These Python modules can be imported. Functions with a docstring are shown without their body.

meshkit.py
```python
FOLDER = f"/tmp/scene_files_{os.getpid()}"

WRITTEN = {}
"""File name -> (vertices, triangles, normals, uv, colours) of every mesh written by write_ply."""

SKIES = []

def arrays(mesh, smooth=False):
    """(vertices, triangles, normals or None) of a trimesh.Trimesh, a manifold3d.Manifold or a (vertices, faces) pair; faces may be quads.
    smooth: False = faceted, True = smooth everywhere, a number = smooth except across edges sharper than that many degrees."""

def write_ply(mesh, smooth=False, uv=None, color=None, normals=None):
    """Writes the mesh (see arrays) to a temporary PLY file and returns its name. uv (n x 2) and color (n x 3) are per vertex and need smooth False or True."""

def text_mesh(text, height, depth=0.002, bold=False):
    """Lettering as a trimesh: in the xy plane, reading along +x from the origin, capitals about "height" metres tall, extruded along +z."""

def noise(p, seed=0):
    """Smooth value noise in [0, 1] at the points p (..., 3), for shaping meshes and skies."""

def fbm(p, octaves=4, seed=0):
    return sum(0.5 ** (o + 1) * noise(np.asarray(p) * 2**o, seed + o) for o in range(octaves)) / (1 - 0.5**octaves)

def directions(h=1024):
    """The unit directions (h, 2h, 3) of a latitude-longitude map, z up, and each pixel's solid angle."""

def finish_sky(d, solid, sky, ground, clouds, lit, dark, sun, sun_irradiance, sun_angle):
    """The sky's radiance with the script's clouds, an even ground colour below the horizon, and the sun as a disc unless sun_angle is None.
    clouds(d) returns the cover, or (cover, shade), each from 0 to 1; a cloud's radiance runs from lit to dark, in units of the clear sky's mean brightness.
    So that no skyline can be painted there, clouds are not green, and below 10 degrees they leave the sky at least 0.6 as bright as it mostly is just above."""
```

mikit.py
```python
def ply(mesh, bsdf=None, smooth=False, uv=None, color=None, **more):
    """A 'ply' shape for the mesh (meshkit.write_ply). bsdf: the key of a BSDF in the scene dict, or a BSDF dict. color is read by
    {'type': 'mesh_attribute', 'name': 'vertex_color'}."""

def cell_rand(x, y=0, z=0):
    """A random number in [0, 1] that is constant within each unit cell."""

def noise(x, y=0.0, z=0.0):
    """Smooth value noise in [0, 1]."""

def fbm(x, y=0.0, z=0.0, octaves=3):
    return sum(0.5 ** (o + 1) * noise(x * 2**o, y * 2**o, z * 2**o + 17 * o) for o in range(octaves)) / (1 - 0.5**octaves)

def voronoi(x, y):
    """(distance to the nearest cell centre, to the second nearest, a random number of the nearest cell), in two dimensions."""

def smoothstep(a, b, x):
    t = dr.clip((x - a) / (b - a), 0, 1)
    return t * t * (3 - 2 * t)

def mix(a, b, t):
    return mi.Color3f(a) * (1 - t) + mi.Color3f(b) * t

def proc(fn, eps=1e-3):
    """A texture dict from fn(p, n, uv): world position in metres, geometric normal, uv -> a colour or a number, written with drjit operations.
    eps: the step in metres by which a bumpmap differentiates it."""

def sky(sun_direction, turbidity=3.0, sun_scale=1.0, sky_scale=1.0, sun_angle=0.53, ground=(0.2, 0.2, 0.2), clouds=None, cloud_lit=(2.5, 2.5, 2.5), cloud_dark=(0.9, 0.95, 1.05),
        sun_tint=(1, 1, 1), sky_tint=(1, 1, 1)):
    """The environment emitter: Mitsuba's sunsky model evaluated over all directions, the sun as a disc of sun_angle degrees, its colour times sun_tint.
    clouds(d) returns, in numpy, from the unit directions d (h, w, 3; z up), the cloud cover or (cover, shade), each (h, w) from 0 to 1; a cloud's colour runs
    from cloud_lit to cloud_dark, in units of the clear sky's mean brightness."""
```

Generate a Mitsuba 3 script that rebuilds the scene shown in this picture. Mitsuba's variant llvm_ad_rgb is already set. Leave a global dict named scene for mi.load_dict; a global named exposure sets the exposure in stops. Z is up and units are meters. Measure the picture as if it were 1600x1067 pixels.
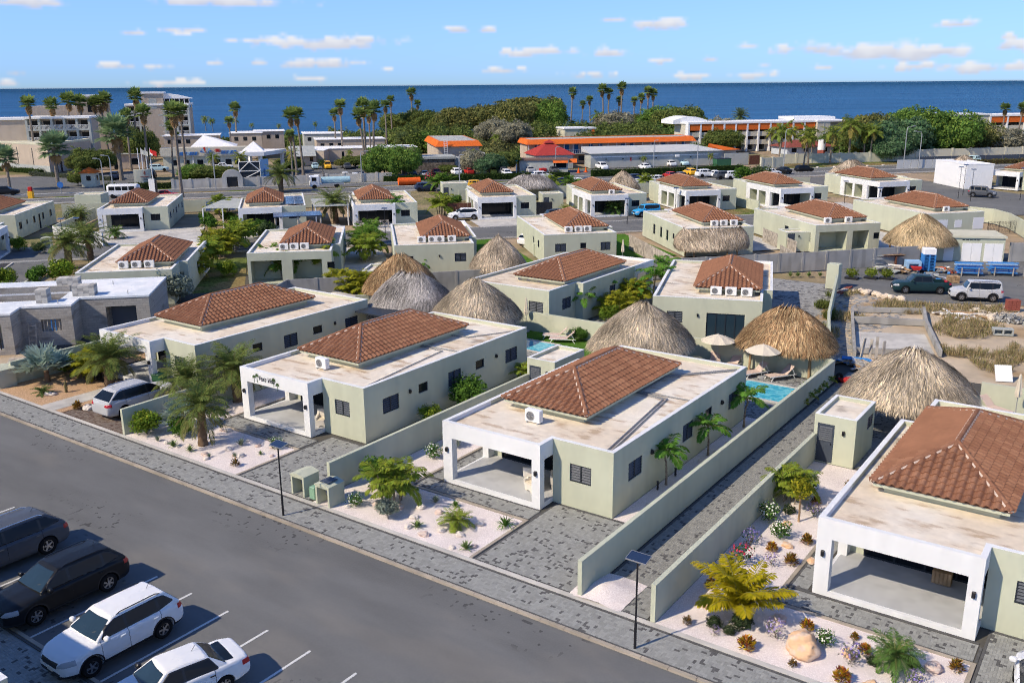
import math, random
import numpy as np, trimesh, mitsuba as mi, drjit as dr, mikit, meshkit
import manifold3d as m3
from shapely.geometry import Polygon, LineString, box as sbox, Point
from shapely import affinity
from shapely.ops import unary_union
from mikit import proc, noise, fbm, voronoi, cell_rand, smoothstep, mix

T = mi.ScalarTransform4f
scene, labels = {}, {}
RNG = np.random.default_rng(7)

# ------------------------------------------------------------------ camera, sky, exposure
EYE = np.array([0, 0, 18.35])
FWD = np.array([-0.558332, 0.784929, -0.268610])
UP = np.array([-0.149025, 0.223618, 0.963217])
scene['camera'] = {'type': 'perspective', 'fov': 58.21, 'fov_axis': 'x', 'near_clip': 0.5, 'far_clip': 500000.0,
                   'to_world': T().look_at(origin=EYE.tolist(), target=(EYE + FWD).tolist(), up=UP.tolist())}
exposure = 1.75
SUN = (-0.305, -0.684, 0.663)

CLOUDS = [(-61.59, 4.34, 2.11, 0.43), (-52.38, 4.57, 4.42, 0.41), (-56.67, 2.91, 0.68, 0.18), (-54.73, 3.06, 0.54, 0.18), (-53.55, 3.04, 1.03, 0.18), (-54.11, 2.83, 0.55, 0.14), (-51.35, 2.5, 0.57, 0.14), (-50.05, 2.51, 0.9, 0.19), (-45.61, 2.34, 4.06, 0.48), (-44.86, 2.55, 2.99, 0.29), (-57.75, 1.19, 0.98, 0.18), (-55.78, 1.08, 1.09, 0.19), (-52.4, 1.29, 0.56, 0.19), (-50.14, 1.32, 0.66, 0.19), (-46.6, 1.27, 2.72, 0.34), (-55.12, 0.22, 2.17, 0.23), (-47.2, 0.41, 0.93, 0.19), (-38.41, 3.14, 0.95, 0.24), (-36.79, 3.13, 0.61, 0.19), (-35.48, 1.79, 0.88, 0.24), (-35.87, 0.77, 1.41, 0.3), (-42.52, 0.89, 0.43, 0.15), (-62.52, 0.82, 0.7, 0.13), (-63.13, 0.3, 0.62, 0.18), (-29.37, 3.59, 1.07, 0.19), (-26.72, 3.27, 2.03, 0.43), (-33.19, 1.81, 1.83, 0.44), (-34.6, 1.71, 1.14, 0.29), (-29.59, 1.7, 1.21, 0.39), (-26.39, 1.27, 0.73, 0.24), (-21.49, 1.98, 0.66, 0.19), (-26.58, 1.27, 0.68, 0.19), (-30.52, 0.51, 1.75, 0.25), (-24.5, 0.38, 1.27, 0.24), (-20.36, 0.91, 0.49, 0.19), (-20.86, 0.38, 1.4, 0.24), (-17.19, 0.76, 0.79, 0.19), (-18.13, 1.78, 1.98, 0.42), (-14.88, 1.59, 3.39, 0.55), (-12.9, 1.48, 3.3, 0.5), (-11.3, 1.58, 1.8, 0.31), (-10.51, 2.91, 1.14, 0.31), (-7.94, 1.77, 1.23, 0.43), (-8.13, 2.16, 0.69, 0.22), (-12.01, 0.76, 1.83, 0.32), (-9.32, 0.62, 2.1, 0.4), (-7.51, 0.69, 1.02, 0.35), (-23.63, 1.34, 0.42, 0.14)]
_r = np.random.default_rng(3)
for _ in range(150):                       # the same kind of scattered fair-weather clouds all round
    _az, _el = _r.uniform(-180, 180), 0.4 + 24 * _r.random() ** 1.6
    if -74 < _az < 3 and _el < 7: continue
    _w = (1.2 + 5 * _r.random()) * (0.6 + _el / 9)
    CLOUDS.append((_az, _el, _w, _w * 0.13))

def cloud_cover(d):
    az = np.degrees(np.arctan2(d[..., 0], d[..., 1])); el = np.degrees(np.arcsin(np.clip(d[..., 2], -1, 1)))
    cover, shade = np.zeros(az.shape), np.zeros(az.shape)
    for ca, ce, w, h in CLOUDS:
        rows = np.nonzero(np.abs(el[:, 0] - ce) < h * 2.6)[0]
        if not len(rows): continue
        a, b = rows[0], rows[-1] + 1
        da = (az[a:b] - ca + 180) % 360 - 180
        m = np.abs(da) < w * 1.7
        x, y = da[m] / w, (el[a:b][m] - ce) / h
        p = np.stack([da[m] / max(h, .3) * 0.55 + ca, el[a:b][m] / max(h, .3) * 0.9, np.full(x.shape, ca)], -1)
        n = meshkit.fbm(p, 4, 5) - 0.5
        yy = np.where(y < 0, y * 1.7, y)
        r = np.sqrt(x * x + yy * yy) + n * 2.3
        c = np.clip((1.0 - r) / 0.5, 0, 1)
        c = c * c * (3 - 2 * c) * 0.93
        s = np.clip(0.42 - y * 0.62 + n * 0.9, 0, 1)
        sub = cover[a:b]; sh = shade[a:b]
        sh[m] = np.where(c > sub[m], s, sh[m]); sub[m] = np.maximum(sub[m], c)
    return cover, shade

scene['sky_light'] = mikit.sky(SUN, turbidity=2.2, clouds=cloud_cover, cloud_lit=(2.35, 2.35, 2.4), cloud_dark=(1.35, 1.4, 1.75),
                               sky_tint=(0.90, 1.06, 1.44), ground=(0.28, 0.33, 0.38), sun_tint=(0.95, 1.0, 1.07))

# ------------------------------------------------------------------ helpers
def mat(x=0, y=0, z=0, rz=0.0, s=1.0, rx=0.0, ry=0.0):
    """4x4 placement: scale, then turn about x, y, z (degrees), then move."""
    c, sn = math.cos(math.radians(rz)), math.sin(math.radians(rz))
    R = np.array([[c, -sn, 0], [sn, c, 0], [0, 0, 1.0]])
    if rx: R = R @ trimesh.transformations.rotation_matrix(math.radians(rx), [1, 0, 0])[:3, :3]
    if ry: R = R @ trimesh.transformations.rotation_matrix(math.radians(ry), [0, 1, 0])[:3, :3]
    M = np.eye(4); M[:3, :3] = R @ np.diag(np.broadcast_to(s, 3)); M[:3, 3] = (x, y, z)
    return M

_used = {}
def numbered(key):
    n = _used.get(key, -1) + 1
    _used[key] = n
    return key if n == 0 else f'{key}_{n:03d}'

def tag(key, label=None, cat=None, group=None, kind=None):
    d = labels.setdefault(key, {})
    for k, v in (('label', label), ('category', cat), ('group', group), ('kind', kind)):
        if v: d[k] = v
    return key

def thing(name, label, cat, group=None):
    return tag(numbered(name), label, cat, group)

def put(key, shape, M=None, bsdf=None):
    d = dict(shape)
    if M is not None: d['to_world'] = T(M)
    if bsdf: d['bsdf'] = {'type': 'ref', 'id': bsdf}
    scene[key] = d
    return key

def part(parent, name, shape, M=None, bsdf=None, label=None, kind=None):
    key = put(numbered(parent + '__' + name), shape, M, bsdf)
    if label or kind: tag(key, label, None, None, kind)
    return key

def structure(name, shape, M=None):
    return tag(put(numbered(name), shape, M), kind='structure')

NTH = 'first second third fourth fifth sixth seventh eighth ninth tenth eleventh twelfth'.split()
def nth(label, i, n):
    """tells alike things in a row apart by their order in it"""
    return label if n == 1 or i >= 12 else f'{label}, {NTH[i]} from the left'

class Kit:
    """The parts of one kind of thing, built once and placed many times. names may hold '__' for sub-parts."""
    def __init__(self): self.parts = []
    def add(self, name, shape, M=None, label=None, kind=None):
        self.parts.append((name, shape, M, label, kind)); return self
    def place(self, key, M, swap=None):
        """swap: {part name: bsdf}"""
        last = {}
        for name, shape, m, label, kind in self.parts:
            up, _, own = name.rpartition('__')
            holder = last.get(up, key) if up else key
            k = numbered(holder + '__' + own); last[name] = k
            put(k, shape, M if m is None else M @ m, (swap or {}).get(name))
            if label or kind: tag(k, label, None, None, kind)
        return key

def bx(x0, x1, y0, y1, z0, z1):
    return trimesh.creation.box(bounds=[[min(x0, x1), min(y0, y1), min(z0, z1)], [max(x0, x1), max(y0, y1), max(z0, z1)]])

def rbox(x0, x1, y0, y1, z0, z1, r=0.02):
    """a box with chamfered edges: the hull of three crossed boxes"""
    q = [m3.Manifold.cube((x1 - x0 - 2 * r * (k != 0), y1 - y0 - 2 * r * (k != 1), z1 - z0 - 2 * r * (k != 2))).translate((x0 + r * (k != 0), y0 + r * (k != 1), z0 + r * (k != 2))) for k in range(3)]
    return tm(m3.Manifold.batch_hull(q))

def tm(man):
    m = man.to_mesh()
    return trimesh.Trimesh(np.array(m.vert_properties[:, :3], float), np.array(m.tri_verts), process=False)

def mf(mesh):
    mesh = mesh.copy(); mesh.merge_vertices()
    return m3.Manifold(m3.Mesh(np.asarray(mesh.vertices, np.float32), np.asarray(mesh.faces, np.uint32)))

def cube(x0, x1, y0, y1, z0, z1):
    return m3.Manifold.cube((x1 - x0, y1 - y0, z1 - z0)).translate((x0, y0, z0))

def ext(poly, z0, z1):
    """extrude a shapely polygon"""
    gs = getattr(poly, 'geoms', [poly])
    return cat([trimesh.creation.extrude_polygon(g, z1 - z0, engine='earcut').apply_translation([0, 0, z0]) for g in gs])

def exm(pts, z0, z1):
    """extrude a ring of points to a Manifold"""
    p = np.asarray(pts, float)
    if Polygon(p).exterior.is_ccw is False: p = p[::-1]
    return m3.Manifold.extrude(m3.CrossSection([p]), z1 - z0).translate((0, 0, z0))

def cat(ms): return trimesh.util.concatenate([m for m in ms if m is not None and len(m.faces)])

def cyl(p0, p1, r, n=10, r1=None):
    """tapered tube between two points, closed"""
    return tube([p0, p1], [r, r if r1 is None else r1], n)

def tube(pts, radii, n=8, cap=True):
    p = np.asarray(pts, float); k = len(p)
    t = np.gradient(p, axis=0) if k > 2 else np.repeat((p[1] - p[0])[None], 2, 0)
    t /= np.linalg.norm(t, axis=1, keepdims=True) + 1e-12
    ref = np.array([0, 0, 1.0]) if abs(t[0][2]) < 0.9 else np.array([1.0, 0, 0])
    a = np.cross(t, ref); a /= np.linalg.norm(a, axis=1, keepdims=True) + 1e-12
    b = np.cross(t, a)
    ang = np.arange(n) * 2 * np.pi / n
    r = np.broadcast_to(np.asarray(radii, float), (k,))
    v = p[:, None] + r[:, None, None] * (np.cos(ang)[None, :, None] * a[:, None] + np.sin(ang)[None, :, None] * b[:, None])
    v = v.reshape(-1, 3); f = []
    for i in range(k - 1):
        for j in range(n):
            q = (i * n + j, i * n + (j + 1) % n, (i + 1) * n + (j + 1) % n, (i + 1) * n + j)
            f += [(q[0], q[2], q[1]), (q[0], q[3], q[2])]
    if cap:
        v = np.vstack([v, p[0], p[-1]])
        for j in range(n):
            f += [(k * n, j, (j + 1) % n), (k * n + 1, (k - 1) * n + (j + 1) % n, (k - 1) * n + j)]
    m = trimesh.Trimesh(v, f, process=False)
    if m.volume < 0: m.invert()
    return m

def sheet(poly, z):
    """a flat sheet of a shapely polygon facing up"""
    out = []
    for g in getattr(poly, 'geoms', [poly]):
        v, f = trimesh.creation.triangulate_polygon(g, engine='earcut')
        v = np.column_stack([v, np.full(len(v), z)])
        m = trimesh.Trimesh(v, f, process=False)
        if m.face_normals[:, 2].sum() < 0: m.invert()
        out.append(m)
    return cat(out)

def gridsheet(x0, x1, y0, y1, nx, ny, zf):
    gx, gy = np.meshgrid(np.linspace(x0, x1, nx), np.linspace(y0, y1, ny))
    v = np.column_stack([gx.ravel(), gy.ravel(), zf(gx.ravel(), gy.ravel())])
    i = np.arange((nx - 1) * (ny - 1)); a = i // (nx - 1) * nx + i % (nx - 1)
    f = np.vstack([np.stack([a, a + 1, a + nx + 1], 1), np.stack([a, a + nx + 1, a + nx], 1)])
    return trimesh.Trimesh(v, f, process=False)

def boxes(lo, hi, cols, bottom=False):
    """many axis-aligned boxes as one mesh with a colour each: (mesh, vertex colours); separate faces so that edges stay crisp"""
    lo, hi, cols = np.asarray(lo, float), np.asarray(hi, float), np.asarray(cols, float)
    n = len(lo)
    c = np.array([[x, y, z] for z in (0, 1) for y in (0, 1) for x in (0, 1)], float)
    quads = [(4, 5, 7, 6), (0, 1, 5, 4), (1, 3, 7, 5), (3, 2, 6, 7), (2, 0, 4, 6)] + ([(0, 2, 3, 1)] if bottom else [])
    v = lo[:, None] + (hi - lo)[:, None] * c[None]
    f = np.array([t for q in quads for t in ((q[0], q[1], q[2]), (q[0], q[2], q[3]))])
    F = (f[None] + 8 * np.arange(n)[:, None, None]).reshape(-1, 3)
    return trimesh.Trimesh(v.reshape(-1, 3), F, process=False), np.repeat(cols, 8, 0)

def cards(centers, ux, uy, cols, fold=0.0):
    """many leaf-shaped diamonds: centre, half length vector ux, half width vector uy"""
    n = len(centers)
    v = np.stack([centers - ux, centers + uy, centers + ux, centers - uy], 1)
    f = np.array([[0, 3, 1], [1, 3, 2]])
    F = (f[None] + 4 * np.arange(n)[:, None, None]).reshape(-1, 3)
    return trimesh.Trimesh(v.reshape(-1, 3), F, process=False), np.repeat(cols, 4, 0)

def merge(pairs):
    """[(mesh, colours)] -> (mesh, colours)"""
    pairs = [p for p in pairs if len(p[0].faces)]
    return cat([p[0] for p in pairs]), np.vstack([p[1] for p in pairs])

def tint(mesh, col, var=0.0, rng=None):
    c = np.tile(np.asarray(col, float), (len(mesh.vertices), 1))
    if var: c = c * (1 + var * ((rng or RNG).random((len(c), 1)) * 2 - 1))
    return mesh, c

def P(pair, bsdf='painted_by_vertex', smooth=False):
    return mikit.ply(pair[0], bsdf, smooth=smooth, color=np.clip(pair[1], 0, 1))

def rot_pts(pts, ang, at=(0, 0)):
    c, s = math.cos(math.radians(ang)), math.sin(math.radians(ang))
    p = np.asarray(pts, float)
    return np.column_stack([p[:, 0] * c - p[:, 1] * s + at[0], p[:, 0] * s + p[:, 1] * c + at[1]])

A50 = 50.0
def st(s, t):
    """the streets beyond are turned by 50 degrees: distance along them and across them -> world x, y"""
    c, n = math.cos(math.radians(A50)), math.sin(math.radians(A50))
    return (s * c - t * n, s * n + t * c)

# ------------------------------------------------------------------ materials
def rgb(*c): return {'type': 'rgb', 'value': [float(x) for x in c]}
def two(b): return {'type': 'twosided', 'bsdf': b}
def matte(*c): return two({'type': 'diffuse', 'reflectance': rgb(*c)})
def gloss(c, rough=0.4, spec=0.5, metal=0.0, **k):
    return two({'type': 'principled', 'base_color': rgb(*c), 'roughness': rough, 'specular': spec, 'metallic': metal, **k})
def procmat(fn): return two({'type': 'diffuse', 'reflectance': proc(fn)})

VC = {'type': 'mesh_attribute', 'name': 'vertex_color'}
scene['painted_by_vertex'] = two({'type': 'diffuse', 'reflectance': VC})
scene['leafy'] = {'type': 'principledthin', 'base_color': VC, 'roughness': 0.55, 'spec_trans': 0.0, 'diff_trans': 0.7, 'eta': 1.3}

def plaster(base):
    def f(p, n, uv):
        big = fbm(p.x * 0.5, p.y * 0.5, p.z * 0.5, 3)
        fine = noise(p.x * 9, p.y * 9, p.z * 3)
        streak = noise(p.x * 3 + 5, p.y * 3, p.z * 0.25) * smoothstep(0.0, 0.5, noise(p.x * 0.7, p.y * 0.7, 3.0))
        return mi.Color3f(base) * (0.91 + 0.15 * big + 0.03 * fine - 0.11 * streak)
    return procmat(f)
scene['sage_paint'] = plaster((0.525, 0.545, 0.425))
scene['white_paint'] = plaster((0.76, 0.77, 0.775))
scene['cream_paint'] = plaster((0.60, 0.58, 0.46))
scene['tan_paint'] = plaster((0.50, 0.42, 0.34))
scene['beige_paint'] = plaster((0.60, 0.56, 0.46))
scene['grey_paint'] = plaster((0.42, 0.44, 0.42))

def slab(p, n, uv):
    a = fbm(p.x * 0.35, p.y * 0.35, p.z, 4)
    b = fbm(p.x * 1.1 + 9, p.y * 2.6, p.z, 4)
    c = fbm(p.x * 4, p.y * 4, 2.0, 3)
    col = mix((0.70, 0.60, 0.47), (0.77, 0.71, 0.61), smoothstep(0.35, 0.65, a))
    col = mix(col, (0.42, 0.30, 0.19), smoothstep(0.54, 0.78, b) * 0.75)
    col = mix(col, (0.20, 0.16, 0.13), smoothstep(0.70, 0.86, fbm(p.x * 0.5 + 31, p.y * 0.5 + 7, 1.0, 4)) * 0.6)
    return col * (0.9 + 0.2 * c)
scene['roof_screed'] = procmat(slab)

def tile_mat(base):
    def f(p, n, uv):
        w = fbm(p.x * 1.6, p.y * 1.6, p.z * 1.6, 3)
        return mi.Color3f(base) * (0.82 + 0.36 * w)
    return procmat(f)
scene['clay_tile_a'] = tile_mat((0.265, 0.130, 0.080))
scene['clay_tile_b'] = tile_mat((0.240, 0.116, 0.072))
scene['clay_tile_c'] = tile_mat((0.29, 0.148, 0.092))
scene['mortar'] = matte(0.55, 0.45, 0.38)
scene['tile_bed'] = matte(0.14, 0.075, 0.055)

def asphalt(p, n, uv):
    big = fbm(p.x * 0.10 + 3, p.y * 0.25, 0.0, 4)
    mid = fbm(p.x * 0.35 + p.y * 0.1, p.y * 1.3, 1.0, 4)
    fine = noise(p.x * 25, p.y * 25, 0.0)
    v = 0.155 + 0.05 * (big - 0.5) + 0.045 * (mid - 0.5) + 0.012 * fine
    dust = smoothstep(0.58, 0.78, fbm(p.x * 0.22 + 11, p.y * 0.5 + 4, 0.0, 4))
    col = mi.Color3f(0.98, 1.0, 1.0) * v
    col = mix(col, (0.24, 0.22, 0.19), dust * 0.25)
    blot = smoothstep(0.80, 0.86, noise(p.x * 5.5 + 40, p.y * 5.5, 5.0)) * smoothstep(0.62, 0.8, noise(p.x * 0.25, p.y * 0.25 + 9, 2.0))
    return mix(col, (0.03, 0.03, 0.032), blot * 0.6)
scene['asphalt'] = procmat(asphalt)

def gravel(c1, c2, c3):
    def f(p, n, uv):
        d, e, r = voronoi(p.x * 26, p.y * 26)
        col = mix(c1, c2, r)
        col = mix(col, c3, smoothstep(0.25, 0.0, e - d) * 0.45)
        return col * (0.86 + 0.24 * fbm(p.x * 0.9, p.y * 0.9, 0.0, 3))
    return procmat(f)
scene['pale_gravel'] = gravel((0.84, 0.775, 0.745), (0.73, 0.64, 0.61), (0.42, 0.36, 0.34))
scene['orange_gravel'] = gravel((0.60, 0.42, 0.27), (0.45, 0.28, 0.16), (0.28, 0.17, 0.1))
scene['black_gravel'] = gravel((0.045, 0.048, 0.055), (0.09, 0.09, 0.1), (0.02, 0.02, 0.022))

def soil(p, n, uv):
    a = fbm(p.x * 0.05, p.y * 0.05, 0.0, 5)
    b = fbm(p.x * 0.6, p.y * 0.6, 4.0, 4)
    col = mix((0.36, 0.275, 0.19), (0.25, 0.205, 0.12), smoothstep(0.4, 0.6, a))
    col = mix(col, (0.14, 0.155, 0.06), smoothstep(0.56, 0.72, fbm(p.x * 0.12 + 7, p.y * 0.12, 1.0, 4)) * 0.6)
    return col * (0.75 + 0.5 * b)
scene['soil'] = procmat(soil)
def sandlot(p, n, uv):
    b = fbm(p.x * 0.8, p.y * 0.8, 4.0, 5)
    col = mix((0.50, 0.41, 0.30), (0.38, 0.27, 0.16), smoothstep(0.4, 0.62, fbm(p.x * 0.16 + 7, p.y * 0.16, 1.0, 4)))
    return col * (0.75 + 0.5 * b)
scene['sandy_soil'] = procmat(sandlot)
def turf(p, n, uv):
    return mi.Color3f(0.07, 0.15, 0.025) * (0.6 + 0.5 * fbm(p.x * 1.5, p.y * 1.5, 0.0, 3) + 0.5 * noise(p.x * 22, p.y * 22, 1.0))
scene['turf'] = procmat(turf)
def dryturf(p, n, uv):
    g = fbm(p.x * 0.25, p.y * 0.25, 0.0, 4)
    return mix((0.22, 0.17, 0.08), (0.12, 0.15, 0.045), smoothstep(0.42, 0.6, g)) * (0.6 + 0.8 * noise(p.x * 6, p.y * 6, 1.0))
scene['dry_turf'] = procmat(dryturf)

def concrete(base, dark=0.6):
    def f(p, n, uv):
        a = fbm(p.x * 0.9, p.y * 0.9, p.z * 0.9, 4)
        st_ = smoothstep(0.5, 0.85, noise(p.x * 2.4 + 3, p.y * 2.4, p.z * 0.35)) * 0.35
        return mi.Color3f(base) * (0.78 + 0.44 * a) * (1 - st_ * dark)
    return procmat(f)
scene['concrete'] = concrete((0.36, 0.35, 0.33))
scene['pale_concrete'] = concrete((0.52, 0.50, 0.46), 0.3)
scene['floor_screed'] = concrete((0.44, 0.45, 0.46), 0.2)
scene['kerb_stone'] = concrete((0.40, 0.35, 0.285), 0.4)
def blockwork(p, n, uv):
    h = p.x * 0.64 + p.y * 0.77 + dr.abs(n.x) * 0.13
    course = dr.floor(p.z / 0.2)
    fz = p.z / 0.2 - course
    u = (p.x + p.y) / 0.55 + 0.5 * (course - 2 * dr.floor(course / 2))
    fu = u - dr.floor(u)
    joint = dr.maximum(smoothstep(0.1, 0.02, dr.minimum(fz, 1 - fz)), smoothstep(0.04, 0.01, dr.minimum(fu, 1 - fu)))
    r = cell_rand(dr.floor(u), course, 1.0)
    a = fbm(p.x * 1.3, p.y * 1.3, p.z * 1.3, 4)
    col = mix((0.30, 0.285, 0.26), (0.42, 0.40, 0.37), r * 0.5 + a * 0.6)
    col = mix(col, (0.16, 0.14, 0.12), smoothstep(0.55, 0.75, fbm(p.x * 0.8 + 4, p.y * 0.8, p.z * 2, 4)) * 0.6)
    return mix(col, (0.22, 0.21, 0.20), joint * 0.6)
scene['bare_block'] = procmat(blockwork)
def membrane(p, n, uv):
    a = fbm(p.x * 0.5, p.y * 0.5, 0.0, 4)
    return mix((0.66, 0.70, 0.74), (0.78, 0.79, 0.80), smoothstep(0.35, 0.6, a)) * (0.92 + 0.12 * noise(p.x * 3, p.y * 3, 1.0))
scene['white_membrane'] = procmat(membrane)

def trunk(base, ring):
    def f(p, n, uv):
        b = noise(p.x * 4, p.y * 4, p.z * ring)
        return mi.Color3f(base) * (0.55 + 0.9 * b)
    return procmat(f)
scene['palm_trunk'] = trunk((0.23, 0.195, 0.16), 9.0)
scene['date_trunk'] = trunk((0.19, 0.13, 0.085), 6.0)
scene['bark'] = trunk((0.15, 0.12, 0.095), 2.0)

scene['dark_glass'] = two({'type': 'principled', 'base_color': rgb(0.008, 0.012, 0.018), 'roughness': 0.1, 'specular': 0.25})
scene['blue_glass'] = two({'type': 'principled', 'base_color': rgb(0.02, 0.04, 0.06), 'roughness': 0.08, 'specular': 0.4})
scene['dark_frame'] = gloss((0.028, 0.034, 0.043), 0.5, .3)
scene['slat_grey'] = gloss((0.055, 0.068, 0.092), 0.5, .3)
scene['black_metal'] = gloss((0.015, 0.015, 0.018), 0.4)
scene['steel'] = gloss((0.5, 0.5, 0.5), 0.35, 0.5, 0.6)
scene['white_plastic'] = gloss((0.74, 0.74, 0.72), 0.4)
scene['ivory_plastic'] = gloss((0.68, 0.63, 0.55), 0.5)
scene['grey_plastic'] = gloss((0.33, 0.34, 0.35), 0.5)
scene['pipe_grey'] = gloss((0.23, 0.23, 0.235), 0.6)
scene['solar_cell'] = gloss((0.02, 0.035, 0.075), 0.2, 0.6)
scene['pool_tile'] = matte(0.10, 0.42, 0.55)
scene['wood'] = trunk((0.36, 0.24, 0.14), 3.0)
scene['grey_wood'] = trunk((0.40, 0.36, 0.31), 3.0)
scene['brown_gate'] = matte(0.13, 0.06, 0.045)
scene['bin_green'] = gloss((0.03, 0.11, 0.05), 0.5)
scene['meter_green'] = gloss((0.21, 0.36, 0.25), 0.6)
scene['canvas'] = matte(0.66, 0.59, 0.47)
scene['pink_canvas'] = matte(0.60, 0.47, 0.41)
scene['bright_white'] = matte(0.80, 0.80, 0.80)
scene['orange_fascia'] = matte(0.68, 0.15, 0.035)
scene['red_roof'] = matte(0.38, 0.055, 0.05)
scene['maroon_roof'] = matte(0.24, 0.075, 0.06)
scene['brown_roof'] = matte(0.20, 0.13, 0.11)
scene['sky_blue_paint'] = matte(0.30, 0.47, 0.66)
scene['door_blue'] = matte(0.03, 0.13, 0.30)
scene['rust_red'] = matte(0.28, 0.09, 0.07)
scene['tarp_blue'] = gloss((0.04, 0.20, 0.50), 0.5)
scene['tube_orange'] = matte(0.75, 0.13, 0.03)
scene['sign_red'] = matte(0.5, 0.04, 0.04)
scene['sign_blue'] = matte(0.05, 0.16, 0.45)
scene['line_white'] = matte(0.62, 0.62, 0.60)
scene['tyre'] = matte(0.018, 0.018, 0.019)
scene['rim'] = gloss((0.42, 0.42, 0.43), 0.3, 0.5, 0.8)
scene['tail_red'] = gloss((0.42, 0.015, 0.02), 0.15)
scene['lamp_glass'] = gloss((0.35, 0.37, 0.40), 0.1)
scene['chrome'] = gloss((0.75, 0.75, 0.76), 0.15, 0.5, 0.9)
for _n, _c in dict(white=(0.72, 0.73, 0.74), black=(0.011, 0.012, 0.014), silver=(0.42, 0.43, 0.45), grey=(0.075, 0.082, 0.095), blue=(0.03, 0.30, 0.62), green=(0.012, 0.035, 0.042),
                   yellow=(0.78, 0.42, 0.03), red=(0.40, 0.025, 0.02), navy=(0.025, 0.04, 0.085), maroon=(0.12, 0.015, 0.02), lime=(0.55, 0.55, 0.10), pale=(0.45, 0.62, 0.66)).items():
    scene['car_' + _n] = two({'type': 'principled', 'base_color': rgb(*_c), 'roughness': 0.3, 'specular': 0.18, 'clearcoat': 0.25, 'clearcoat_gloss': 0.95})

# ------------------------------------------------------------------ villas
EX0, EX1, EY0, EY1, ZE, ZR, RX, RY0, RY1 = 0.88, 5.80, 3.60, 13.65, 3.37, 4.60, 3.34, 6.45, 10.75
TW, TL, TEXP = 0.328, 0.40, 0.345

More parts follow.
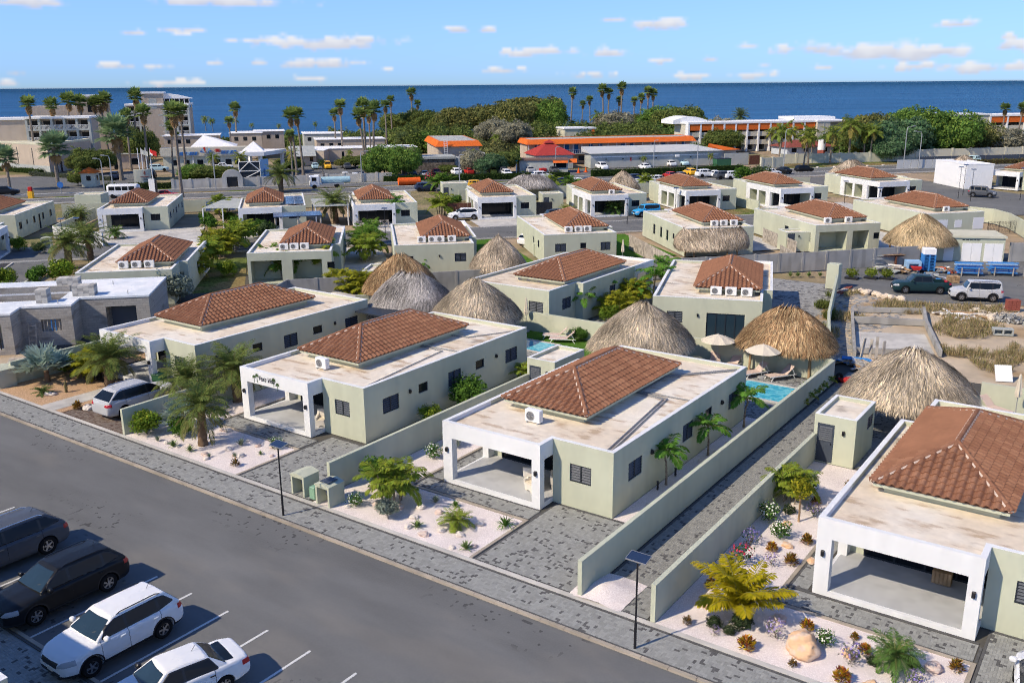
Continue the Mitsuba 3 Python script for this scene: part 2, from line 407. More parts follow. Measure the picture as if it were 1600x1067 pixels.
def tile_mesh():
    xs = np.array([-0.5, -0.44, -0.36, -0.22, -0.05, 0.12, 0.26, 0.34, 0.5]) * TW
    zs = np.array([0.010, 0.012, 0.045, 0.096, 0.112, 0.096, 0.045, 0.012, 0.008])
    k = len(xs)
    lo = np.column_stack([xs, np.zeros(k), zs + 0.052]); hi = np.column_stack([xs, np.full(k, TL), zs - 0.004])
    un = np.column_stack([xs, np.zeros(k), zs + 0.004])
    v = np.vstack([lo, hi, lo, un]); f = []
    for i in range(k - 1):
        f += [(i, i + 1, k + i + 1), (i, k + i + 1, k + i), (2 * k + i, 3 * k + i, 3 * k + i + 1), (2 * k + i, 3 * k + i + 1, 2 * k + i + 1)]
    return trimesh.Trimesh(v, f, process=False)
TILE = tile_mesh()
TILE_PLY = [mikit.ply(TILE, 'clay_tile_' + c, smooth=50) for c in 'abc']

def roof_tiles():
    """every tile of the hip roof in the villa's own axes: (matrix or None, mesh, centre, slope normal)"""
    out = []
    quads = [([EX0, EY0, ZE], [EX1, EY0, ZE], [RX, RY0, ZR], [RX, RY0, ZR]), ([EX1, EY0, ZE], [EX1, EY1, ZE], [RX, RY1, ZR], [RX, RY0, ZR]),
             ([EX1, EY1, ZE], [EX0, EY1, ZE], [RX, RY1, ZR], [RX, RY1, ZR]), ([EX0, EY1, ZE], [EX0, EY0, ZE], [RX, RY0, ZR], [RX, RY1, ZR])]
    for a, b, c, d in quads:
        a, b, c, d = (np.array(q, float) for q in (a, b, c, d))
        ex = (b - a) / np.linalg.norm(b - a); L = np.linalg.norm(b - a)
        n = np.cross(ex, d - a); n /= np.linalg.norm(n); ey = np.cross(n, ex)
        M = np.eye(4); M[:3, 0], M[:3, 1], M[:3, 2] = ex, ey, n
        hi = (d - a) @ ey
        ua, ub = (d - a) @ ex, (c - a) @ ex
        ncol = int(round(L / TW)); nrow = int(math.ceil((hi + 0.05) / TEXP)); off = (L - ncol * TW) / 2
        for r in range(nrow):
            v0 = -0.05 + r * TEXP
            for q in range(ncol):
                u0 = off + (q + 0.5) * TW
                m = TILE.copy(); m.apply_translation([u0, v0, 0])
                cut = False; dead = False
                for p0, p1, sgn in (((0, 0), (ua, hi), 1), ((L, 0), (ub, hi), -1)):
                    dx, dy = p1[0] - p0[0], p1[1] - p0[1]; ln = math.hypot(dx, dy)
                    nx, ny = (dy / ln * sgn, -dx / ln * sgn)       # points inside
                    dist = (m.vertices[:, 0] - p0[0]) * nx + (m.vertices[:, 1] - p0[1]) * ny
                    if dist.max() < 0.05: dead = True; break
                    if dist.min() < 0:
                        m = trimesh.intersections.slice_mesh_plane(m, [nx, ny, 0], [p0[0], p0[1], 0]); cut = True
                        if m is None or len(m.faces) == 0: dead = True; break
                if dead or (len(m.vertices) and m.vertices[:, 1].min() > hi - 0.06): continue
                if m.vertices[:, 1].max() > hi + 0.05:
                    m = trimesh.intersections.slice_mesh_plane(m, [0, -1, 0], [0, hi + 0.02, 0]); cut = True
                    if len(m.faces) == 0: continue
                cen = a + ex * u0 + ey * (v0 + 0.2)
                if cut:
                    m.apply_transform(np.vstack([np.column_stack([M[:3, :3], a]), [0, 0, 0, 1]]))
                    out.append((None, m, cen, n))
                else:
                    Q = M.copy(); Q[:3, 3] = a + ex * u0 + ey * v0
                    out.append((Q, None, cen, n))
    return out
TILES = roof_tiles()

def joined_tiles(ts):
    return cat([TILE.copy().apply_transform(M) if M is not None else m for M, m, _, _ in ts])
ALL_TILES_PLY = mikit.ply(joined_tiles(TILES), 'clay_tile_a', smooth=50)

def cap_piece(p, q, r=0.105):
    """one half-round cap tile from p to q"""
    p, q = np.asarray(p, float), np.asarray(q, float)
    t = (q - p) / np.linalg.norm(q - p); a = np.cross(t, [0, 0, 1.0]); a /= np.linalg.norm(a); b = np.cross(a, t)
    ang = np.linspace(-0.12, math.pi + 0.12, 8)
    ring = lambda c, rr: c + rr * (np.cos(ang)[:, None] * a + np.sin(ang)[:, None] * b)
    v = np.vstack([ring(p, r), ring(q, r * 0.86), ring(p, r - 0.02)]); f = []
    for i in range(7):
        f += [(i, 8 + i, 8 + i + 1), (i, 8 + i + 1, i + 1), (i, i + 1, 16 + i + 1), (i, 16 + i + 1, 16 + i)]
    m = trimesh.Trimesh(v, f, process=False)
    return m

HIPS = [((EX0, EY0, ZE), (RX, RY0, ZR)), ((EX1, EY0, ZE), (RX, RY0, ZR)), ((EX0, EY1, ZE), (RX, RY1, ZR)), ((EX1, EY1, ZE), (RX, RY1, ZR)), ((RX, RY0, ZR), (RX, RY1, ZR))]
def roof_caps():
    caps, bed = [], []
    for p, q in HIPS:
        p, q = np.array(p) + [0, 0, 0.055], np.array(q) + [0, 0, 0.055]
        L = np.linalg.norm(q - p); k = int(round(L / 0.38)); t = (q - p) / L
        for i in range(k):
            a, b = p + t * (L * i / k - (0.03 if i else 0)), p + t * (L * (i + 1) / k)
            caps.append(cap_piece(a, b))
        s = np.cross(t, [0, 0, 1.0]); s /= np.linalg.norm(s)
        hull = m3.Manifold.hull_points(np.array([c + s * w + [0, 0, z] for c in (p, q) for w, z in ((-0.145, -0.03), (0.145, -0.03), (-0.10, 0.028), (0.10, 0.028))]))
        bed.append(tm(hull))
    return caps, cat(bed)
CAPS, CAP_BED = roof_caps()
CAP_PLY = [mikit.ply(c, 'clay_tile_' + 'abc'[i % 3], smooth=50) for i, c in enumerate(CAPS)]
CAP_ALL_PLY = mikit.ply(cat(CAPS), 'clay_tile_c', smooth=50)
CAP_BED_PLY = mikit.ply(CAP_BED, 'mortar')
_under = tm(m3.Manifold.hull_points(np.array([[EX0 + .03, EY0 + .03, ZE], [EX1 - .03, EY0 + .03, ZE], [EX0 + .03, EY1 - .03, ZE], [EX1 - .03, EY1 - .03, ZE], [RX, RY0, ZR], [RX, RY1, ZR],
        [EX0 + .03, EY0 + .03, ZE - .05], [EX1 - .03, EY0 + .03, ZE - .05], [EX0 + .03, EY1 - .03, ZE - .05], [EX1 - .03, EY1 - .03, ZE - .05]])))
ROOF_PLY = mikit.ply(_under, 'tile_bed')
FASCIA_PLY = mikit.ply(tm(cube(EX0 + .07, EX1 - .07, EY0 + .07, EY1 - .07, ZE - .19, ZE - .052)), 'sage_paint')
PED_PLY = mikit.ply(tm(cube(EX0 + .42, EX1 - .42, EY0 + .42, EY1 - .42, 2.84, ZE - .192)), 'sage_paint')

FOOT = [(0, 0), (5.55, 0), (5.55, 1.05), (8.65, 1.05), (8.65, 16.2), (0.7, 16.2), (0.7, 12.3), (0, 12.3)]
FP = Polygon(FOOT)
INNER = FP.buffer(-0.2, join_style=2)
TOP = 3.08
CAP_RING = ext(FP.buffer(0.006, join_style=2).difference(FP.buffer(-0.206, join_style=2)), TOP, TOP + 0.014)
CAP_RING_PLY = mikit.ply(CAP_RING, 'white_paint')
SLAB_PLY = mikit.ply(sheet(INNER.buffer(0.01, join_style=2), 2.872), 'roof_screed')
_rec = exm(np.array(INNER.exterior.coords)[:-1], 2.85, 4)

def porch_mesh():
    b = cube(0, 5.55, 0, 3.6, 2.31, TOP) + cube(0, .55, 0, .36, 0, 2.32) + cube(5.1, 5.55, 0, .34, 0, 2.32) + cube(0, .36, 3.1, 3.6, 0, 2.32) + cube(0, 5.55, 0, 3.6, 0, .2)
    return tm(b - _rec)
PORCH_PLY = mikit.ply(porch_mesh(), 'white_paint')
PFLOOR_PLY = mikit.ply(bx(.13, 5.5, .13, 3.6, .19, .212), 'floor_screed')
PDOOR_FRAME = cat([bx(.9 + i * 1.12, .97 + i * 1.12, 3.50, 3.58, .21, 2.25) for i in range(5)] + [bx(.9, 5.45, 3.50, 3.58, 2.18, 2.25), bx(.9, 5.45, 3.50, 3.58, .212, .28)])
PDOOR_PLY = mikit.ply(PDOOR_FRAME, 'dark_frame'); PPANE_PLY = mikit.ply(bx(.92, 5.43, 3.55, 3.585, .22, 2.24), 'dark_glass')

FACE = {'F': (0, lambda u: (u, 1.05)), 'R': (90, lambda u: (8.65, u)), 'B': (180, lambda u: (u, 16.2)), 'L': (-90, lambda u: (0.0 if u < 12.3 else 0.7, u))}
_wcache = {}
def window_kit(w, h, kind):
    """a window facing -y, its lower middle at the origin"""
    k = (round(w, 2), round(h, 2), kind)
    if k in _wcache: return _wcache[k]
    t = 0.045
    fr = [bx(-w / 2, -w / 2 + t, 0, .06, 0, h), bx(w / 2 - t, w / 2, 0, .06, 0, h), bx(-w / 2 + t, w / 2 - t, 0, .06, 0, t), bx(-w / 2 + t, w / 2 - t, 0, .06, h - t, h)]
    n = 1 if w < 0.95 else 2 if w < 2.0 else 4
    for i in range(1, n): fr.append(bx(-w / 2 + w * i / n - .025, -w / 2 + w * i / n + .025, -.004, .056, t, h - t))
    frame = mikit.ply(cat(fr), 'dark_frame'); pane = mikit.ply(bx(-w / 2 + t, w / 2 - t, .05, .062, t, h - t), 'blue_glass' if kind == 'big' else 'dark_glass')
    slats = []
    if kind in ('louvre', 'shut'):
        m = max(3, int((h - 2 * t) / .115))
        for i in range(n):
            x0, x1 = -w / 2 + w * i / n + t, -w / 2 + w * (i + 1) / n - t
            for j in range(m):
                s = bx(x0, x1, -.004, .008, -.044, .044)
                s.apply_transform(trimesh.transformations.rotation_matrix(math.radians(-38), [1, 0, 0])); s.apply_translation([0, .025, t + (j + .5) * (h - 2 * t) / m])
                slats.append(s)
    _wcache[k] = (frame, pane, [mikit.ply(s, 'slat_grey') for s in slats], mikit.ply(cat(slats), 'slat_grey') if slats else None)
    return _wcache[k]

SIDE_OPEN = [(4.3, 6.4), (7.0, 9.2)]
_side = cube(-.02, -.002, 3.61, 10.4, 0, TOP)
for a_, b_ in SIDE_OPEN: _side = _side - cube(-1, 1, a_, b_, .2, 2.25)
SIDE_PLY = mikit.ply(tm(_side), 'white_paint')
def villa(name, label, x, y, rz, wins, lamps=(), group='single storey sage villas with hip roofs', near=False, dark_fan=None, glass_door=True, pipes=(), front_lamps=True, side=False):
    """wins: (face, u0, u1, z0, z1, kind); lamps: (face, u, z)"""
    key = thing(name, label, 'villa', group); M = mat(x, y, 0, rz)
    walls = exm(FOOT, 0, TOP) - cube(-1, 5.55, -1, 3.6, -1, 4) - _rec
    for f, u0, u1, z0, z1, kind in wins:
        r, at = FACE[f]; c = at((u0 + u1) / 2); hw = (u1 - u0) / 2; dep = 2.2 if kind == 'room' else .10
        b = m3.Manifold.cube((2 * hw, dep + .3, z1 - z0)).translate((-hw, -.3, z0)).rotate((0, 0, r)).translate((c[0], c[1], 0))
        walls = walls - b
    for a, b in SIDE_OPEN if side else (): walls = walls - cube(-1, 2.4, a, b, .2, 2.25)
    part(key, 'wall', mikit.ply(tm(walls), 'sage_paint'), M)
    if side: part(key, 'white_side_wall', SIDE_PLY, M)
    porch = part(key, 'porch', PORCH_PLY, M)
    part(porch, 'floor', PFLOOR_PLY, M)
    if glass_door:
        d = part(key, 'sliding_door', PDOOR_PLY, M); part(d, 'pane', PPANE_PLY, M)
    part(key, 'roof_slab', SLAB_PLY, M); part(key, 'parapet_cap', CAP_RING_PLY, M)
    part(key, 'roof_plinth', PED_PLY, M)
    roof = part(key, 'roof', ROOF_PLY, M)
    part(roof, 'fascia', FASCIA_PLY, M); part(roof, 'mortar_bed', CAP_BED_PLY, M)
    if near:
        R = M[:3, :3]; sc = []
        for i, (Q, m, c, n) in enumerate(TILES):
            wc = R @ c + M[:3, 3]; v = EYE - wc
            sc.append(-max(0.0, float(v @ (R @ n)) / np.linalg.norm(v) ** 3))
        order = np.argsort(sc)
        rng = np.random.default_rng(int(abs(x * 10)))
        for i in sorted(order[:300]):
            Q, m, c, n = TILES[i]
            if Q is not None: part(roof, 'tile', TILE_PLY[rng.integers(3)], M @ Q)
            else: part(roof, 'tile', mikit.ply(m, 'clay_tile_' + 'abc'[rng.integers(3)], smooth=50), M)
        part(roof, 'further_tiles', mikit.ply(joined_tiles([TILES[i] for i in order[300:]]), 'clay_tile_a', smooth=50), M, kind='stuff')
        for c in CAP_PLY: part(roof, 'ridge_tile', c, M)
    else:
        part(roof, 'tiles', ALL_TILES_PLY, M, kind='stuff'); part(roof, 'ridge_tiles', CAP_ALL_PLY, M, kind='stuff')
    for f, u0, u1, z0, z1, kind in wins:
        r, at = FACE[f]; c = at((u0 + u1) / 2)
        if kind == 'room':
            continue
        W = M @ mat(c[0], c[1], z0, r) @ mat(0, .035, 0)
        if kind == 'blind':
            part(key, 'roller_shutter', mikit.ply(bx(-(u1 - u0) / 2, (u1 - u0) / 2, -.06, .02, 0, z1 - z0), 'bright_white'), W); continue
        fr, pane, sl, slall = window_kit(u1 - u0, z1 - z0, kind)
        w = part(key, 'window', fr, W); part(w, 'pane', pane, W)
        if near and kind == 'louvre':
            for s in sl: part(w, 'slat', s, W)
        elif slall: part(w, 'slats', slall, W, kind='stuff')
    for f, u, z in lamps:
        r, at = FACE[f]; c = at(u); part(key, 'wall_lamp', LAMP_PLY, M @ mat(c[0], c[1], z, r))
    if front_lamps:
        for u in (.27, 5.33): part(key, 'wall_lamp', LAMP_PLY, M @ mat(u, 0, 1.72, 0))
    for pts in pipes:
        part(key, 'roof_pipe', mikit.ply(tube([(a, b, 2.93) for a, b in pts], .035, 6), 'pipe_grey', smooth=40), M)
    return key, M
LAMP_PLY = mikit.ply(cat([rbox(-.06, .06, -.12, 0, -.11, .11, .012), bx(-.03, .03, -.16, -.12, -.05, .06)]), 'black_metal')

# an outdoor air conditioner, its feet at the origin, facing -y
def ac_kit():
    k = Kit()
    k.add('casing', mikit.ply(rbox(-.42, .42, 0, .32, .06, .66, .02), 'white_plastic'))
    k.add('fan_guard', mikit.ply(cat([trimesh.creation.annulus(.20, .235, .02).apply_transform(mat(-.1, -.012, .36, 0, 1, 90))] + [trimesh.creation.annulus(r, r + .016, .012).apply_transform(mat(-.1, -.012, .36, 0, 1, 90)) for r in (.06, .11, .155)] +
                                       [bx(-.305, .105, -.02, -.012, .352, .368)]), 'grey_plastic'))
    k.add('fan', mikit.ply(trimesh.creation.cylinder(.2, .01, sections=20).apply_transform(mat(-.1, -.004, .36, 0, 1, 90)), 'black_metal'))
    k.add('foot', mikit.ply(bx(-.33, -.27, -.03, .36, 0, .062), 'grey_plastic')); k.add('foot', mikit.ply(bx(.27, .33, -.03, .36, 0, .062), 'grey_plastic'))
    return k
AC = ac_kit()
ORD = ['first', 'second', 'third', 'fourth']
def ac_row(M, spots, where, rz=0, viewer=1):
    for i, (x, y) in enumerate(spots):
        n = len(spots)
        k = thing('air_conditioner', f'{ORD[i] + " " if n > 1 else ""}roof air conditioner' + (' from left' if n > 1 else '') + f' on {where}', 'air conditioner', 'air conditioners on the flat roofs')
        AC.place(k, M @ mat(x, y, 2.872, rz))

# a store room: a box with a parapet and a louvred door
def store_room(label, x, y, w, d, h, rz=0, door=True, side_window=False, name='store_room'):
    key = thing(name, label, 'store room', 'small flat roofed store rooms'); M = mat(x, y, 0, rz)
    body = cube(0, w, 0, d, 0, h) - cube(.17, w - .17, .17, d - .17, h - .2, h + 1)
    if door: body = body - cube(.17, 1.0, -.2, .06, .06, 2.06)
    if side_window: body = body - cube(w - .08, w + .2, d * .62, d * .9, 1.35, 2.0)
    part(key, 'wall', mikit.ply(tm(body), 'sage_paint'), M)
    part(key, 'roof_slab', mikit.ply(bx(.165, w - .165, .165, d - .165, h - .205, h - .185), 'roof_screed'), M)
    ring = sbox(-.006, -.006, w + .006, d + .006).difference(sbox(.164, .164, w - .164, d - .164))
    part(key, 'parapet_cap', mikit.ply(ext(ring, h, h + .012), 'white_paint'), M)
    if door:
        dk = part(key, 'door', mikit.ply(cat([bx(.18, .26, .0, .045, .065, 2.05), bx(.91, .99, .0, .045, .065, 2.05), bx(.26, .91, .0, .045, 1.97, 2.05), bx(.26, .91, .0, .045, .065, 1.15), bx(.24, .93, .035, .05, 1.1, 2.0)]), 'slat_grey'), M)
        for j in range(7):
            s = bx(.27, .90, -.004, .008, -.06, .06).apply_transform(trimesh.transformations.rotation_matrix(math.radians(-40), [1, 0, 0])).apply_translation([0, .02, 1.22 + .11 * j])
            part(dk, 'slat', mikit.ply(s, 'slat_grey'), M)
        part(dk, 'handle', mikit.ply(rbox(.86, .89, -.05, 0, 1.0, 1.1, .008), 'black_metal'), M)
        part(key, 'wall_lamp', LAMP_PLY, M @ mat(1.45, 0, 1.75))
    if side_window:
        W = M @ mat(w, d * .76, 1.35, 90) @ mat(0, .02, 0); fr, pane, sl, al = window_kit(d * .28, .65, 'louvre')
        wk = part(key, 'window', fr, W); part(wk, 'pane', pane, W)
        for s in sl: part(wk, 'slat', s, W)
    return key

def garden_wall(label, pts, h=1.47, w=.18, bsdf='sage_paint', cap='sage_paint', name='garden_wall', group=None, cat_='wall'):
    key = thing(name, label, cat_, group)
    ln = LineString(pts).buffer(w / 2, cap_style=2, join_style=2)
    part(key, 'wall', mikit.ply(ext(ln, 0, h), bsdf))
    if cap: part(key, 'coping', mikit.ply(ext(LineString(pts).buffer(w / 2 + .004, cap_style=2, join_style=2), h, h + .012), cap))
    return key

def panel_wall(label, pts, h=1.9, step=2.6, bsdf='concrete', post='concrete', name='panel_wall', w=.12):
    """a wall of concrete panels between posts"""
    key = thing(name, label, 'wall')
    for p, q in zip(pts[:-1], pts[1:]):
        p, q = np.array(p, float), np.array(q, float); L = np.linalg.norm(q - p); n = max(1, int(round(L / step))); a = math.degrees(math.atan2(q[1] - p[1], q[0] - p[0]))
        pl = mikit.ply(bx(.12, L / n - .12, -w / 2, w / 2, 0, h), bsdf); ps = mikit.ply(bx(-.12, .12, -w / 2 - .05, w / 2 + .05, 0, h + .04), post)
        for i in range(n):
            c = p + (q - p) * i / n; M = mat(c[0], c[1], 0, a)
            part(key, 'panel', pl, M); part(key, 'post', ps, M)
    return key

# ------------------------------------------------------------------ plants
def frond(rng, L, elev, droop, npair, leaf, colf, flat=0.35, width=0.028, col_r=(0.20, 0.20, 0.07)):
    """one feather leaf from the origin along +x: midrib and leaflets; (mesh, colours)"""
    k = 10; t = np.linspace(0, 1, k)
    ang = elev - droop * t ** 1.3
    dx = np.cos(ang) * L / (k - 1); dz = np.sin(ang) * L / (k - 1)
    x = np.concatenate([[0], np.cumsum(dx[:-1])]); z = np.concatenate([[0], np.cumsum(dz[:-1])])
    rib = tube(np.column_stack([x, np.zeros(k), z]), np.linspace(.028, .006, k) * max(.6, L / 2.5), 4, cap=False)
    out = [tint(rib, col_r)]
    s = np.linspace(0.14, 0.99, npair)
    px, pz, pa = np.interp(s, t, x), np.interp(s, t, z), np.interp(s, t, ang)
    ln = leaf * np.sin(np.pi * (0.12 + 0.80 * s)) ** 0.7
    for sd in (-1, 1):
        a = rng.normal(0, .10, npair)
        fwd = 0.50 + 0.35 * s + a
        drop = -0.18 - flat * rng.random(npair) - 0.25 * s
        tang = np.column_stack([np.cos(pa), np.zeros(npair), np.sin(pa)]); side = np.array([0, sd, 0.0]); up = np.column_stack([-np.sin(pa), np.zeros(npair), np.cos(pa)])
        d = tang * np.sin(fwd)[:, None] + side * np.cos(fwd)[:, None] + up * (0.30 * np.cos(fwd))[:, None] + np.array([0, 0, 1.0]) * drop[:, None]
        d /= np.linalg.norm(d, axis=1, keepdims=True)
        wv = np.cross(d, up); wv /= np.linalg.norm(wv, axis=1, keepdims=True) + 1e-9
        c = np.column_stack([px, np.zeros(npair), pz]) + d * (ln / 2)[:, None]
        out.append(cards(c, d * (ln / 2)[:, None], wv * (width * (0.8 + .4 * rng.random(npair)))[:, None], colf(rng, npair, s)))
    return merge(out)

def green(base, var=0.25, yellow=0.0):
    b = np.array(base)
    def f(rng, n, s):
        c = b * (1 + var * (rng.random((n, 1)) * 2 - 1))
        if yellow: c = c + (np.array([0.36, 0.27, 0.02]) - c) * (yellow * rng.random((n, 1)) * (0.4 + .6 * np.asarray(s)[:, None]))
        return c
    return f

def place_pair(pair, M):
    m = pair[0].copy(); m.apply_transform(M); return m, pair[1]

def feather_crown(seed, n, L, npair, leaf, col, e0=1.35, e1=-0.5, droop=(0.7, 1.4), old=None, width=.028, flat=.35):
    rng = np.random.default_rng(seed); out = []
    for i in range(n):
        f = i / max(1, n - 1)
        e = e0 + (e1 - e0) * f ** 0.9 + rng.normal(0, .1)
        c = col if old is None or f < 0.8 else old
        fr = frond(rng, L * (0.75 + .35 * rng.random()) * (0.8 + .2 * min(1, 3 * f + .2)), e, rng.uniform(*droop), npair, leaf, c, flat, width)
        out.append(place_pair(fr, mat(0, 0, 0, i * 137.5 + rng.normal(0, 9))))
    return merge(out)

def fan_crown(seed, n, R, petiole, nseg, col, skirt=18, dead=(0.26, 0.17, 0.085), e0=1.3, e1=-0.35):
    """fan palm: stiff hand-shaped leaves and a skirt of dead ones hanging under them"""
    rng = np.random.default_rng(seed); out = []
    def leaf(e, R, pet, c, az, hang=0.0):
        d = np.array([math.cos(e), 0, math.sin(e)]); up = np.array([-math.sin(e), 0, math.cos(e)])
        tip = d * pet
        th = np.linspace(-1.75, 1.75, nseg) + rng.normal(0, .04, nseg)
        dirs = d * np.cos(th)[:, None] + np.array([0, 1.0, 0]) * np.sin(th)[:, None]
        dirs = dirs + up * (0.25 - hang)
        dirs[:, 2] -= 0.25 + 0.25 * rng.random(nseg)
        dirs /= np.linalg.norm(dirs, axis=1, keepdims=True)
        ln = R * (0.75 + .25 * np.cos(th * .6)) * (0.85 + .3 * rng.random(nseg))
        w = np.cross(dirs, up); w /= np.linalg.norm(w, axis=1, keepdims=True)
        cen = tip + dirs * (ln / 2)[:, None]
        cc = np.array(c) * (0.75 + .5 * rng.random((nseg, 1)))
        cd = cards(cen, dirs * (ln / 2)[:, None], w * (R * 1.9 / nseg * (0.8 + .4 * rng.random(nseg)))[:, None], cc)
        st_ = tint(tube([[0, 0, 0], tip], .022, 3, cap=False), np.array(c) * 1.3)
        return place_pair(merge([cd, st_]), mat(0, 0, 0, az))
    for i in range(n):
        f = i / (n - 1)
        out.append(leaf(e0 + (e1 - e0) * f + rng.normal(0, .12), R * (.85 + .3 * rng.random()), petiole * (.7 + .5 * rng.random()), np.array(col) * (1.25 - .45 * f), i * 137.5 + rng.normal(0, 12)))
    for i in range(skirt):
        f = i / max(1, skirt - 1)
        lf = leaf(-1.05 - .45 * f, R * .7, petiole * .55, np.array(dead) * (.7 + .6 * rng.random()), i * 137.5 + 40, .2)
        out.append(place_pair(lf, mat(0, 0, -0.1 - .9 * f)))
    return merge(out)

def stem(h, r0, r1, lean=0.0, seed=0, k=7, n=8, boots=0.0):
    rng = np.random.default_rng(seed)
    z = np.linspace(0, h, k); x = lean * (z / h) ** 1.7 + 0.03 * rng.normal(0, 1, k) * (z / h)
    r = r0 + (r1 - r0) * (z / h) ** .6
    r[0] *= 1.25
    if boots: r = r * (1 + boots * (np.arange(k) % 2))
    return tube(np.column_stack([x, 0.4 * x * 0, z - np.where(np.arange(k) == 0, .1, 0)]), r, n), (x[-1], 0.0, h)

def leaf_cloud(seed, blobs, per, size, col, var=.35, squash=1.0, hollow=.55, light=(0.13, 0.17, 0.04), lightness=.25):
    """leaf cards spread through blobs (x, y, z, rx, ry, rz); most lie near the outside of each blob; tone varies from clump to clump"""
    rng = np.random.default_rng(seed); out = []
    for b in blobs:
        x, y, z, rx, ry, rz = b
        n = int(per * max(.3, (rx * ry * rz) ** (2 / 3)))
        d = rng.normal(0, 1, (n, 3)); d /= np.linalg.norm(d, axis=1, keepdims=True)
        r = hollow + (1 - hollow) * rng.random(n) ** .5
        lump = 1 + .22 * np.sin(d[:, 0] * 5 + seed) * np.sin(d[:, 1] * 5 + x) + .16 * np.sin(d[:, 2] * 7 + d[:, 0] * 4)
        c = np.array([x, y, z]) + d * (r * lump)[:, None] * np.array([rx, ry, rz])
        nn = d + rng.normal(0, .55, (n, 3)); nn /= np.linalg.norm(nn, axis=1, keepdims=True)
        a = np.cross(nn, rng.normal(0, 1, (n, 3))); a /= np.linalg.norm(a, axis=1, keepdims=True); w = np.cross(nn, a)
        s = size * (.6 + .8 * rng.random(n))
        base = np.array(col) * (1 + var * (rng.random() * 2 - 1))
        cc = base * (1 + var * (rng.random((n, 1)) * 2 - 1))
        m = (rng.random((n, 1)) < lightness); cc = np.where(m, np.array(light) * (.7 + .6 * rng.random((n, 1))), cc)
        out.append(cards(c, a * s[:, None], w * (s * .55)[:, None], cc))
    return merge(out)

def blob_set(seed, w, h, z0, n, flat=.45):
    rng = np.random.default_rng(seed); out = []
    for i in range(n):
        a = i * 2.4 + rng.random(); r = w * .5 * math.sqrt((i + .3) / n) * .8
        s = w * (.20 + .12 * rng.random())
        out.append((r * math.cos(a), r * math.sin(a), z0 + (h - z0) * (.45 + .35 * rng.random() - .25 * (r / w)), s, s, s * flat * (1 + .5 * rng.random())))
    return out

def limbs(seed, w, h, z0, n=6, r=.16):
    rng = np.random.default_rng(seed)
    ms = [tube([[0, 0, -.1], [.05 * w * .3, 0, z0 * .5], [0, 0, z0]], [r * 1.2, r, r * .8], 7)]
    for i in range(n):
        a = i * 6.28 / n + rng.random(); R = w * .36
        ms.append(tube([[0, 0, z0 * .8], [R * .45 * math.cos(a), R * .45 * math.sin(a), z0 + (h - z0) * .3], [R * math.cos(a), R * math.sin(a), z0 + (h - z0) * .55]], [r * .7, r * .45, r * .15], 5))
    return cat(ms)

PLANT = {}
def plant_kind(kind, crown, trunk_mesh=None, trunk_bsdf='bark', at=(0, 0, 0), leafbsdf='leafy', extra=(), crown_name='crown', gain=1.45):
    k = Kit()
    if trunk_mesh is not None: k.add('trunk', mikit.ply(trunk_mesh, trunk_bsdf, smooth=40))
    k.add(crown_name, P((crown[0], crown[1] * gain), leafbsdf), mat(*at))
    for nm, sh, kd in extra: k.add(nm, sh, kind=kd)
    PLANT[kind] = k

# garden and street palms; every kind is one unit tall (scaled where it stands)
for i in range(3):       # bushy date palms
    tr, top = stem(1.9, .27, .24, .1, 10 + i, 13, 10, .16)
    plant_kind(f'date{i}', feather_crown(20 + i, 54, 2.25, 34, .50, green((0.095, 0.14, 0.042), .35, .15), 1.45, -.3, (.65, 1.4), green((0.13, 0.13, 0.05), .3), .020), tr, 'date_trunk', top)
for i in range(2):       # slim feather palms with a few arching leaves
    tr, top = stem(1.35, .05, .035, .08, 30 + i, 7, 7)
    plant_kind(f'feather{i}', feather_crown(40 + i, 10, 1.15, 26, .36, green((0.085, 0.19, 0.03), .3), 1.35, .1, (1.1, 1.9), None, .038, .6), tr, 'palm_trunk', top)
def clump(seed, n, L, hgt, col, spread=.35, fr=7, yellow=0.0, leaf=.42, wid=.034, droop=(.8, 1.5), e1=0.0, npair=24):
    rng = np.random.default_rng(seed); out, stems = [], []
    for i in range(n):
        a = i * 2.4; r = spread * math.sqrt(i / n); h = hgt * (.6 + .5 * rng.random())
        bx_, by_ = r * math.cos(a), r * math.sin(a); tx, ty = bx_ * 1.5, by_ * 1.5
        stems.append(tube([[bx_, by_, -.05], [tx, ty, h]], [.035, .028], 6))
        out.append(place_pair(feather_crown(seed * 7 + i, fr, L, npair, leaf, green(col, .3, yellow), 1.42, e1, droop, None, wid, .5), mat(tx, ty, h, rng.random() * 360)))
    return merge(out), cat(stems)
c_, s_ = clump(50, 6, 1.25, 1.15, (0.13, 0.20, 0.03), .45, 7, .35); plant_kind('areca', c_, s_, 'palm_trunk')
c_, s_ = clump(51, 9, 1.05, .9, (0.16, 0.19, 0.02), .55, 7, .45); plant_kind('areca_low', c_, s_, 'palm_trunk')
c_, s_ = clump(52, 5, 1.3, 1.2, (0.07, 0.15, 0.025), .5, 8, .1); plant_kind('areca_green', c_, s_, 'palm_trunk')
c_, s_ = clump(53, 3, 1.9, .45, (0.24, 0.22, 0.008), .1, 8, .9, .46, .032, (.85, 1.5), .8, 46); plant_kind('golden', c_, s_, 'date_trunk')
plant_kind('dwarf_date', feather_crown(60, 30, .95, 24, .26, green((0.14, 0.20, 0.03), .3, .2), 1.4, -.1, (.9, 1.6), None, .016), stem(.3, .12, .1, 0, 3)[0], 'date_trunk', (0, 0, .3))
plant_kind('dwarf_date_green', feather_crown(61, 34, 1.05, 26, .28, green((0.07, 0.13, 0.03), .3), 1.4, -.1, (.9, 1.6), None, .016), stem(.45, .11, .1, 0, 4)[0], 'date_trunk', (0, 0, .45))
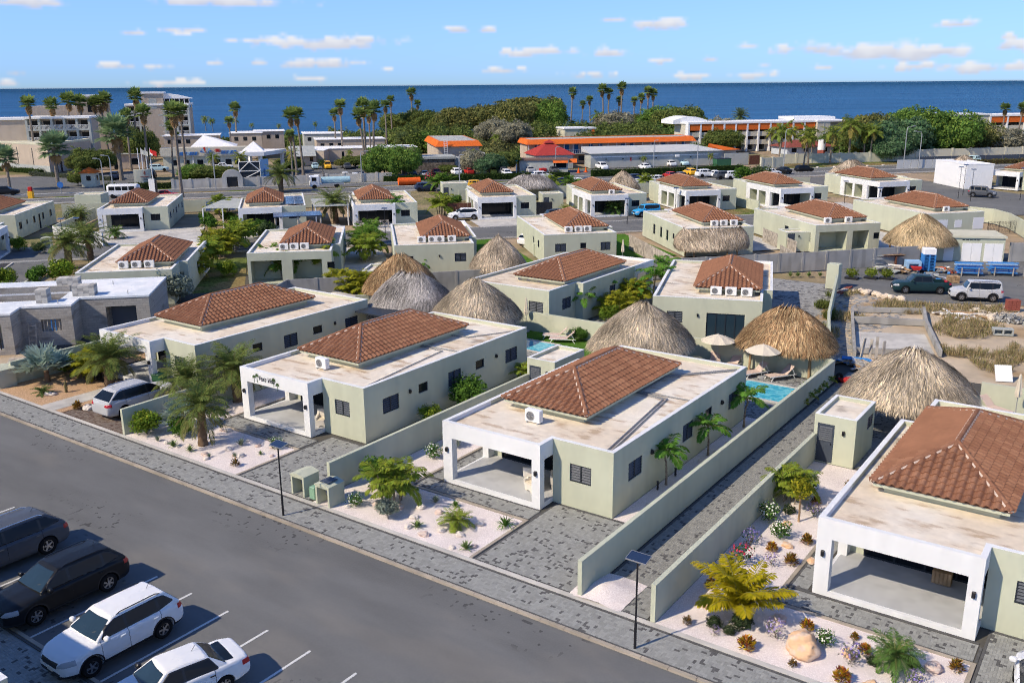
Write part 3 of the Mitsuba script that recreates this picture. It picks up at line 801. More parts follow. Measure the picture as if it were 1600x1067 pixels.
plant_kind('sago', feather_crown(62, 26, .75, 24, .17, green((0.05, 0.095, 0.03), .25), 1.2, .0, (.5, .9), None, .014), stem(.2, .14, .13, 0, 5)[0], 'date_trunk', (0, 0, .18))
tr, top = stem(.95, .20, .15, .0, 8, 7, 10, .12)
plant_kind('silver_fan', fan_crown(63, 16, 1.25, 1.15, 22, (0.22, 0.28, 0.24), 0, e0=1.3, e1=.1), tr, 'date_trunk', top)

# far palms
for i in range(4):
    tr, top = stem(11.0, .26, .17, (.0, .6, -.5, 1.0)[i], 70 + i, 9, 7)
    plant_kind(f'tall_fan{i}', fan_crown(80 + i, 30, .98, .85, 10, (0.13, 0.175, 0.05), 16, (0.30, 0.20, 0.10)), tr, 'palm_trunk', top)
for i in range(3):
    tr, top = stem(6.0, .20, .13, (.3, -.5, .8)[i], 90 + i, 8, 7)
    plant_kind(f'coconut{i}', feather_crown(95 + i, 20, 2.9, 20, .85, green((0.12, 0.175, 0.035), .3, (.15, .35, .6)[i]), 1.3, -.65, (.9, 1.6), green((0.2, 0.17, 0.05), .3), .075, .7), tr, 'palm_trunk', top)
tr, top = stem(3.2, .30, .26, 0, 99, 9, 8, .1)
plant_kind('canary', feather_crown(99, 46, 3.2, 22, .62, green((0.085, 0.12, 0.05), .3), 1.45, -.45, (.5, 1.1), None, .06), tr, 'date_trunk', top)
tr, top = stem(5.6, .26, .22, .1, 97, 9, 8)
plant_kind('stout_fan', fan_crown(97, 30, 1.45, 1.25, 13, (0.14, 0.20, 0.10), 5), tr, 'palm_trunk', top)

# trees (unit: about 8 m wide, 6 m tall) and shrubs (about 1 m)
for i, (c, lt) in enumerate([((0.055, 0.075, 0.022), (0.12, 0.13, 0.035)), ((0.075, 0.085, 0.030), (0.15, 0.14, 0.045)), ((0.055, 0.10, 0.022), (0.12, 0.17, 0.035)), ((0.14, 0.135, 0.095), (0.2, 0.19, 0.14)), ((0.045, 0.085, 0.04), (0.09, 0.13, 0.07))]):
    bl = blob_set(110 + i, 8.0, 6.0, .9, 18, .62)
    plant_kind(f'tree{i}', leaf_cloud(120 + i, bl, 420, .20, c, .35, light=lt, hollow=.5), limbs(130 + i, 8, 6, 1.9, 7, .2), gain=2.0)
for i, (c, lt) in enumerate([((0.05, 0.105, 0.02), (0.10, 0.18, 0.03)), ((0.09, 0.15, 0.02), (0.2, 0.24, 0.03)), ((0.045, 0.075, 0.03), (0.09, 0.12, 0.05)), ((0.16, 0.19, 0.15), (0.24, 0.27, 0.22))]):
    bl = blob_set(140 + i, 1.1, 1.0, .1, 9, .9)
    plant_kind(f'shrub{i}', leaf_cloud(150 + i, bl, 900, .055, c, .3, light=lt, hollow=.35), limbs(160 + i, 1, .9, .2, 6, .025), crown_name='foliage')

def blades(seed, n, L, w, col, e0=1.4, e1=.35, tipc=None, curve=.25):
    rng = np.random.default_rng(seed); out = []
    for i in range(n):
        f = i / n; e = e0 + (e1 - e0) * f + rng.normal(0, .08); az = i * 2.4 + rng.normal(0, .1); l = L * (.7 + .5 * rng.random())
        d = np.array([math.cos(az) * math.cos(e), math.sin(az) * math.cos(e), math.sin(e)]); s = np.array([-math.sin(az), math.cos(az), 0])
        p = np.array([[0, 0, .02], d * l * .5 + [0, 0, .02], d * l + [0, 0, .02 - curve * l * math.cos(e)]])
        v = np.vstack([p[0] - s * w * .7, p[0] + s * w * .7, p[1] - s * w, p[1] + s * w, p[2]])
        m = trimesh.Trimesh(v, [(0, 1, 3), (0, 3, 2), (2, 3, 4)], process=False)
        c = np.tile(np.array(col) * (.7 + .6 * rng.random()), (5, 1))
        if tipc is not None: c[4] = tipc
        out.append((m, c))
    return merge(out)
plant_kind('agave', blades(170, 34, .48, .035, (0.12, 0.17, 0.055)), leafbsdf='painted_by_vertex', crown_name='leaves')
plant_kind('agave_grey', blades(171, 36, .55, .03, (0.16, 0.19, 0.13), 1.45, .6), leafbsdf='painted_by_vertex', crown_name='leaves')
plant_kind('lily', blades(172, 40, .7, .035, (0.07, 0.14, 0.025), 1.35, .4, None, .5), leafbsdf='leafy', crown_name='leaves')
def croton(seed, cols, n=230, R=.32, H=.46, L=.095, w=.03):
    rng = np.random.default_rng(seed)
    d = rng.normal(0, 1, (n, 3)); d[:, 2] = np.abs(d[:, 2]); d /= np.linalg.norm(d, axis=1, keepdims=True)
    c = d * np.array([R, R, H]) * (.45 + .55 * rng.random((n, 1))) + [0, 0, .08]
    dd = d * [1, 1, .6] + [0, 0, .35] + rng.normal(0, .25, (n, 3)); dd /= np.linalg.norm(dd, axis=1, keepdims=True)
    wv = np.cross(dd, [0, 0, 1.0]); wv /= np.linalg.norm(wv, axis=1, keepdims=True) + 1e-9
    cc = np.array(cols)[rng.integers(len(cols), size=n)] * (.7 + .6 * rng.random((n, 1)))
    return cards(c, dd * L, wv * w, cc)
plant_kind('croton_gold', croton(180, [(0.42, 0.26, 0.01), (0.5, 0.36, 0.02), (0.16, 0.03, 0.02), (0.3, 0.10, 0.02), (0.12, 0.12, 0.02)]), limbs(181, .5, .4, .1, 5, .015), crown_name='leaves')
plant_kind('croton_dark', croton(182, [(0.06, 0.05, 0.025), (0.10, 0.05, 0.03), (0.05, 0.06, 0.02), (0.25, 0.13, 0.02)], 110, .28, .4), limbs(183, .5, .35, .1, 5, .015), crown_name='leaves')
plant_kind('croton_red', croton(184, [(0.20, 0.06, 0.02), (0.34, 0.17, 0.02), (0.09, 0.05, 0.025), (0.06, 0.08, 0.02), (0.28, 0.20, 0.03)]), limbs(185, .5, .35, .1, 5, .015), crown_name='leaves')
plant_kind('dome_shrub', leaf_cloud(186, [(0, 0, .2, .33, .33, .28)], 5200, .035, (0.028, 0.045, 0.02), .4, light=(0.09, 0.11, 0.05), lightness=.12, hollow=.7), limbs(187, .4, .3, .08, 5, .015), crown_name='foliage')
def flowering(seed, fc, n=150, R=.42, H=.75, leaf=(0.06, 0.10, 0.035), nf=46, airy=1.0):
    rng = np.random.default_rng(seed); out = [leaf_cloud(seed, [(0, 0, H * .5, R, R, H * .5)], 900 * airy, .05, leaf, .35, hollow=.2, light=(0.10, 0.14, 0.06))]
    d = rng.normal(0, 1, (nf, 3)); d[:, 2] = np.abs(d[:, 2]) * .9; d /= np.linalg.norm(d, axis=1, keepdims=True)
    c = d * np.array([R, R, H * .5]) * (.85 + .25 * rng.random((nf, 1))) + [0, 0, H * .55]
    a = np.cross(d, rng.normal(0, 1, (nf, 3))); a /= np.linalg.norm(a, axis=1, keepdims=True)
    fl = cards(c, a * .042, np.cross(d, a) * .042, np.array(fc) * (.75 + .5 * rng.random((nf, 1))))
    return merge(out), fl
for nm, fc, ai, lf in (('purple_flower', (0.24, 0.18, 0.42), .55, (0.09, 0.09, 0.08)), ('red_flower', (0.55, 0.05, 0.10), .8, (0.05, 0.09, 0.03)), ('white_flower', (0.70, 0.72, 0.62), 1.7, (0.055, 0.12, 0.025)), ('lavender', (0.30, 0.24, 0.46), .35, (0.16, 0.13, 0.12))):
    a_, b_ = flowering(hash(nm) % 1 + 190 + len(nm), fc, airy=ai, leaf=lf)
    plant_kind(nm, a_, limbs(191, .7, .7, .15, 8, .014), extra=[('flowers', P(b_, 'painted_by_vertex'), 'stuff')], crown_name='foliage')
PLANT['cactus'] = Kit().add('body', mikit.ply(tube([[0, 0, -.02], [0, 0, .35], [.01, 0, .66], [.01, 0, .7]], [.085, .095, .075, .03], 9), 'cactus_skin', smooth=40)).add('arm', mikit.ply(tube([[.05, 0, .25], [.15, 0, .27], [.17, 0, .42]], [.04, .045, .03], 7), 'cactus_skin', smooth=40))
scene['cactus_skin'] = matte(0.15, 0.13, 0.07)

def plant(kind, name, label, cat_, x, y, s=1.0, group=None, rz=None, z=0.0, sz=None):
    key = thing(name, label, cat_, group)
    r = (x * 53.1 + y * 97.7) % 360 if rz is None else rz
    PLANT[kind].place(key, mat(x, y, z, r, (s, s, sz if sz else s)))
    return key

def hedge(label, p, q, h, w, col=(0.05, 0.09, 0.025), name='hedge', lt=(0.10, 0.13, 0.04), size=.13, den=55):
    key = thing(name, label, 'hedge'); p, q = np.array(p, float), np.array(q, float); L = np.linalg.norm(q - p); rng = np.random.default_rng(int(L * 10))
    n = int(den * L); u = rng.random(n); side = rng.integers(0, 3, n)
    yy = np.where(side == 0, -1, np.where(side == 1, 1, rng.uniform(-1, 1, n))) * w / 2; zz = np.where(side == 2, 1, rng.random(n)) * h
    bump = .85 + .25 * np.sin(u * L * 1.3) * np.sin(u * L * .37 + 1)
    d = np.array([math.cos(0), 0, 0]); ax = (q - p) / L; nx = np.array([-ax[1], ax[0]])
    c = np.column_stack([p[0] + ax[0] * u * L + nx[0] * yy, p[1] + ax[1] * u * L + nx[1] * yy, zz * bump]) + rng.normal(0, .07, (n, 3))
    a = rng.normal(0, 1, (n, 3)); a /= np.linalg.norm(a, axis=1, keepdims=True); b = np.cross(a, rng.normal(0, 1, (n, 3))); b /= np.linalg.norm(b, axis=1, keepdims=True)
    s = size * (.6 + .8 * rng.random(n))
    cc = np.where(rng.random((n, 1)) < .3, np.array(lt), np.array(col)) * (.65 + .7 * rng.random((n, 1)))
    core = ext(LineString([p, q]).buffer(w * .36, cap_style=2), 0, h * .8)
    part(key, 'foliage', P(merge([cards(c, a * s[:, None], b * (s * .6)[:, None], cc), tint(core, np.array(col) * .5)]), 'leafy'))
    return key

def tufts(seed, pts, h, col, lt, n=9):
    """tufts of dry grass at the points: one mass"""
    rng = np.random.default_rng(seed); out = []
    pts = np.asarray(pts); k = len(pts) * n
    base = np.repeat(pts, n, 0) + rng.normal(0, .12, (k, 2))
    az = rng.random(k) * 6.28; e = rng.uniform(.5, 1.5, k); l = h * (.5 + .9 * rng.random(k))
    d = np.column_stack([np.cos(az) * np.cos(e), np.sin(az) * np.cos(e), np.sin(e)])
    s = np.column_stack([-np.sin(az), np.cos(az), np.zeros(k)])
    c = np.column_stack([base, np.zeros(k)]) + d * (l / 2)[:, None]
    cc = np.where(rng.random((k, 1)) < .35, np.array(lt), np.array(col)) * (.6 + .8 * rng.random((k, 1)))
    return cards(c, d * (l / 2)[:, None], s * (h * .05), cc)

# thatched shelters: layers of hanging straw over a hipped core
def thatch(seed, a, b, ridge, z0, z1, n, col, col2, rnd=.35):
    """a x b: half sizes at the eave; ridge: half length of the ridge along x"""
    rng = np.random.default_rng(seed); out = []
    def at(th, v):                      # v = 0 at the eave, 1 at the top
        c, s = np.cos(th), np.sin(th)
        p = 2.0 + 1.6 * (1 - rnd)
        r = (np.abs(c) ** p + np.abs(s) ** p) ** (-1 / p)
        vv = v ** .92
        q = np.clip(1 - v ** 1.14, 0, 1) + .03
        x = r * c * (a * q) + ridge * np.clip(c * 1.6, -1, 1) * vv; y = r * s * b * q
        return np.column_stack([x, y, z0 + (z1 - z0) * v + .18 * np.sin(v * np.pi)])
    k, m = 40, 12
    th = np.linspace(0, 2 * np.pi, k, endpoint=False); rows = [at(th, np.full(k, v)) * [.985, .985, 1] - [0, 0, .05] for v in np.linspace(0, 1, m)]
    V = np.vstack(rows); F = []
    for i in range(m - 1):
        for j in range(k):
            q = (i * k + j, i * k + (j + 1) % k, (i + 1) * k + (j + 1) % k, (i + 1) * k + j); F += [q[:3], (q[0], q[2], q[3])]
    core = trimesh.Trimesh(V, F, process=False)
    out.append(tint(core, np.array(col) * .45))
    u = rng.random(n); lay = np.clip(1 - np.sqrt(u), 0, 1) * 1.0
    thr = rng.random(n) * 2 * np.pi
    v0 = np.clip(lay + rng.normal(0, .02, n), 0.0, .98)
    p0 = at(thr, v0); p1 = at(thr + rng.normal(0, .02, n), np.clip(v0 + .13, 0, 1.0))
    d = p0 - p1; ln = np.linalg.norm(d, axis=1, keepdims=True) + 1e-6; d /= ln
    L = (.30 + .40 * rng.random((n, 1)))
    nrm = np.column_stack([np.cos(thr), np.sin(thr), np.full(n, .9)]); nrm /= np.linalg.norm(nrm, axis=1, keepdims=True)
    d = d + nrm * (.20 * rng.random((n, 1)) - .03) + rng.normal(0, .10, (n, 3)); d[:, 2] -= .12; d /= np.linalg.norm(d, axis=1, keepdims=True)
    w = np.cross(d, nrm); w /= np.linalg.norm(w, axis=1, keepdims=True)
    cen = p0 + nrm * (.03 + .06 * rng.random((n, 1)))
    patch = .8 + .35 * np.sin(thr * 3 + seed) * np.sin(v0 * 7 + seed)
    cc = np.where(rng.random((n, 1)) < .4, np.array(col2), np.array(col)) * (.42 + 1.15 * rng.random((n, 1)) ** 1.1) * patch[:, None]
    out.append(cards(cen, d * L, w * (.022 + .04 * rng.random((n, 1)) ** 2), cc))
    nf = n // 6; thf = rng.random(nf) * 2 * np.pi; p = at(thf, np.zeros(nf))
    d = np.column_stack([np.cos(thf) * .35, np.sin(thf) * .35, -np.ones(nf)]) + rng.normal(0, .15, (nf, 3)); d /= np.linalg.norm(d, axis=1, keepdims=True)
    w = np.column_stack([-np.sin(thf), np.cos(thf), np.zeros(nf)])
    out.append(cards(p + d * .08, d * (.16 + .2 * rng.random((nf, 1))), w * .035, np.where(rng.random((nf, 1)) < .4, np.array(col2), np.array(col)) * (.5 + .7 * rng.random((nf, 1)))))
    return merge(out)

STRAW = {'grey': ((0.40, 0.37, 0.34), (0.54, 0.50, 0.46)), 'tan': ((0.50, 0.40, 0.29), (0.66, 0.55, 0.41)), 'brown': ((0.38, 0.23, 0.12), (0.60, 0.43, 0.24)), 'gold': ((0.56, 0.41, 0.23), (0.70, 0.55, 0.34)), 'mix': ((0.46, 0.39, 0.30), (0.66, 0.54, 0.38))}
def palapa(label, x, y, a, b, rz, z1=4.5, z0=2.0, ridge=.25, tone='tan', n=7000, seed=1, rnd=.35):
    key = thing('thatched_shelter', label, 'thatched shelter', 'thatched shelters'); M = mat(x, y, 0, rz)
    part(key, 'thatch', P(thatch(seed, a, b, ridge, z0, z1, n, *STRAW[tone], rnd)), M)
    for i in (-1, 1):
        for j in (-1, 1):
            part(key, 'post', mikit.ply(cyl((i * a * .66, j * b * .66, -.05), (i * a * .64, j * b * .64, z0 + .55), .085, 8), 'wood', smooth=40), M)
    return key

# ------------------------------------------------------------------ vehicles (facing +x, on the ground at the middle of the wheelbase)
def ring(x, zb, zs, zt, w, wt, off=0.0, nose=0.0):
    """one cross-section: underside zb, shoulder zs, top zt; half widths w at the shoulder, wt at the top edge"""
    w, wt, zb, zt, zs = w + off, wt + off, zb - off, zt + off, zs
    half = [(w * .86, zb), (w * .965, zb + .09), (w, zb + .26), (w, (zb + zs) / 2 + .1), (w * .975, zs), (wt + (w - wt) * .35, zs + (zt - zs) * .72), (wt * .8, zt), (0.0, zt + .025)]
    return np.array([(x, s * y, z) for y, z in half for s in (1, -1)])

def hull_chain(rs):
    out = None
    for a, b in zip(rs[:-1], rs[1:]):
        h = m3.Manifold.hull_points(np.vstack([a, b])); out = h if out is None else out + h
    return out

def cabin(c, off=0.0):
    """c: dict with xa xb xc xd (screen foot, roof front, roof rear, rear foot), zb zr, wb wr"""
    pts = []
    def corner(x, y, z, r):
        s = trimesh.creation.icosphere(1, r + off).vertices; pts.append(s + [x, y, z])
    r = .07
    for s in (-1, 1):
        corner(c['xa'] - r, s * (c['wb'] - r), c['zb'], r); corner(c['xd'] + r, s * (c['wb'] - r), c['zb'], r)
        corner(c['xb'], s * (c['wr'] - r), c['zr'] - .05 - r, r); corner(c['xc'], s * (c['wr'] - r), c['zr'] - .06 - r, r)
        corner((c['xb'] + c['xc']) / 2 + .1, s * (c['wr'] - r) * .9, c['zr'] - .015 - r, r)
    corner((c['xb'] + c['xc']) / 2, 0, c['zr'] - r, r); corner(c['xb'], 0, c['zr'] - .025 - r, r); corner(c['xc'], 0, c['zr'] - .03 - r, r); corner(c['xa'] + .03 - r, 0, c['zb'], r)
    return m3.Manifold.hull_points(np.vstack(pts))

def prism_xz(poly, y0, y1):
    """polygon in x, z extruded along y"""
    m = m3.Manifold.extrude(m3.CrossSection([np.array(poly, float) if Polygon(poly).exterior.is_ccw else np.array(poly, float)[::-1]]), y1 - y0)
    return m.rotate((90, 0, 0)).translate((0, y1, 0))
def prism_yz(poly, x0, x1):
    m = m3.Manifold.extrude(m3.CrossSection([np.array(poly, float) if Polygon(poly).exterior.is_ccw else np.array(poly, float)[::-1]]), x1 - x0)
    return m.rotate((90, 0, 90)).translate((x0, 0, 0))

def wheel_kit(k, name, x, y, r, w, spokes=5, twist=0.0):
    s = 1 if y > 0 else -1
    prof = np.array([(r * .62, -w / 2), (r * .9, -w / 2), (r * .985, -w * .36), (r, -w * .2), (r, w * .2), (r * .985, w * .36), (r * .9, w / 2), (r * .62, w / 2), (r * .62, -w / 2)])
    tyre = trimesh.creation.revolve(prof, sections=28)
    Mw = mat(x, y, r, 0, 1, 90)
    k.add(name, mikit.ply(tyre.apply_transform(Mw), 'tyre', smooth=40))
    f = s * w * .40
    rim = [trimesh.creation.annulus(r * .56, r * .64, w * .75), trimesh.creation.cylinder(r * .14, .05, sections=12).apply_translation([0, 0, -f * .82])]
    for i in range(spokes):
        b = bx(r * .08, r * .58, -r * .085, r * .085, -.012, .012); b.apply_transform(trimesh.transformations.rotation_matrix(twist, [0, 0, 1], [r * .1, 0, 0])); b.apply_translation([0, 0, -f * .8])
        rim.append(b.apply_transform(trimesh.transformations.rotation_matrix(2 * math.pi * i / spokes, [0, 0, 1])))
    k.add(name + '__rim', mikit.ply(cat(rim).apply_transform(mat(x, y, r, 0, 1, 90)), 'rim'))
    k.add(name + '__hub_shade', mikit.ply(trimesh.creation.cylinder(r * .57, w * .3, sections=20).apply_transform(mat(x, y, r, 0, 1, 90)), 'black_metal'))

def car_kit(sp, simple=False):
    """sp: wb wheelbase, r wheel radius, W half width, stations, cabin, side windows, ..."""
    k = Kit(); wb, r, W = sp['wb'], sp['r'], sp['W']
    body = hull_chain([ring(*s) for s in sp['st']]); cab = cabin(sp['cab'])
    full = (body + cab).refine_to_length(.13 if simple else .075)
    sm = tm(full); sm.merge_vertices(); trimesh.smoothing.filter_taubin(sm, .5, .52, 14)
    def grown(d):
        g = sm.copy(); g.vertices = g.vertices + g.vertex_normals * d
        return m3.Manifold(m3.Mesh(np.asarray(g.vertices, np.float32), np.asarray(g.faces, np.uint32)))
    full = grown(0.0); shell = cabo = grown(.008); band = grown(.005)
    def wells(m):
        for sx in (-1, 1): m = m - m3.Manifold.cylinder(4, r * 1.14, r * 1.14, 32).rotate((90, 0, 0)).translate((sx * wb / 2, 2, r * 1.02))
        return m
    full = wells(full)
    if sp.get('bed'): full = full - cube(*sp['bed'])
    full = full + cube(-wb / 2 - .1, wb / 2 + .1, -W * .62, W * .62, r * .6, r * 1.9)
    k.add('body', mikit.ply(tm(full), 'car_white', smooth=40))
    c = sp['cab']; zb, zr = c['zb'], c['zr']
    up_only = cube(-9, 9, -9, 9, zb - .0, 9)
    glass = [cabo ^ prism_xz(p, -3, 3) for p in sp['side']]
    def ends(front):
        w1, w2 = c['wb'] * .90, c['wr'] * .86
        z0, z1 = (sp['ws_z'] if front else sp.get('rw_z', (zb + .06, zr - .14)))
        x0, x1 = (min(c['xb'] + .02, 9), c['xa'] + .2) if front else (c['xd'] - .25, c['xc'] - .02)
        return cabo ^ prism_yz([(-w1, z0), (w1, z0), (w2, z1), (-w2, z1)], x0, x1)
    if simple:
        k.add('windows', mikit.ply(cat([tm(g) for g in glass + [ends(True), ends(False)]]), 'dark_glass', smooth=40))
        wh = [trimesh.creation.cylinder(r, .2, sections=14).apply_transform(mat(sx * wb / 2, sy * (W - .11), r, 0, 1, 90)) for sx in (-1, 1) for sy in (-1, 1)]
        k.add('wheels', mikit.ply(cat(wh), 'tyre')); return k
    k.add('windscreen', mikit.ply(tm(ends(True)), 'blue_glass', smooth=40)); k.add('rear_window', mikit.ply(tm(ends(False)), 'dark_glass', smooth=40))
    hull = unary_union([Polygon(p).convex_hull for p in sp['side']]).convex_hull.buffer(.035)
    ring_ = np.array(hull.exterior.coords)[:-1]
    k.add('window_surround', mikit.ply(tm(band ^ prism_xz(ring_, -3, 3)), 'black_metal', smooth=40))
    for p in sp['side']:
        for s in (1, -1): k.add('side_window', mikit.ply(tm(cabo ^ prism_xz(p, 0.05 * s if s > 0 else -3, 3 if s > 0 else -.05)), 'dark_glass', smooth=40))
    for sx in (1, -1):
        for s in (1, -1): wheel_kit(k, 'wheel', sx * wb / 2, s * (W - .115), r, .215, sp.get('spokes', 5), sp.get('twist', 0.0))
    xf, xr = sp['st'][0][0], sp['st'][-1][0]
    if xf < xr: xf, xr = xr, xf
    for s in (1, -1):
        k.add('headlight', mikit.ply(tm(shell ^ prism_yz(sp['head'] if s > 0 else [(-a, b) for a, b in sp['head']], xf - sp.get('head_len', .42), xf + 1)), 'lamp_glass', smooth=40))
        k.add('tail_light', mikit.ply(tm(shell ^ prism_yz(sp['tail'] if s > 0 else [(-a, b) for a, b in sp['tail']], xr - 1, xr + sp.get('tail_len', .28))), 'tail_red', smooth=40))
    k.add('grille', mikit.ply(tm(shell ^ prism_yz(sp['grille'], xf - .3, xf + 1)), 'black_metal', smooth=40))
    k.add('air_intake', mikit.ply(tm(shell ^ prism_yz([(-W * .55, .34), (W * .55, .34), (W * .62, .46), (-W * .62, .46)], xf - .3, xf + 1)), 'black_metal', smooth=40))
    k.add('number_plate', mikit.ply(rbox(xf - .02, xf + .015, -.16, .16, sp.get('plate_z', .42), sp.get('plate_z', .42) + .14, .006), 'ivory_plastic'))
    zs = [z for z in sp['seams']]
    seam = shell ^ cube(zs[0], zs[0] + .012, -3, 3, .38, c['zb'] + .02)
    for z in zs[1:]: seam = seam + (shell ^ cube(z, z + .012, -3, 3, .38, c['zb'] + .02))
    k.add('door_seams', mikit.ply(tm(seam), 'black_metal'), kind='stuff')
    if sp.get('clad'):
        cl = [] and [trimesh.creation.annulus(r * 1.13, r * 1.3, .05, sections=36).apply_transform(mat(sx * wb / 2, s * (W - .012), r, 0, 1, 90)) for sx in (-1, 1) for s in (-1, 1)]
        lower = grown(.006) ^ cube(-9, 9, -9, 9, 0, sp['st'][3][1] + .16)
        for sx in (-1, 1): lower = lower + ((grown(.012) - cube(-9, 9, -W + .14, W - .14, -9, 9)) ^ m3.Manifold.cylinder(4, r * 1.3, r * 1.3, 36).rotate((90, 0, 0)).translate((sx * wb / 2, 2, r * 1.02)))
        for sx in (-1, 1): lower = lower - m3.Manifold.cylinder(4, r * 1.16, r * 1.16, 32).rotate((90, 0, 0)).translate((sx * wb / 2, 2, r * 1.02))
        k.add('cladding', mikit.ply(cat([tm(lower)] + [tm(mf(a) ^ cube(-9, 9, -9, 9, .25, 9)) for a in cl]), 'black_metal', smooth=40))
    for s in (1, -1):
        k.add('wing_mirror', mikit.ply(rbox(c['xa'] - .34, c['xa'] - .18, s * (W - .02) if s > 0 else -W - .2, s * (W - .02) + .22 if s > 0 else -W + .02, c['zb'] + .02, c['zb'] + .18, .04), sp.get('mirror', 'car_white'), smooth=40))
        for hx in sp['handles']: k.add('door_handle', mikit.ply(rbox(hx - .09, hx + .09, s * W - .02, s * W + .028, c['zb'] - .14, c['zb'] - .105, .01), sp.get('handle', 'car_white')))
        if sp.get('rails'):
            y = s * (c['wr'] - .05); k.add('roof_rail', mikit.ply(tube([(c['xb'] - .1, y, zr - .07), (c['xb'] - .25, y, zr - .005), (c['xc'] + .3, y, zr - .005), (c['xc'] + .1, y, zr - .08)], .018, 6), sp['rails'], smooth=40))
    k.add('aerial', mikit.ply(tube([(c['xc'] + .25, 0, zr - .05), (c['xc'] + .1, 0, zr + .14)], .008, 5), 'black_metal'))
    k.add('wiper', mikit.ply(cat([tube([(c['xa'] - .02, y, c['zb'] + .05), (c['xa'] - .22, y + .42, c['zb'] + .19)], .012, 4) for y in (-.55, .05)]), 'black_metal'))
    return k

def suv_spec(L=4.5, wb=2.68, W=.92, H=1.66, hood=1.0, belt=1.08, r=.35, rear=.55, rake=.75, cx=0.0, **kw):
    xf = L / 2 + cx; xr = -L / 2 + cx
    xa = wb / 2 - .28; xb = xa - rake
    s = dict(wb=wb, r=r, W=W,
             st=[(xf, .32, .62, .74, W * .62, W * .5), (xf - .10, .26, .68, .83, W * .80, W * .64), (xf - .38, .23, .80, hood - .06, W * .96, W * .78), (xf - .75, .22, .90, hood, W, W * .82), (xa + .05, .22, belt - .12, belt - .03, W, W * .86), (0, .22, belt - .1, belt, W, W * .88), (xr + .7, .22, belt - .08, belt + .02, W, W * .88), (xr + .22, .26, belt - .16, belt, W * .96, W * .82), (xr + .03, .34, belt - .3, belt - .1, W * .86, W * .72), (xr, .40, .66, .78, W * .78, W * .66)],
             cab=dict(xa=xa, xb=xb, xc=xr + rear, xd=xr + .14, zb=belt - .02, zr=H, wb=W * .90, wr=W * .70), ws_z=(belt + .03, H - .13), rw_z=(belt + .06, H - .16))
    b, t = belt + .035, H - .15
    x2 = xr + rear
    m1, m2 = xa - .95 - .15, max(xr + .95, x2 + .32)
    s['side'] = [[(xa - .22, b), (m1 + .05, b), (m1 + .05, t), (xb + .02, t), (xa - .40, b + .22)], [(m1 - .05, b), (m2 + .06, b), (m2 + .06, t), (m1 - .05, t)], [(m2 - .05, b + .02), (xr + .42, b + .10), (x2 + .06, t - .03), (m2 - .05, t)]]
    s['head'] = [(W * .45, .66), (W * 1.2, .72), (W * 1.2, .93), (W * .62, .82)]; s['tail'] = [(W * .55, .86), (W * 1.1, .84), (W * 1.1, 1.03), (W * .62, .99)]
    s['grille'] = [(-W * .42, .60), (W * .42, .60), (W * .5, .79), (-W * .5, .79)]; s['seams'] = [xa - .12, m1, m2]; s['handles'] = [m1 + .22, m2 + .2]; s['clad'] = True; s['rails'] = 'black_metal'
    s.update(kw); return s

SPORTY = suv_spec(4.45, 2.64, .925, 1.62, 1.0, 1.07, .345, .62, .78, mirror='car_white', spokes=5)
SEVEN = suv_spec(4.75, 2.76, .92, 1.68, 1.02, 1.08, .36, .72, .85, spokes=6, twist=.5, mirror='car_black', handle='car_black', rails='black_metal')
LARGE = suv_spec(5.0, 2.95, .95, 1.70, 1.06, 1.10, .38, .85, .9, spokes=5, twist=.2, rails='chrome', clad=False)
def sedan_spec():
    W, L, wb, belt, H = .84, 4.4, 2.58, .93, 1.40
    s = suv_spec(L, wb, W, H, .86, belt, .30, .95, .62)
    xf, xr = L / 2, -L / 2
    s['st'] = [(xf, .34, .55, .62, W * .7, W * .55), (xf - .1, .26, .6, .70, W * .86, W * .7), (xf - .4, .2, .7, .80, W * .98, W * .8), (xf - .9, .19, .80, .86, W, W * .84), (wb / 2 - .35, .19, .84, .92, W, W * .86), (0, .19, .84, belt, W, W * .88), (xr + .9, .19, .84, .96, W, W * .88), (xr + .4, .22, .84, .97, W * .97, W * .84), (xr + .05, .3, .74, .93, W * .88, W * .76), (xr, .36, .62, .72, W * .82, W * .7)]
    s['cab'] = dict(xa=.98, xb=.34, xc=-.86, xd=-1.46, zb=belt - .02, zr=H, wb=W * .90, wr=W * .68)
    b, t = belt + .03, H - .12
    s['side'] = [[(.74, b), (.0 + -.07, b), (-.07, t), (.30, t)], [(-.15, b), (-1.12, b), (-.92, t - .02), (-.15, t)]]
    s['ws_z'] = (belt + .02, H - .1); s['rw_z'] = (belt + .04, H - .12)
    s['head'] = [(W * .48, .58), (W * 1.1, .58), (W * 1.1, .72), (W * .52, .70)]; s['tail'] = [(W * .5, .70), (W * 1.1, .70), (W * 1.1, .86), (W * .5, .86)]
    s['grille'] = [(-W * .4, .56), (W * .4, .56), (W * .42, .66), (-W * .42, .66)]; s['seams'] = [.82, -.11, -1.02]; s['handles'] = [.05, -.92]
    s['clad'] = False; s['rails'] = None; s['mirror'] = 'black_metal'; s['handle'] = 'black_metal'; s['spokes'] = 7; s['plate_z'] = .36
    return s
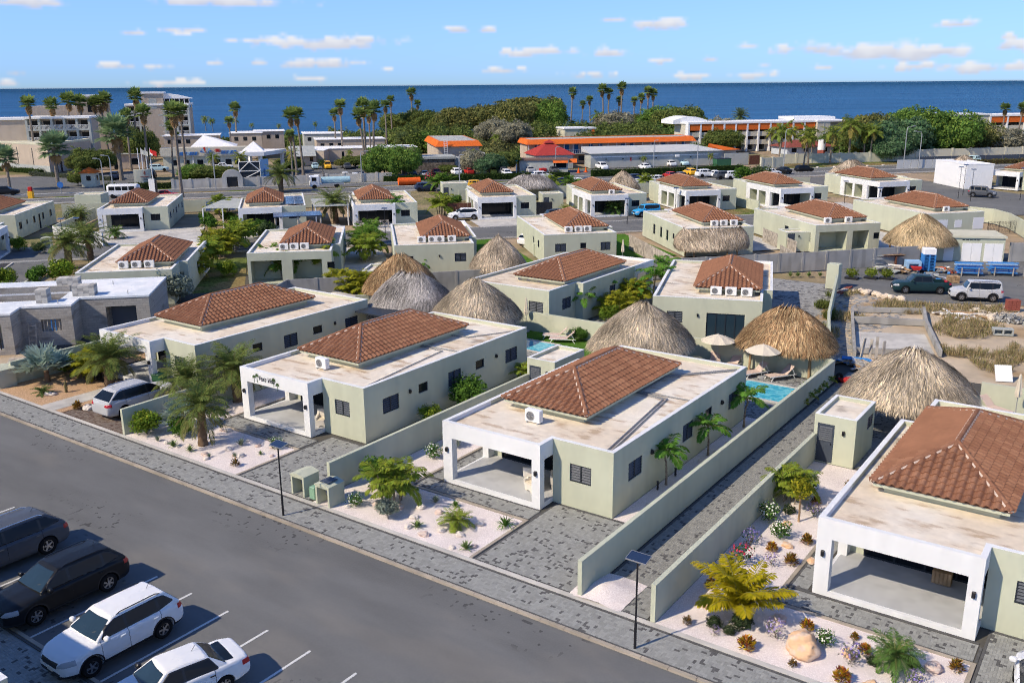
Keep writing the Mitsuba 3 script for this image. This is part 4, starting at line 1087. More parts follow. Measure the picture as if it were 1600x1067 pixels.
def pickup_spec():
    W, L, wb = .86, 4.95, 2.95; belt, H = 1.08, 1.66
    s = suv_spec(L, wb, W, H, 1.02, belt, .35, 1.9, .55); xr = -L / 2
    s['cab'] = dict(xa=1.15, xb=.62, xc=-.70, xd=-.86, zb=belt - .02, zr=H, wb=W * .90, wr=W * .74)
    b, t = belt + .04, H - .14
    s['side'] = [[(.95, b), (.14, b), (.14, t), (.58, t)], [(.06, b), (-.72, b), (-.68, t), (.06, t)]]
    s['bed'] = (xr + .08, -.95, -W + .09, W - .09, .62, 2); s['seams'] = [1.05, .1, -.78]; s['handles'] = [.25, -.58]; s['clad'] = False; s['rails'] = None; s['rw_z'] = (belt + .08, H - .16)
    return s
CAR = {}
def vehicle(kind, name, label, cat_, x, y, rz, paint, group=None, simple=False):
    kk = (kind, simple)
    if kk not in CAR: CAR[kk] = car_kit({'sporty': SPORTY, 'seven': SEVEN, 'large': LARGE, 'sedan': sedan_spec(), 'pickup': pickup_spec(), 'offroad': suv_spec(4.2, 2.5, .86, 1.74, 1.05, 1.10, .36, .28, .42, spokes=6), 'hatch': suv_spec(4.0, 2.5, .84, 1.50, .92, 1.0, .3, .6, .7, clad=False, rails=None)}[kind], simple)
    key = thing(name, label, cat_, group)
    p = 'car_' + paint
    CAR[kk].place(key, mat(x, y, 0.012, rz), {'body': p, **({'wing_mirror': p, 'door_handle': p} if paint not in ('white',) else {})})
    return key

# ------------------------------------------------------------------ ground, street and plots in front
def stpoly(*q): return Polygon([st(*p) for p in q])
structure('ground', mikit.ply(sheet(stpoly((-4000, -4000), (4000, -4000), (4000, 345), (-4000, 345)), -0.14), 'soil'))
def sea_col(p, n, uv):
    d = dr.sqrt(p.x * p.x + p.y * p.y)
    c, s = math.cos(math.radians(A50)), math.sin(math.radians(A50))
    u, v = p.x * c + p.y * s, -p.x * s + p.y * c
    far = smoothstep(600.0, 9000.0, d)
    w = mix(0.5, fbm(u * 0.0035, v * 0.02, 0.0, 3), 1.0 - 0.85 * far).x
    w2 = noise(u * 0.012, v * 0.07, 3.0)
    col = mix((0.022, 0.090, 0.205), (0.008, 0.056, 0.125), far)
    return col * (0.72 + 0.36 * w + 0.22 * w2 * (1 - far))
scene['sea_water'] = two({'type': 'principled', 'base_color': proc(sea_col), 'roughness': 0.5, 'specular': 0.04})
structure('sea', mikit.ply(sheet(stpoly((-400000, 338), (400000, 338), (400000, 300000), (-400000, 300000)), -3.0), 'sea_water'))
structure('beach', mikit.ply(sheet(stpoly((-3000, 336), (3000, 336), (3000, 348), (-3000, 348)), -0.12), 'sandy_soil'))
YL = -0.08
structure('road', mikit.ply(bx(-110, 40, 13.12, 24.08, YL - .06, YL), 'asphalt'))
kerbs = [bx(-110 + i * 1.0, -110.02 + (i + 1) * 1.0, 24.085, 24.22, YL - .03, 0.015) for i in range(28, 125)]
kn = structure('kerb', mikit.ply(kerbs[0], 'kerb_stone'))
for i, m in enumerate(kerbs[1:]): part(kn, 'stone', mikit.ply(m, 'kerb_stone'))
structure('far_kerb', mikit.ply(bx(-110, 40, 12.98, 13.115, YL - .03, 0.015), 'kerb_stone'))
structure('garden_edge', mikit.ply(bx(-75, 12, 25.96, 26.19, -.05, 0.02), 'pale_concrete'))
structure('paving_bed', mikit.ply(bx(-75, 12, 24.22, 62.0, -.11, -.028), 'joint_sand'))
scene['joint_sand'] = matte(0.10, 0.095, 0.085)

def herring(x0, x1, y0, y1, seed, base, dark, share, top=0.0, border=True, L=.2):
    """pavers in herringbone bond with a dark border row: list of (lo, hi, colour)"""
    rng = np.random.default_rng(seed); W = L / 2; lo, hi, cols = [], [], []
    b = W if border else 0
    nx, ny = int((x1 - x0 - 2 * b) / W), int((y1 - y0 - 2 * b) / W); X0, Y0 = x0 + b, y0 + b
    g = .006
    def tone():
        c = np.array(dark if rng.random() < share else base)
        return c * (.86 + .28 * rng.random())
    for i in range(-1, nx):
        for j in range(-1, ny):
            r = (i - j) % 4
            if r == 0: a = (i, j, i + 2, j + 1)
            elif r == 3: a = (i, j, i + 1, j + 2)
            else: continue
            a = (max(a[0], 0), max(a[1], 0), min(a[2], nx), min(a[3], ny))
            if a[2] <= a[0] or a[3] <= a[1]: continue
            z = top + rng.normal(0, .0012)
            lo.append((X0 + a[0] * W + g / 2, Y0 + a[1] * W + g / 2, top - .03)); hi.append((X0 + a[2] * W - g / 2, Y0 + a[3] * W - g / 2, z)); cols.append(tone())
    if border:
        for i in range(int((x1 - x0) / L)):
            for y in (y0, y1 - b):
                lo.append((x0 + i * L + g / 2, y + g / 2, top - .03)); hi.append((x0 + (i + 1) * L - g / 2, y + W - g / 2, top + rng.normal(0, .001))); cols.append(np.array(dark) * (.85 + .2 * rng.random()))
        for j in range(int((y1 - y0 - 2 * b) / L)):
            for x in (x0, x1 - b):
                lo.append((x + g / 2, y0 + b + j * L + g / 2, top - .03)); hi.append((x + W - g / 2, y0 + b + (j + 1) * L - g / 2, top + rng.normal(0, .001))); cols.append(np.array(dark) * (.85 + .2 * rng.random()))
    return np.array(lo), np.array(hi), np.array(cols)
GREY, DARK = (0.295, 0.30, 0.285), (0.115, 0.115, 0.115)

# the pavement: the 300 nearest pavers one by one, the rest as one mass
lo, hi, cols = herring(-75, 12, 24.225, 25.955, 1, GREY, DARK, .07)
dist = np.linalg.norm((lo + hi) / 2 - EYE, axis=1)
v_ = ((lo + hi) / 2 - EYE); dep = v_ @ FWD
rt = np.cross(FWD, UP)
inside = (np.abs(v_ @ rt / dep) < 0.556) & (np.abs(v_ @ UP / dep) < 0.371)
order = np.argsort(np.where(inside, dist, 1e9)); pick = np.zeros(len(lo), bool); pick[order[:300]] = True
pv = structure('pavement', P(boxes(lo[~pick][:1], hi[~pick][:1], cols[~pick][:1])))
part(pv, 'further_pavers', P(boxes(lo[~pick][1:], hi[~pick][1:], cols[~pick][1:])), kind='stuff')
for i in np.nonzero(pick)[0]: part(pv, 'paver', P(boxes(lo[i:i + 1], hi[i:i + 1], cols[i:i + 1])))

def paved(name, rects, seed, base=GREY, dark=DARK, share=.10, top=0.0):
    prs = [boxes(*herring(*r, seed + i, base, dark, share, top)) for i, r in enumerate(rects)]
    k = structure(name, P(boxes([[rects[0][0], rects[0][2], top - .07]], [[rects[0][1], rects[0][3], top - .035]], [base])))
    part(k, 'pavers', P(merge(prs)), kind='stuff')
paved('driveway', [(-20.65, -15.8, 26.2, 32.44), (-27.4, -20.66, 30.28, 31.4), (-27.4, -26.42, 31.41, 44.0)], 20)
paved('driveway', [(-2.8, 6, 26.2, 32.44), (-9.55, -2.81, 30.02, 31.38), (-9.55, -8.66, 31.39, 44.0), (-12.4, -8.0, 44.02, 57.0), (-7.9, 6, 47.7, 57)], 30, share=.10)
paved('driveway', [(-35.2, -30.15, 26.2, 32.55), (-42.2, -35.21, 30.28, 31.7), (-42.2, -41.55, 31.71, 44)], 40)
paved('driveway', [(-51.2, -44.98, 26.2, 32.9), (-57.0, -51.21, 31.0, 31.95)], 50, (0.20, 0.165, 0.14), (0.14, 0.10, 0.08), .3)
paved('alley', [(-15.5, -12.75, 26.2, 60.0)], 60, (0.265, 0.265, 0.245), DARK, .06)
paved('pool_terrace', [(-29.9, -15.8, 48.0, 56.9)], 70, share=.2)
paved('pool_terrace', [(-44.7, -30.2, 48.0, 52.2)], 80, share=.2)
paved('far_pavement', [(-75, -15, 11.2, 12.97)], 90, GREY, DARK, .1)

def gravel_bed(rects, bsdf, name='gravel_bed', z=0.0):
    u = unary_union([sbox(a, c, b, d) for a, b, c, d in rects])
    return structure(name, mikit.ply(sheet(u, z), bsdf))
gravel_bed([(-29.95, -20.86, 26.19, 30.08), (-29.95, -27.58, 30.0, 43.8), (-17.75, -15.75, 32.46, 48.0)], 'pale_gravel')
gravel_bed([(-12.55, -2.98, 26.19, 29.85), (-12.55, -9.72, 29.8, 43.8)], 'pale_gravel')
gravel_bed([(-44.75, -35.38, 26.19, 30.08), (-44.75, -42.35, 30.0, 43.8), (-32.6, -30.15, 32.6, 48.0)], 'pale_gravel')
gravel_bed([(-59.0, -51.25, 26.19, 30.9), (-59.0, -57.1, 30.9, 44), (-47.4, -44.98, 33, 48)], 'orange_gravel')
gravel_bed([(-75, -59.3, 26.19, 33.0)], 'sandy_soil', 'bare_ground')
structure('stepping_path', mikit.ply(bx(-53.4, -51.9, 26.2, 31.0, -.02, .018), 'pale_concrete'))
def edging(paths):
    k = structure('bed_edging', mikit.ply(ext(LineString(paths[0]).buffer(.075, cap_style=2, join_style=2), -.03, .03), 'kerb_stone'))
    for q in paths[1:]: part(k, 'strip', mikit.ply(ext(LineString(q).buffer(.075, cap_style=2, join_style=2), -.03, .03), 'kerb_stone'))
edging([[(-20.78, 26.2), (-20.78, 30.18), (-27.5, 30.18), (-27.5, 44)], [(-2.9, 26.2), (-2.9, 29.93), (-9.63, 29.93), (-9.63, 44)], [(-35.3, 26.2), (-35.3, 30.18), (-42.27, 30.18), (-42.27, 44)]])
# parking bays
for i, x in enumerate((-49.7, -47.5, -45.3, -43.15, -40.98, -38.8, -36.65, -34.45, -32.27, -30.1, -27.92, -25.77, -23.61, -21.45, -19.29, -17.1, -14.95)):
    structure('bay_line', mikit.ply(bx(x - .05, x + .05, 13.12, 18.2, YL, YL + .005), 'line_white'))

# ------------------------------------------------------------------ the four villas on the street
WIN_R = [('R', 2.45, 3.75, 1.22, 2.1, 'louvre'), ('R', 5.4, 6.2, 1.57, 2.12, 'plain'), ('R', 8.05, 9.25, 1.22, 2.12, 'louvre'), ('R', 10.7, 11.55, 1.6, 2.15, 'plain'), ('R', 13.8, 15.1, 1.22, 2.1, 'louvre')]
WIN_N = [('F', 6.45, 7.55, 1.25, 2.1, 'louvre')] + WIN_R
LAMP_R = [('R', 4.62, 1.95), ('R', 12.75, 2.0)]
PIPES = [[(8.3, 1.35), (7.2, 9.2), (5.4, 9.35)], [(8.1, 1.3), (7.05, 9.0), (5.4, 9.2)], [(5.55, 9.5), (8.35, 9.6)], [(5.5, 9.3), (5.4, 12.6), (8.2, 15.9)], [(5.65, 9.3), (5.55, 12.5), (8.3, 15.75)]]
k3, M3 = villa('villa', 'sage villa between the paved driveway and the walled alley, two wicker chairs on its porch', -26.42, 31.4, 0, WIN_N, LAMP_R, near=True, pipes=PIPES)
k2, M2 = villa('villa', 'sage villa with script lettering and palm motifs on its white porch beam', -41.55, 31.72, 0, WIN_N, LAMP_R, near=True, pipes=[[(8.2, 1.4), (7.6, 6.0), (7.2, 9.3), (5.4, 9.4)], [(5.4, 9.6), (8.35, 9.7)], [(5.4, 12.4), (6.6, 12.6), (8.3, 15.8)]])
k1, M1 = villa('villa', 'sage villa behind the silver car, beside the bare block building', -56.05, 31.95, 0, WIN_N, LAMP_R, near=True)
k4, M4 = villa('villa', 'sage villa with an empty porch at the planted gravel bed, nearest the lower corner', -8.66, 31.4, 0, WIN_N, LAMP_R, near=True)
ac_row(M3, [(3.40, 2.55)], 'the villa with wicker chairs on its porch', 0)
ac_row(M2, [(3.75, 2.65)], 'the villa with script lettering', 0)
# lettering on the porch beam
def script_sign():
    k = thing('house_name_sign', 'dark script lettering Pura Vida between small palm motifs on a white porch beam', 'sign')
    M = M2 @ mat(1.62, -.012, 2.56)
    def up(m): return m.apply_transform(trimesh.transformations.rotation_matrix(math.pi / 2, [1, 0, 0]))
    x = 0.0
    for i, w in enumerate(('Pura', 'Vida')):
        t = meshkit.text_mesh(w, .27, .012)
        S = np.eye(4); S[0, 1] = .28; S[0, 0] = .78; t.apply_transform(S); t.apply_translation([x - t.bounds[0][0], 0, 0])
        x = t.bounds[1][0] + .14
        part(k, 'word', mikit.ply(up(t), 'black_metal'), M)
    rng = np.random.default_rng(4)
    for px, pz, s in ((-.42, .12, .9), (-.16, .22, 1.1), (1.22, .20, 1.1), (1.52, -.02, 1.0)):
        ps = [Polygon([(px - .012, pz - .34 * s), (px + .016, pz - .34 * s), (px + .012, pz), (px - .006, pz)])]
        for a in range(-10, 200, 26):
            c, sn = math.cos(math.radians(a)), math.sin(math.radians(a)); L = .17 * s
            ps.append(Polygon([(px, pz), (px + c * L * .5 - sn * .026, pz + sn * L * .5 + c * .026), (px + c * L, pz + sn * L - .03), (px + c * L * .5 + sn * .026, pz + sn * L * .5 - c * .026)]))
        part(k, 'palm_motif', mikit.ply(up(ext(unary_union([q.buffer(.001) for q in ps]), 0, .01)), 'motif_green'), M)
scene['motif_green'] = matte(0.07, 0.11, 0.05)
script_sign()

# ------------------------------------------------------------------ walls, store rooms, boxes
garden_wall('long sage wall on the left of the alley, beside the villa with wicker chairs', [(-15.65, 26.2), (-15.65, 57.05)])
garden_wall('sage wall on the right of the alley, in front of the flowering shrubs', [(-12.65, 26.22), (-12.65, 43.8)])
garden_wall('sage wall behind the two meter cabinets', [(-30.07, 27.4), (-30.07, 43.85)])
garden_wall('sage wall beside the silver parked car', [(-44.88, 26.22), (-44.88, 45)])
garden_wall('sage wall between the orange gravel and the bare block building', [(-59.1, 27.4), (-59.1, 45)])
garden_wall('sage wall behind the pool with open parasols', [(-30.0, 57.1), (-15.75, 57.1)])
garden_wall('sage wall behind the sun loungers on turf', [(-45.0, 57.1), (-30.1, 57.1)])
garden_wall('sage wall behind the lounger at the far right', [(-7.2, 57.3), (9, 57.3)])
store_room('flat roofed sage store room with a louvred door at the right alley wall', -12.7, 43.85, 2.02, 3.45, 2.5, 0, True, True)
store_room('flat roofed sage store room with a blue grey louvred door between two villas', -30.12, 43.9, 1.98, 3.4, 2.5, 0, True, False)
k_ = thing('awning', 'dark flat awning between the two villas on the left', 'awning')
part(k_, 'roof', mikit.ply(bx(-47.2, -44.4, 46.6, 50.2, 2.42, 2.52), 'dark_frame')); part(k_, 'post', mikit.ply(bx(-44.62, -44.5, 46.7, 46.82, 0, 2.42), 'wood')); part(k_, 'post', mikit.ply(bx(-44.62, -44.5, 49.98, 50.1, 0, 2.42), 'wood'))
store_room('flat roofed store room under the tiled roof edge, beside the dark awning', -44.4, 44.6, 2.0, 3.3, 2.55, 0, False)

def meter_box(label, x, y, w=.88, d=.95, h=1.12, panel=False, rz=0):
    key = thing('meter_cabinet', label, 'cabinet', 'meter cabinets by the kerb'); M = mat(x, y, 0, rz)
    b = cube(0, w, 0, d, 0, h * .86) + m3.Manifold.hull_points(np.array([(xx, yy, z) for yy in (-.03, d + .03) for xx, z in ((-.03, h * .86), (w + .03, h * .86), (-.03, h * .9), (w + .03, h * .9), (w * .5, h))]))
    b = b - cube(.1, w - .1, -.1, d * .7, .0, h * .78)
    part(key, 'case', mikit.ply(tm(b), 'sage_paint'), M)
    if panel: part(key, 'top_panel', mikit.ply(bx(w * .2, w * .8, d * .15, d * .8, h * .985, h * 1.0 + .01), 'slat_grey'), M)
    part(key, 'meter', mikit.ply(rbox(.2, .5, .42, .6, .35, .7, .02), 'grey_plastic'), M)
meter_box('sage meter cabinet nearest the solar lamp post', -31.45, 26.3)
meter_box('sage meter cabinet with a grey panel on its top', -29.65, 26.15, panel=True)
meter_box('pale meter cabinet at the left edge of the orange gravel', -60.2, 26.4, 1.5, 1.1, 1.3)
k_ = thing('plastic_meter', 'small ribbed green meter box between the two sage cabinets', 'meter box')
part(k_, 'body', mikit.ply(cat([rbox(-30.3, -29.95, 26.35, 26.7, 0, .62, .03)] + [bx(-30.31, -29.94, 26.34, 26.71, .1 + .12 * i, .13 + .12 * i) for i in range(4)]), 'meter_green'))

def lamp_post(label, x, y, h=3.35, rz=0, s=1.0, group='solar lamp posts'):
    key = thing('solar_lamp_post', label, 'lamp post', group); M = mat(x, y, 0, rz)
    part(key, 'pole', mikit.ply(cat([cyl((0, 0, -.02), (0, 0, .95), .05, 8), cyl((0, 0, .95), (0, 0, h - .02), .034, 8)]), 'black_metal', smooth=40), M)
    part(key, 'solar_panel', mikit.ply(rbox(-.36, .36, -.22, .22, -.02, .02, .008).apply_transform(mat(0, .06, h, 0, 1, 12)), 'solar_cell'), M)
    part(key, 'panel_frame', mikit.ply(trimesh.util.concatenate([bx(-.375, .375, -.235, -.222, -.025, .022), bx(-.375, .375, .222, .235, -.025, .022), bx(-.375, -.362, -.222, .222, -.025, .022), bx(.362, .375, -.222, .222, -.025, .022)]).apply_transform(mat(0, .06, h, 0, 1, 12)), 'steel'), M)
lamp_post('black solar lamp post in front of the alley', -12.42, 24.48, 3.37)
lamp_post('black solar lamp post beside the meter cabinets', -29.98, 24.5, 3.37)

# building on this side of the street whose edge shows in the lower left corner
k_ = thing('apartment_building', 'sage building edge in the lower left corner, shading the pavement', 'building')
part(k_, 'wall', mikit.ply(tm(cube(-75, -18, -1, 7.3, 0, 6.7) - cube(-74.75, -18.25, -.75, 7.05, 6.4, 7)), 'sage_paint'))
part(k_, 'coping', mikit.ply(ext(sbox(-75.01, -1.01, -17.99, 7.31).difference(sbox(-74.76, -.76, -18.24, 7.06)), 6.7, 6.715), 'white_paint'))
for x in range(-70, -20, 5): part(k_, 'window', mikit.ply(bx(x, x + 1.6, 7.29, 7.33, 1.0, 2.2), 'dark_glass'))

# ------------------------------------------------------------------ things on the plots
def tub_chair():
    o = m3.Manifold.hull_points(np.array([(sx * .27, sy * .27 - .0, 0) for sx in (-1, 1) for sy in (-1, 1)] + [(sx * .36, sy * .33, .62) for sx in (-1, 1) for sy in (-1, 1)] + [(sx * .30, -.36, .9) for sx in (-1, 1)][:0]))
    o = o + m3.Manifold.hull_points(np.array([(sx * .355, y, z) for sx in (-1, 1) for y, z in ((.1, .45), (.33, .45), (.36, .88), (.27, .88))]))
    o = o - m3.Manifold.hull_points(np.array([(sx * .25, y, z) for sx in (-1, 1) for y, z in ((-.6, .40), (.2, .40), (-.6, 1.2), (.27, 1.2))])) - cube(-.9, .9, -.9, -.12, .56, 2)
    o = o - m3.Manifold.cylinder(2, .17, .17, 20).scale((1, .55, 1)).rotate((90, 0, 0)).translate((0, 1, 0)) - m3.Manifold.cylinder(2, .17, .17, 20).scale((1, .55, 1)).rotate((90, 0, 90)).translate((-1, 0, 0))
    k = Kit(); k.add('shell', mikit.ply(tm(o), 'ivory_plastic', smooth=35)); k.add('seat_cushion', mikit.ply(rbox(-.24, .24, -.3, .19, .40, .46, .02), 'canvas'))
    return k
TUB = tub_chair()
for x, y, r, lab in ((-22.55, 33.25, 200, 'cream wicker tub chair on the porch, the farther one from the white post'), (-22.0, 32.55, -20, 'cream wicker tub chair on the porch, just inside the white post'), (-21.05, 33.2, 120, 'cream wicker tub chair half hidden behind the white porch post')):
    TUB.place(thing('tub_chair', lab, 'chair', 'cream tub chairs'), mat(x, y, .212, r))
for x, y, r, lab in ((-36.4, 33.0, 30, 'cream tub chair on the porch of the villa with lettering'), (-36.0, 33.9, 160, 'cream tub chair behind the porch post of the villa with lettering')):
    TUB.place(thing('tub_chair', lab, 'chair', 'cream tub chairs'), mat(x, y, .212, r))

def lounger_kit():
    k = Kit()
    k.add('seat', mikit.ply(rbox(-.32, .32, -1.0, .25, .30, .335, .012), 'pink_canvas'))
    k.add('backrest', mikit.ply(rbox(-.32, .32, 0, .78, -.017, .017, .012).apply_transform(mat(0, .25, .32, 0, 1, 42)), 'pink_canvas'))
    k.add('frame', mikit.ply(cat([bx(s * .34 - .02, s * .34 + .02, -1.02, .95, .26, .31) for s in (-1, 1)] + [cyl((s * .34, .85, .28), (s * .34, .62, .72), .02, 5) for s in (-1, 1)]), 'white_plastic'))
    for y0, y1 in ((-.75, -.95), (.7, .9)):
        for s in (-1, 1): k.add('leg', mikit.ply(tube([(s * .34, y0, .28), (s * .36, y1, 0)], .026, 6), 'white_plastic'))
    return k
LOUNGE = lounger_kit()
for x, y, r, lab in ((-35.9, 56.2, 115 - 180, 'sun lounger on the turf, the farther of two'), (-34.9, 55.6, 115 - 180, 'sun lounger on the turf, the nearer of two'),
                     (-23.3, 56.4, 20, 'pink sun lounger under the left open parasol, half hidden by the roof edge'), (-22.1, 56.3, -10, 'pink sun lounger in the shade between the open parasols'), (-20.2, 55.6, -30, 'pink sun lounger beside the pool with its back raised, left of the parasol pole'),
                     (-18.6, 55.9, -35, 'pink sun lounger at the terrace wall near the thatched shelter'), (-6.3, 56.6, 60, 'white and cream sun lounger by the wall at the far right')):
    LOUNGE.place(thing('sun_lounger', lab, 'sun lounger', 'sun loungers'), mat(x, y, 0.0, r))

def parasol(label, x, y, opened=True, h=2.25, R=1.16, z=0.0):
    key = thing('parasol', label, 'parasol', 'cream parasols'); M = mat(x, y, z, (x * 31) % 45)
    part(key, 'pole', mikit.ply(cyl((0, 0, 0), (0, 0, h + .05), .025, 8), 'steel', smooth=40), M)
    if opened:
        v, f = [(0, 0, h)], []
        for i in range(16):
            a = i * math.pi / 8; r = R * (1 if i % 2 == 0 else .93); v.append((r * .5 * math.cos(a), r * .5 * math.sin(a), h - .19 - (.0 if i % 2 == 0 else .02))); v.append((r * math.cos(a), r * math.sin(a), h - .46 - (.0 if i % 2 == 0 else .03)))
        for i in range(16):
            a, b = 1 + 2 * i, 1 + 2 * ((i + 1) % 16); f += [(0, a, b), (a, a + 1, b + 1), (a, b + 1, b)]
        part(key, 'canopy', mikit.ply(trimesh.Trimesh(v, f, process=False), 'canvas'), M)
        part(key, 'rib', mikit.ply(cat([cyl((0, 0, h - .05), (R * .97 * math.cos(i * math.pi / 4), R * .97 * math.sin(i * math.pi / 4), h - .49), .012, 4) for i in range(8)]), 'steel'), M)
    else:
        k, prof = 12, [(.02, h + .1), (.07, h), (.12, h - .5), (.19, h - 1.05), (.16, h - 1.25), (.05, h - 1.28)]
        v, f = [], []
        for r, z in prof:
            for i in range(k):
                a = i * 6.283 / k; q = r * (1 if i % 2 else .7); v.append((q * math.cos(a), q * math.sin(a), z))
        for j in range(len(prof) - 1):
            for i in range(k): a, b = j * k + i, j * k + (i + 1) % k; f += [(a, a + k, b + k), (a, b + k, b)]
        part(key, 'furled_canopy', mikit.ply(trimesh.Trimesh(v, f, process=False), 'canvas'), M)
    part(key, 'base', mikit.ply(trimesh.creation.cylinder(.26, .08, sections=16).apply_translation([0, 0, .04]), 'grey_plastic'), M)
parasol('open cream parasol by the wall, behind the flat roof with wicker chairs below', -23.1, 56.2)
parasol('open cream parasol beside the raised pink lounger near the pool', -19.7, 55.5)
parasol('furled cream parasol beside the wall behind the turf loungers', -38.9, 56.6, False, 2.6)
parasol('furled cream parasol at the far right wall', -5.2, 56.3, False, 2.5)

def pool(label, x0, x1, y0, y1):
    k = thing('swimming_pool', label, 'pool'); o, i = sbox(x0 - .25, y0 - .25, x1 + .25, y1 + .25), sbox(x0, y0, x1, y1)
    part(k, 'coping', mikit.ply(ext(o.difference(i), -.05, .05), 'pale_concrete'))
    part(k, 'basin', mikit.ply(sheet(i, .025), 'pool_water'))
def poolcol(p, n, uv):
    d, e, r = voronoi(p.x * 1.6 + noise(p.x * 3, p.y * 3), p.y * 1.6 + noise(p.x * 3 + 7, p.y * 3))
    return mix((0.05, 0.36, 0.50), (0.16, 0.52, 0.62), smoothstep(.35, .0, e - d))
scene['pool_water'] = two({'type': 'principled', 'base_color': proc(poolcol), 'roughness': 0.08, 'specular': 0.5})
pool('bright blue pool beside the long alley wall', -20.2, -16.4, 51.4, 54.4)
pool('small visible corner of a blue pool beside the turf', -40.0, -34.9, 52.4, 54.6)
structure('lawn', mikit.ply(sheet(sbox(-44.7, 54.9, -30.2, 57.0).union(sbox(-34.6, 50.5, -30.2, 57)), .004), 'turf'))
k_ = thing('wheelie_bin', 'green wheelie bin beside the porch of the leftmost tiled villa', 'bin')
part(k_, 'body', mikit.ply(tm(m3.Manifold.hull_points(np.array([(sx * .26, sy * .3, 0) for sx in (-1, 1) for sy in (-1, 1)] + [(sx * .32, sy * .37, .92) for sx in (-1, 1) for sy in (-1, 1)]))), 'bin_green'), mat(-50.4, 32.3, 0, 20)); part(k_, 'lid', mikit.ply(rbox(-.34, .34, -.4, .4, .925, .99, .02), 'bin_green'), mat(-50.4, 32.3, 0, 20))
for i, (x, y) in enumerate(((-17.5, 36.3), (-17.5, 38.2), (-17.6, 44.6))):
    k_ = thing('garden_light', ('black path light nearest the front corner, at the foot of the side wall', 'black path light between the first and second side palms', 'black path light between the second and third side palms')[i], 'light')
    part(k_, 'post', mikit.ply(cyl((x, y, 0), (x, y, .34), .055, 8), 'black_metal')); part(k_, 'cap', mikit.ply(cyl((x, y, .345), (x, y, .42), .065, 8), 'dark_frame'))

k_ = thing('slatted_crate', 'small wooden slatted crate at the back of the empty porch', 'crate')
for i in range(5): part(k_, 'slat', mikit.ply(bx(-5.1 + i * .14, -5.0 + i * .14, 34.2, 34.24, .25, .75), 'wood'))
part(k_, 'box', mikit.ply(bx(-5.1, -4.44, 34.245, 34.6, .22, .72), 'wood'))
rng = np.random.default_rng(5)
def rock(label, x, y, s, col, squash=.6, seed=0, group=None):
    m = trimesh.creation.icosphere(3); v = m.vertices
    n = meshkit.fbm(v * 1.3 + seed * 3.1, 4, seed) - .5; n2 = meshkit.noise(v * 3.5 + seed, seed) - .5
    m.vertices = v * (1 + 1.0 * n + .25 * n2)[:, None] * [1.0, .8, squash]
    c = np.array(col) * (.85 + .5 * (meshkit.fbm(v * 3 + seed, 3, 2)[:, None])); w = (meshkit.noise(v * 2.2 + seed + 9, 3)[:, None] > .55) * .5
    c = c * (1 - w) + np.array([.62, .56, .5]) * w
    key = tag(numbered('boulder' if s > .35 else 'garden_stone'), label, 'boulder' if s > .35 else 'stone', group)
    put(key, mikit.ply(m, 'painted_by_vertex', smooth=True, color=np.clip(c, 0, 1)), mat(x, y, s * squash * .45, seed * 77 % 360, s))
OR, WH, PK = (0.62, 0.40, 0.24), (0.62, 0.56, 0.50), (0.55, 0.42, 0.36)
rock('large orange and white boulder at the front of the planted gravel bed', -7.72, 27.5, .62, OR, .8, 1)
for i, (x, y, s, c, l) in enumerate([(-11.45, 28.35, .28, OR, 'orange stone on gravel beside the leaning lamp shadow'), (-6.35, 28.15, .26, OR, 'orange stone on gravel between the big boulder and the green dwarf palm'), (-5.3, 26.75, .3, OR, 'orange stone at the pavement edge of the planted bed'), (-9.4, 33.6, .2, OR, 'round orange stone beside the dark paved strip'), (-10.6, 34.3, .22, OR, 'flat orange stone on the upper gravel strip'),
                                    (-3.9, 28.9, .3, PK, 'pinkish stone under the purple flowers near the bed corner'), (-9.0, 28.9, .24, PK, 'brown stone behind the large boulder'), (-11.3, 36.2, .2, OR, 'orange stone beside the small yellow tree')]):
    rock(l, x, y, s, c, .6, 10 + i, 'stones in the planted gravel bed')
k3s = [(-26.2, 28.0, .2), (-25.0, 27.6, .2), (-24.6, 26.75, .18), (-23.6, 26.6, .22), (-23.2, 27.3, .2), (-22.3, 27.45, .2), (-21.2, 27.0, .16), (-21.9, 26.4, .14), (-22.2, 28.7, .2), (-27.3, 27.6, .16), (-25.4, 28.5, .22), (-21.0, 29.6, .15), (-24.4, 28.6, .2), (-28.2, 26.7, .14)]
for i, (x, y, s) in enumerate(k3s): rock('pale stone lying on the gravel in front of the villa with wicker chairs', x, y, s, WH if i % 3 else PK, .6, 30 + i, 'pale stones on the gravel beds')
for i in range(22):
    x, y = -44.3 + 8.6 * rng.random(), 26.6 + 3.3 * rng.random(); rock('pale stone lying on the gravel in front of the villa with lettering', x, y, .1 + .12 * rng.random(), WH if i % 3 else PK, .6, 50 + i, 'pale stones on the lettering villa bed')
for i, (x, y, s) in enumerate([(-55.0, 27.5, .25), (-54.7, 27.7, .2), (-50.4, 27.4, .3), (-50.8, 27.6, .22)]): rock('pale stone on the orange gravel', x, y, s, WH, .6, 80 + i, 'pale stones on the orange gravel')
for i in range(9): rock('pale stone along the foot of the side wall in the alley side gravel', -16.4 - .8 * rng.random(), 33 + 4.5 * i / 3 * 1.0, .13 + .08 * rng.random(), WH, .6, 90 + i, 'stones at the side wall')
m = gridsheet(-1.1, 1.1, -1.0, 1.2, 24, 24, lambda x, y: .32 * np.exp(-(x * 1.3) ** 2 - (y * 1.1) ** 2) - .03 + .03 * meshkit.noise(np.column_stack([x * 4, y * 4, x * 0]), 3))
tag(put('sand_heap', mikit.ply(m, 'pale_gravel', smooth=40), mat(-15.0, 27.1, 0.012)), 'low heap of pale sand spilled at the mouth of the alley', 'heap')

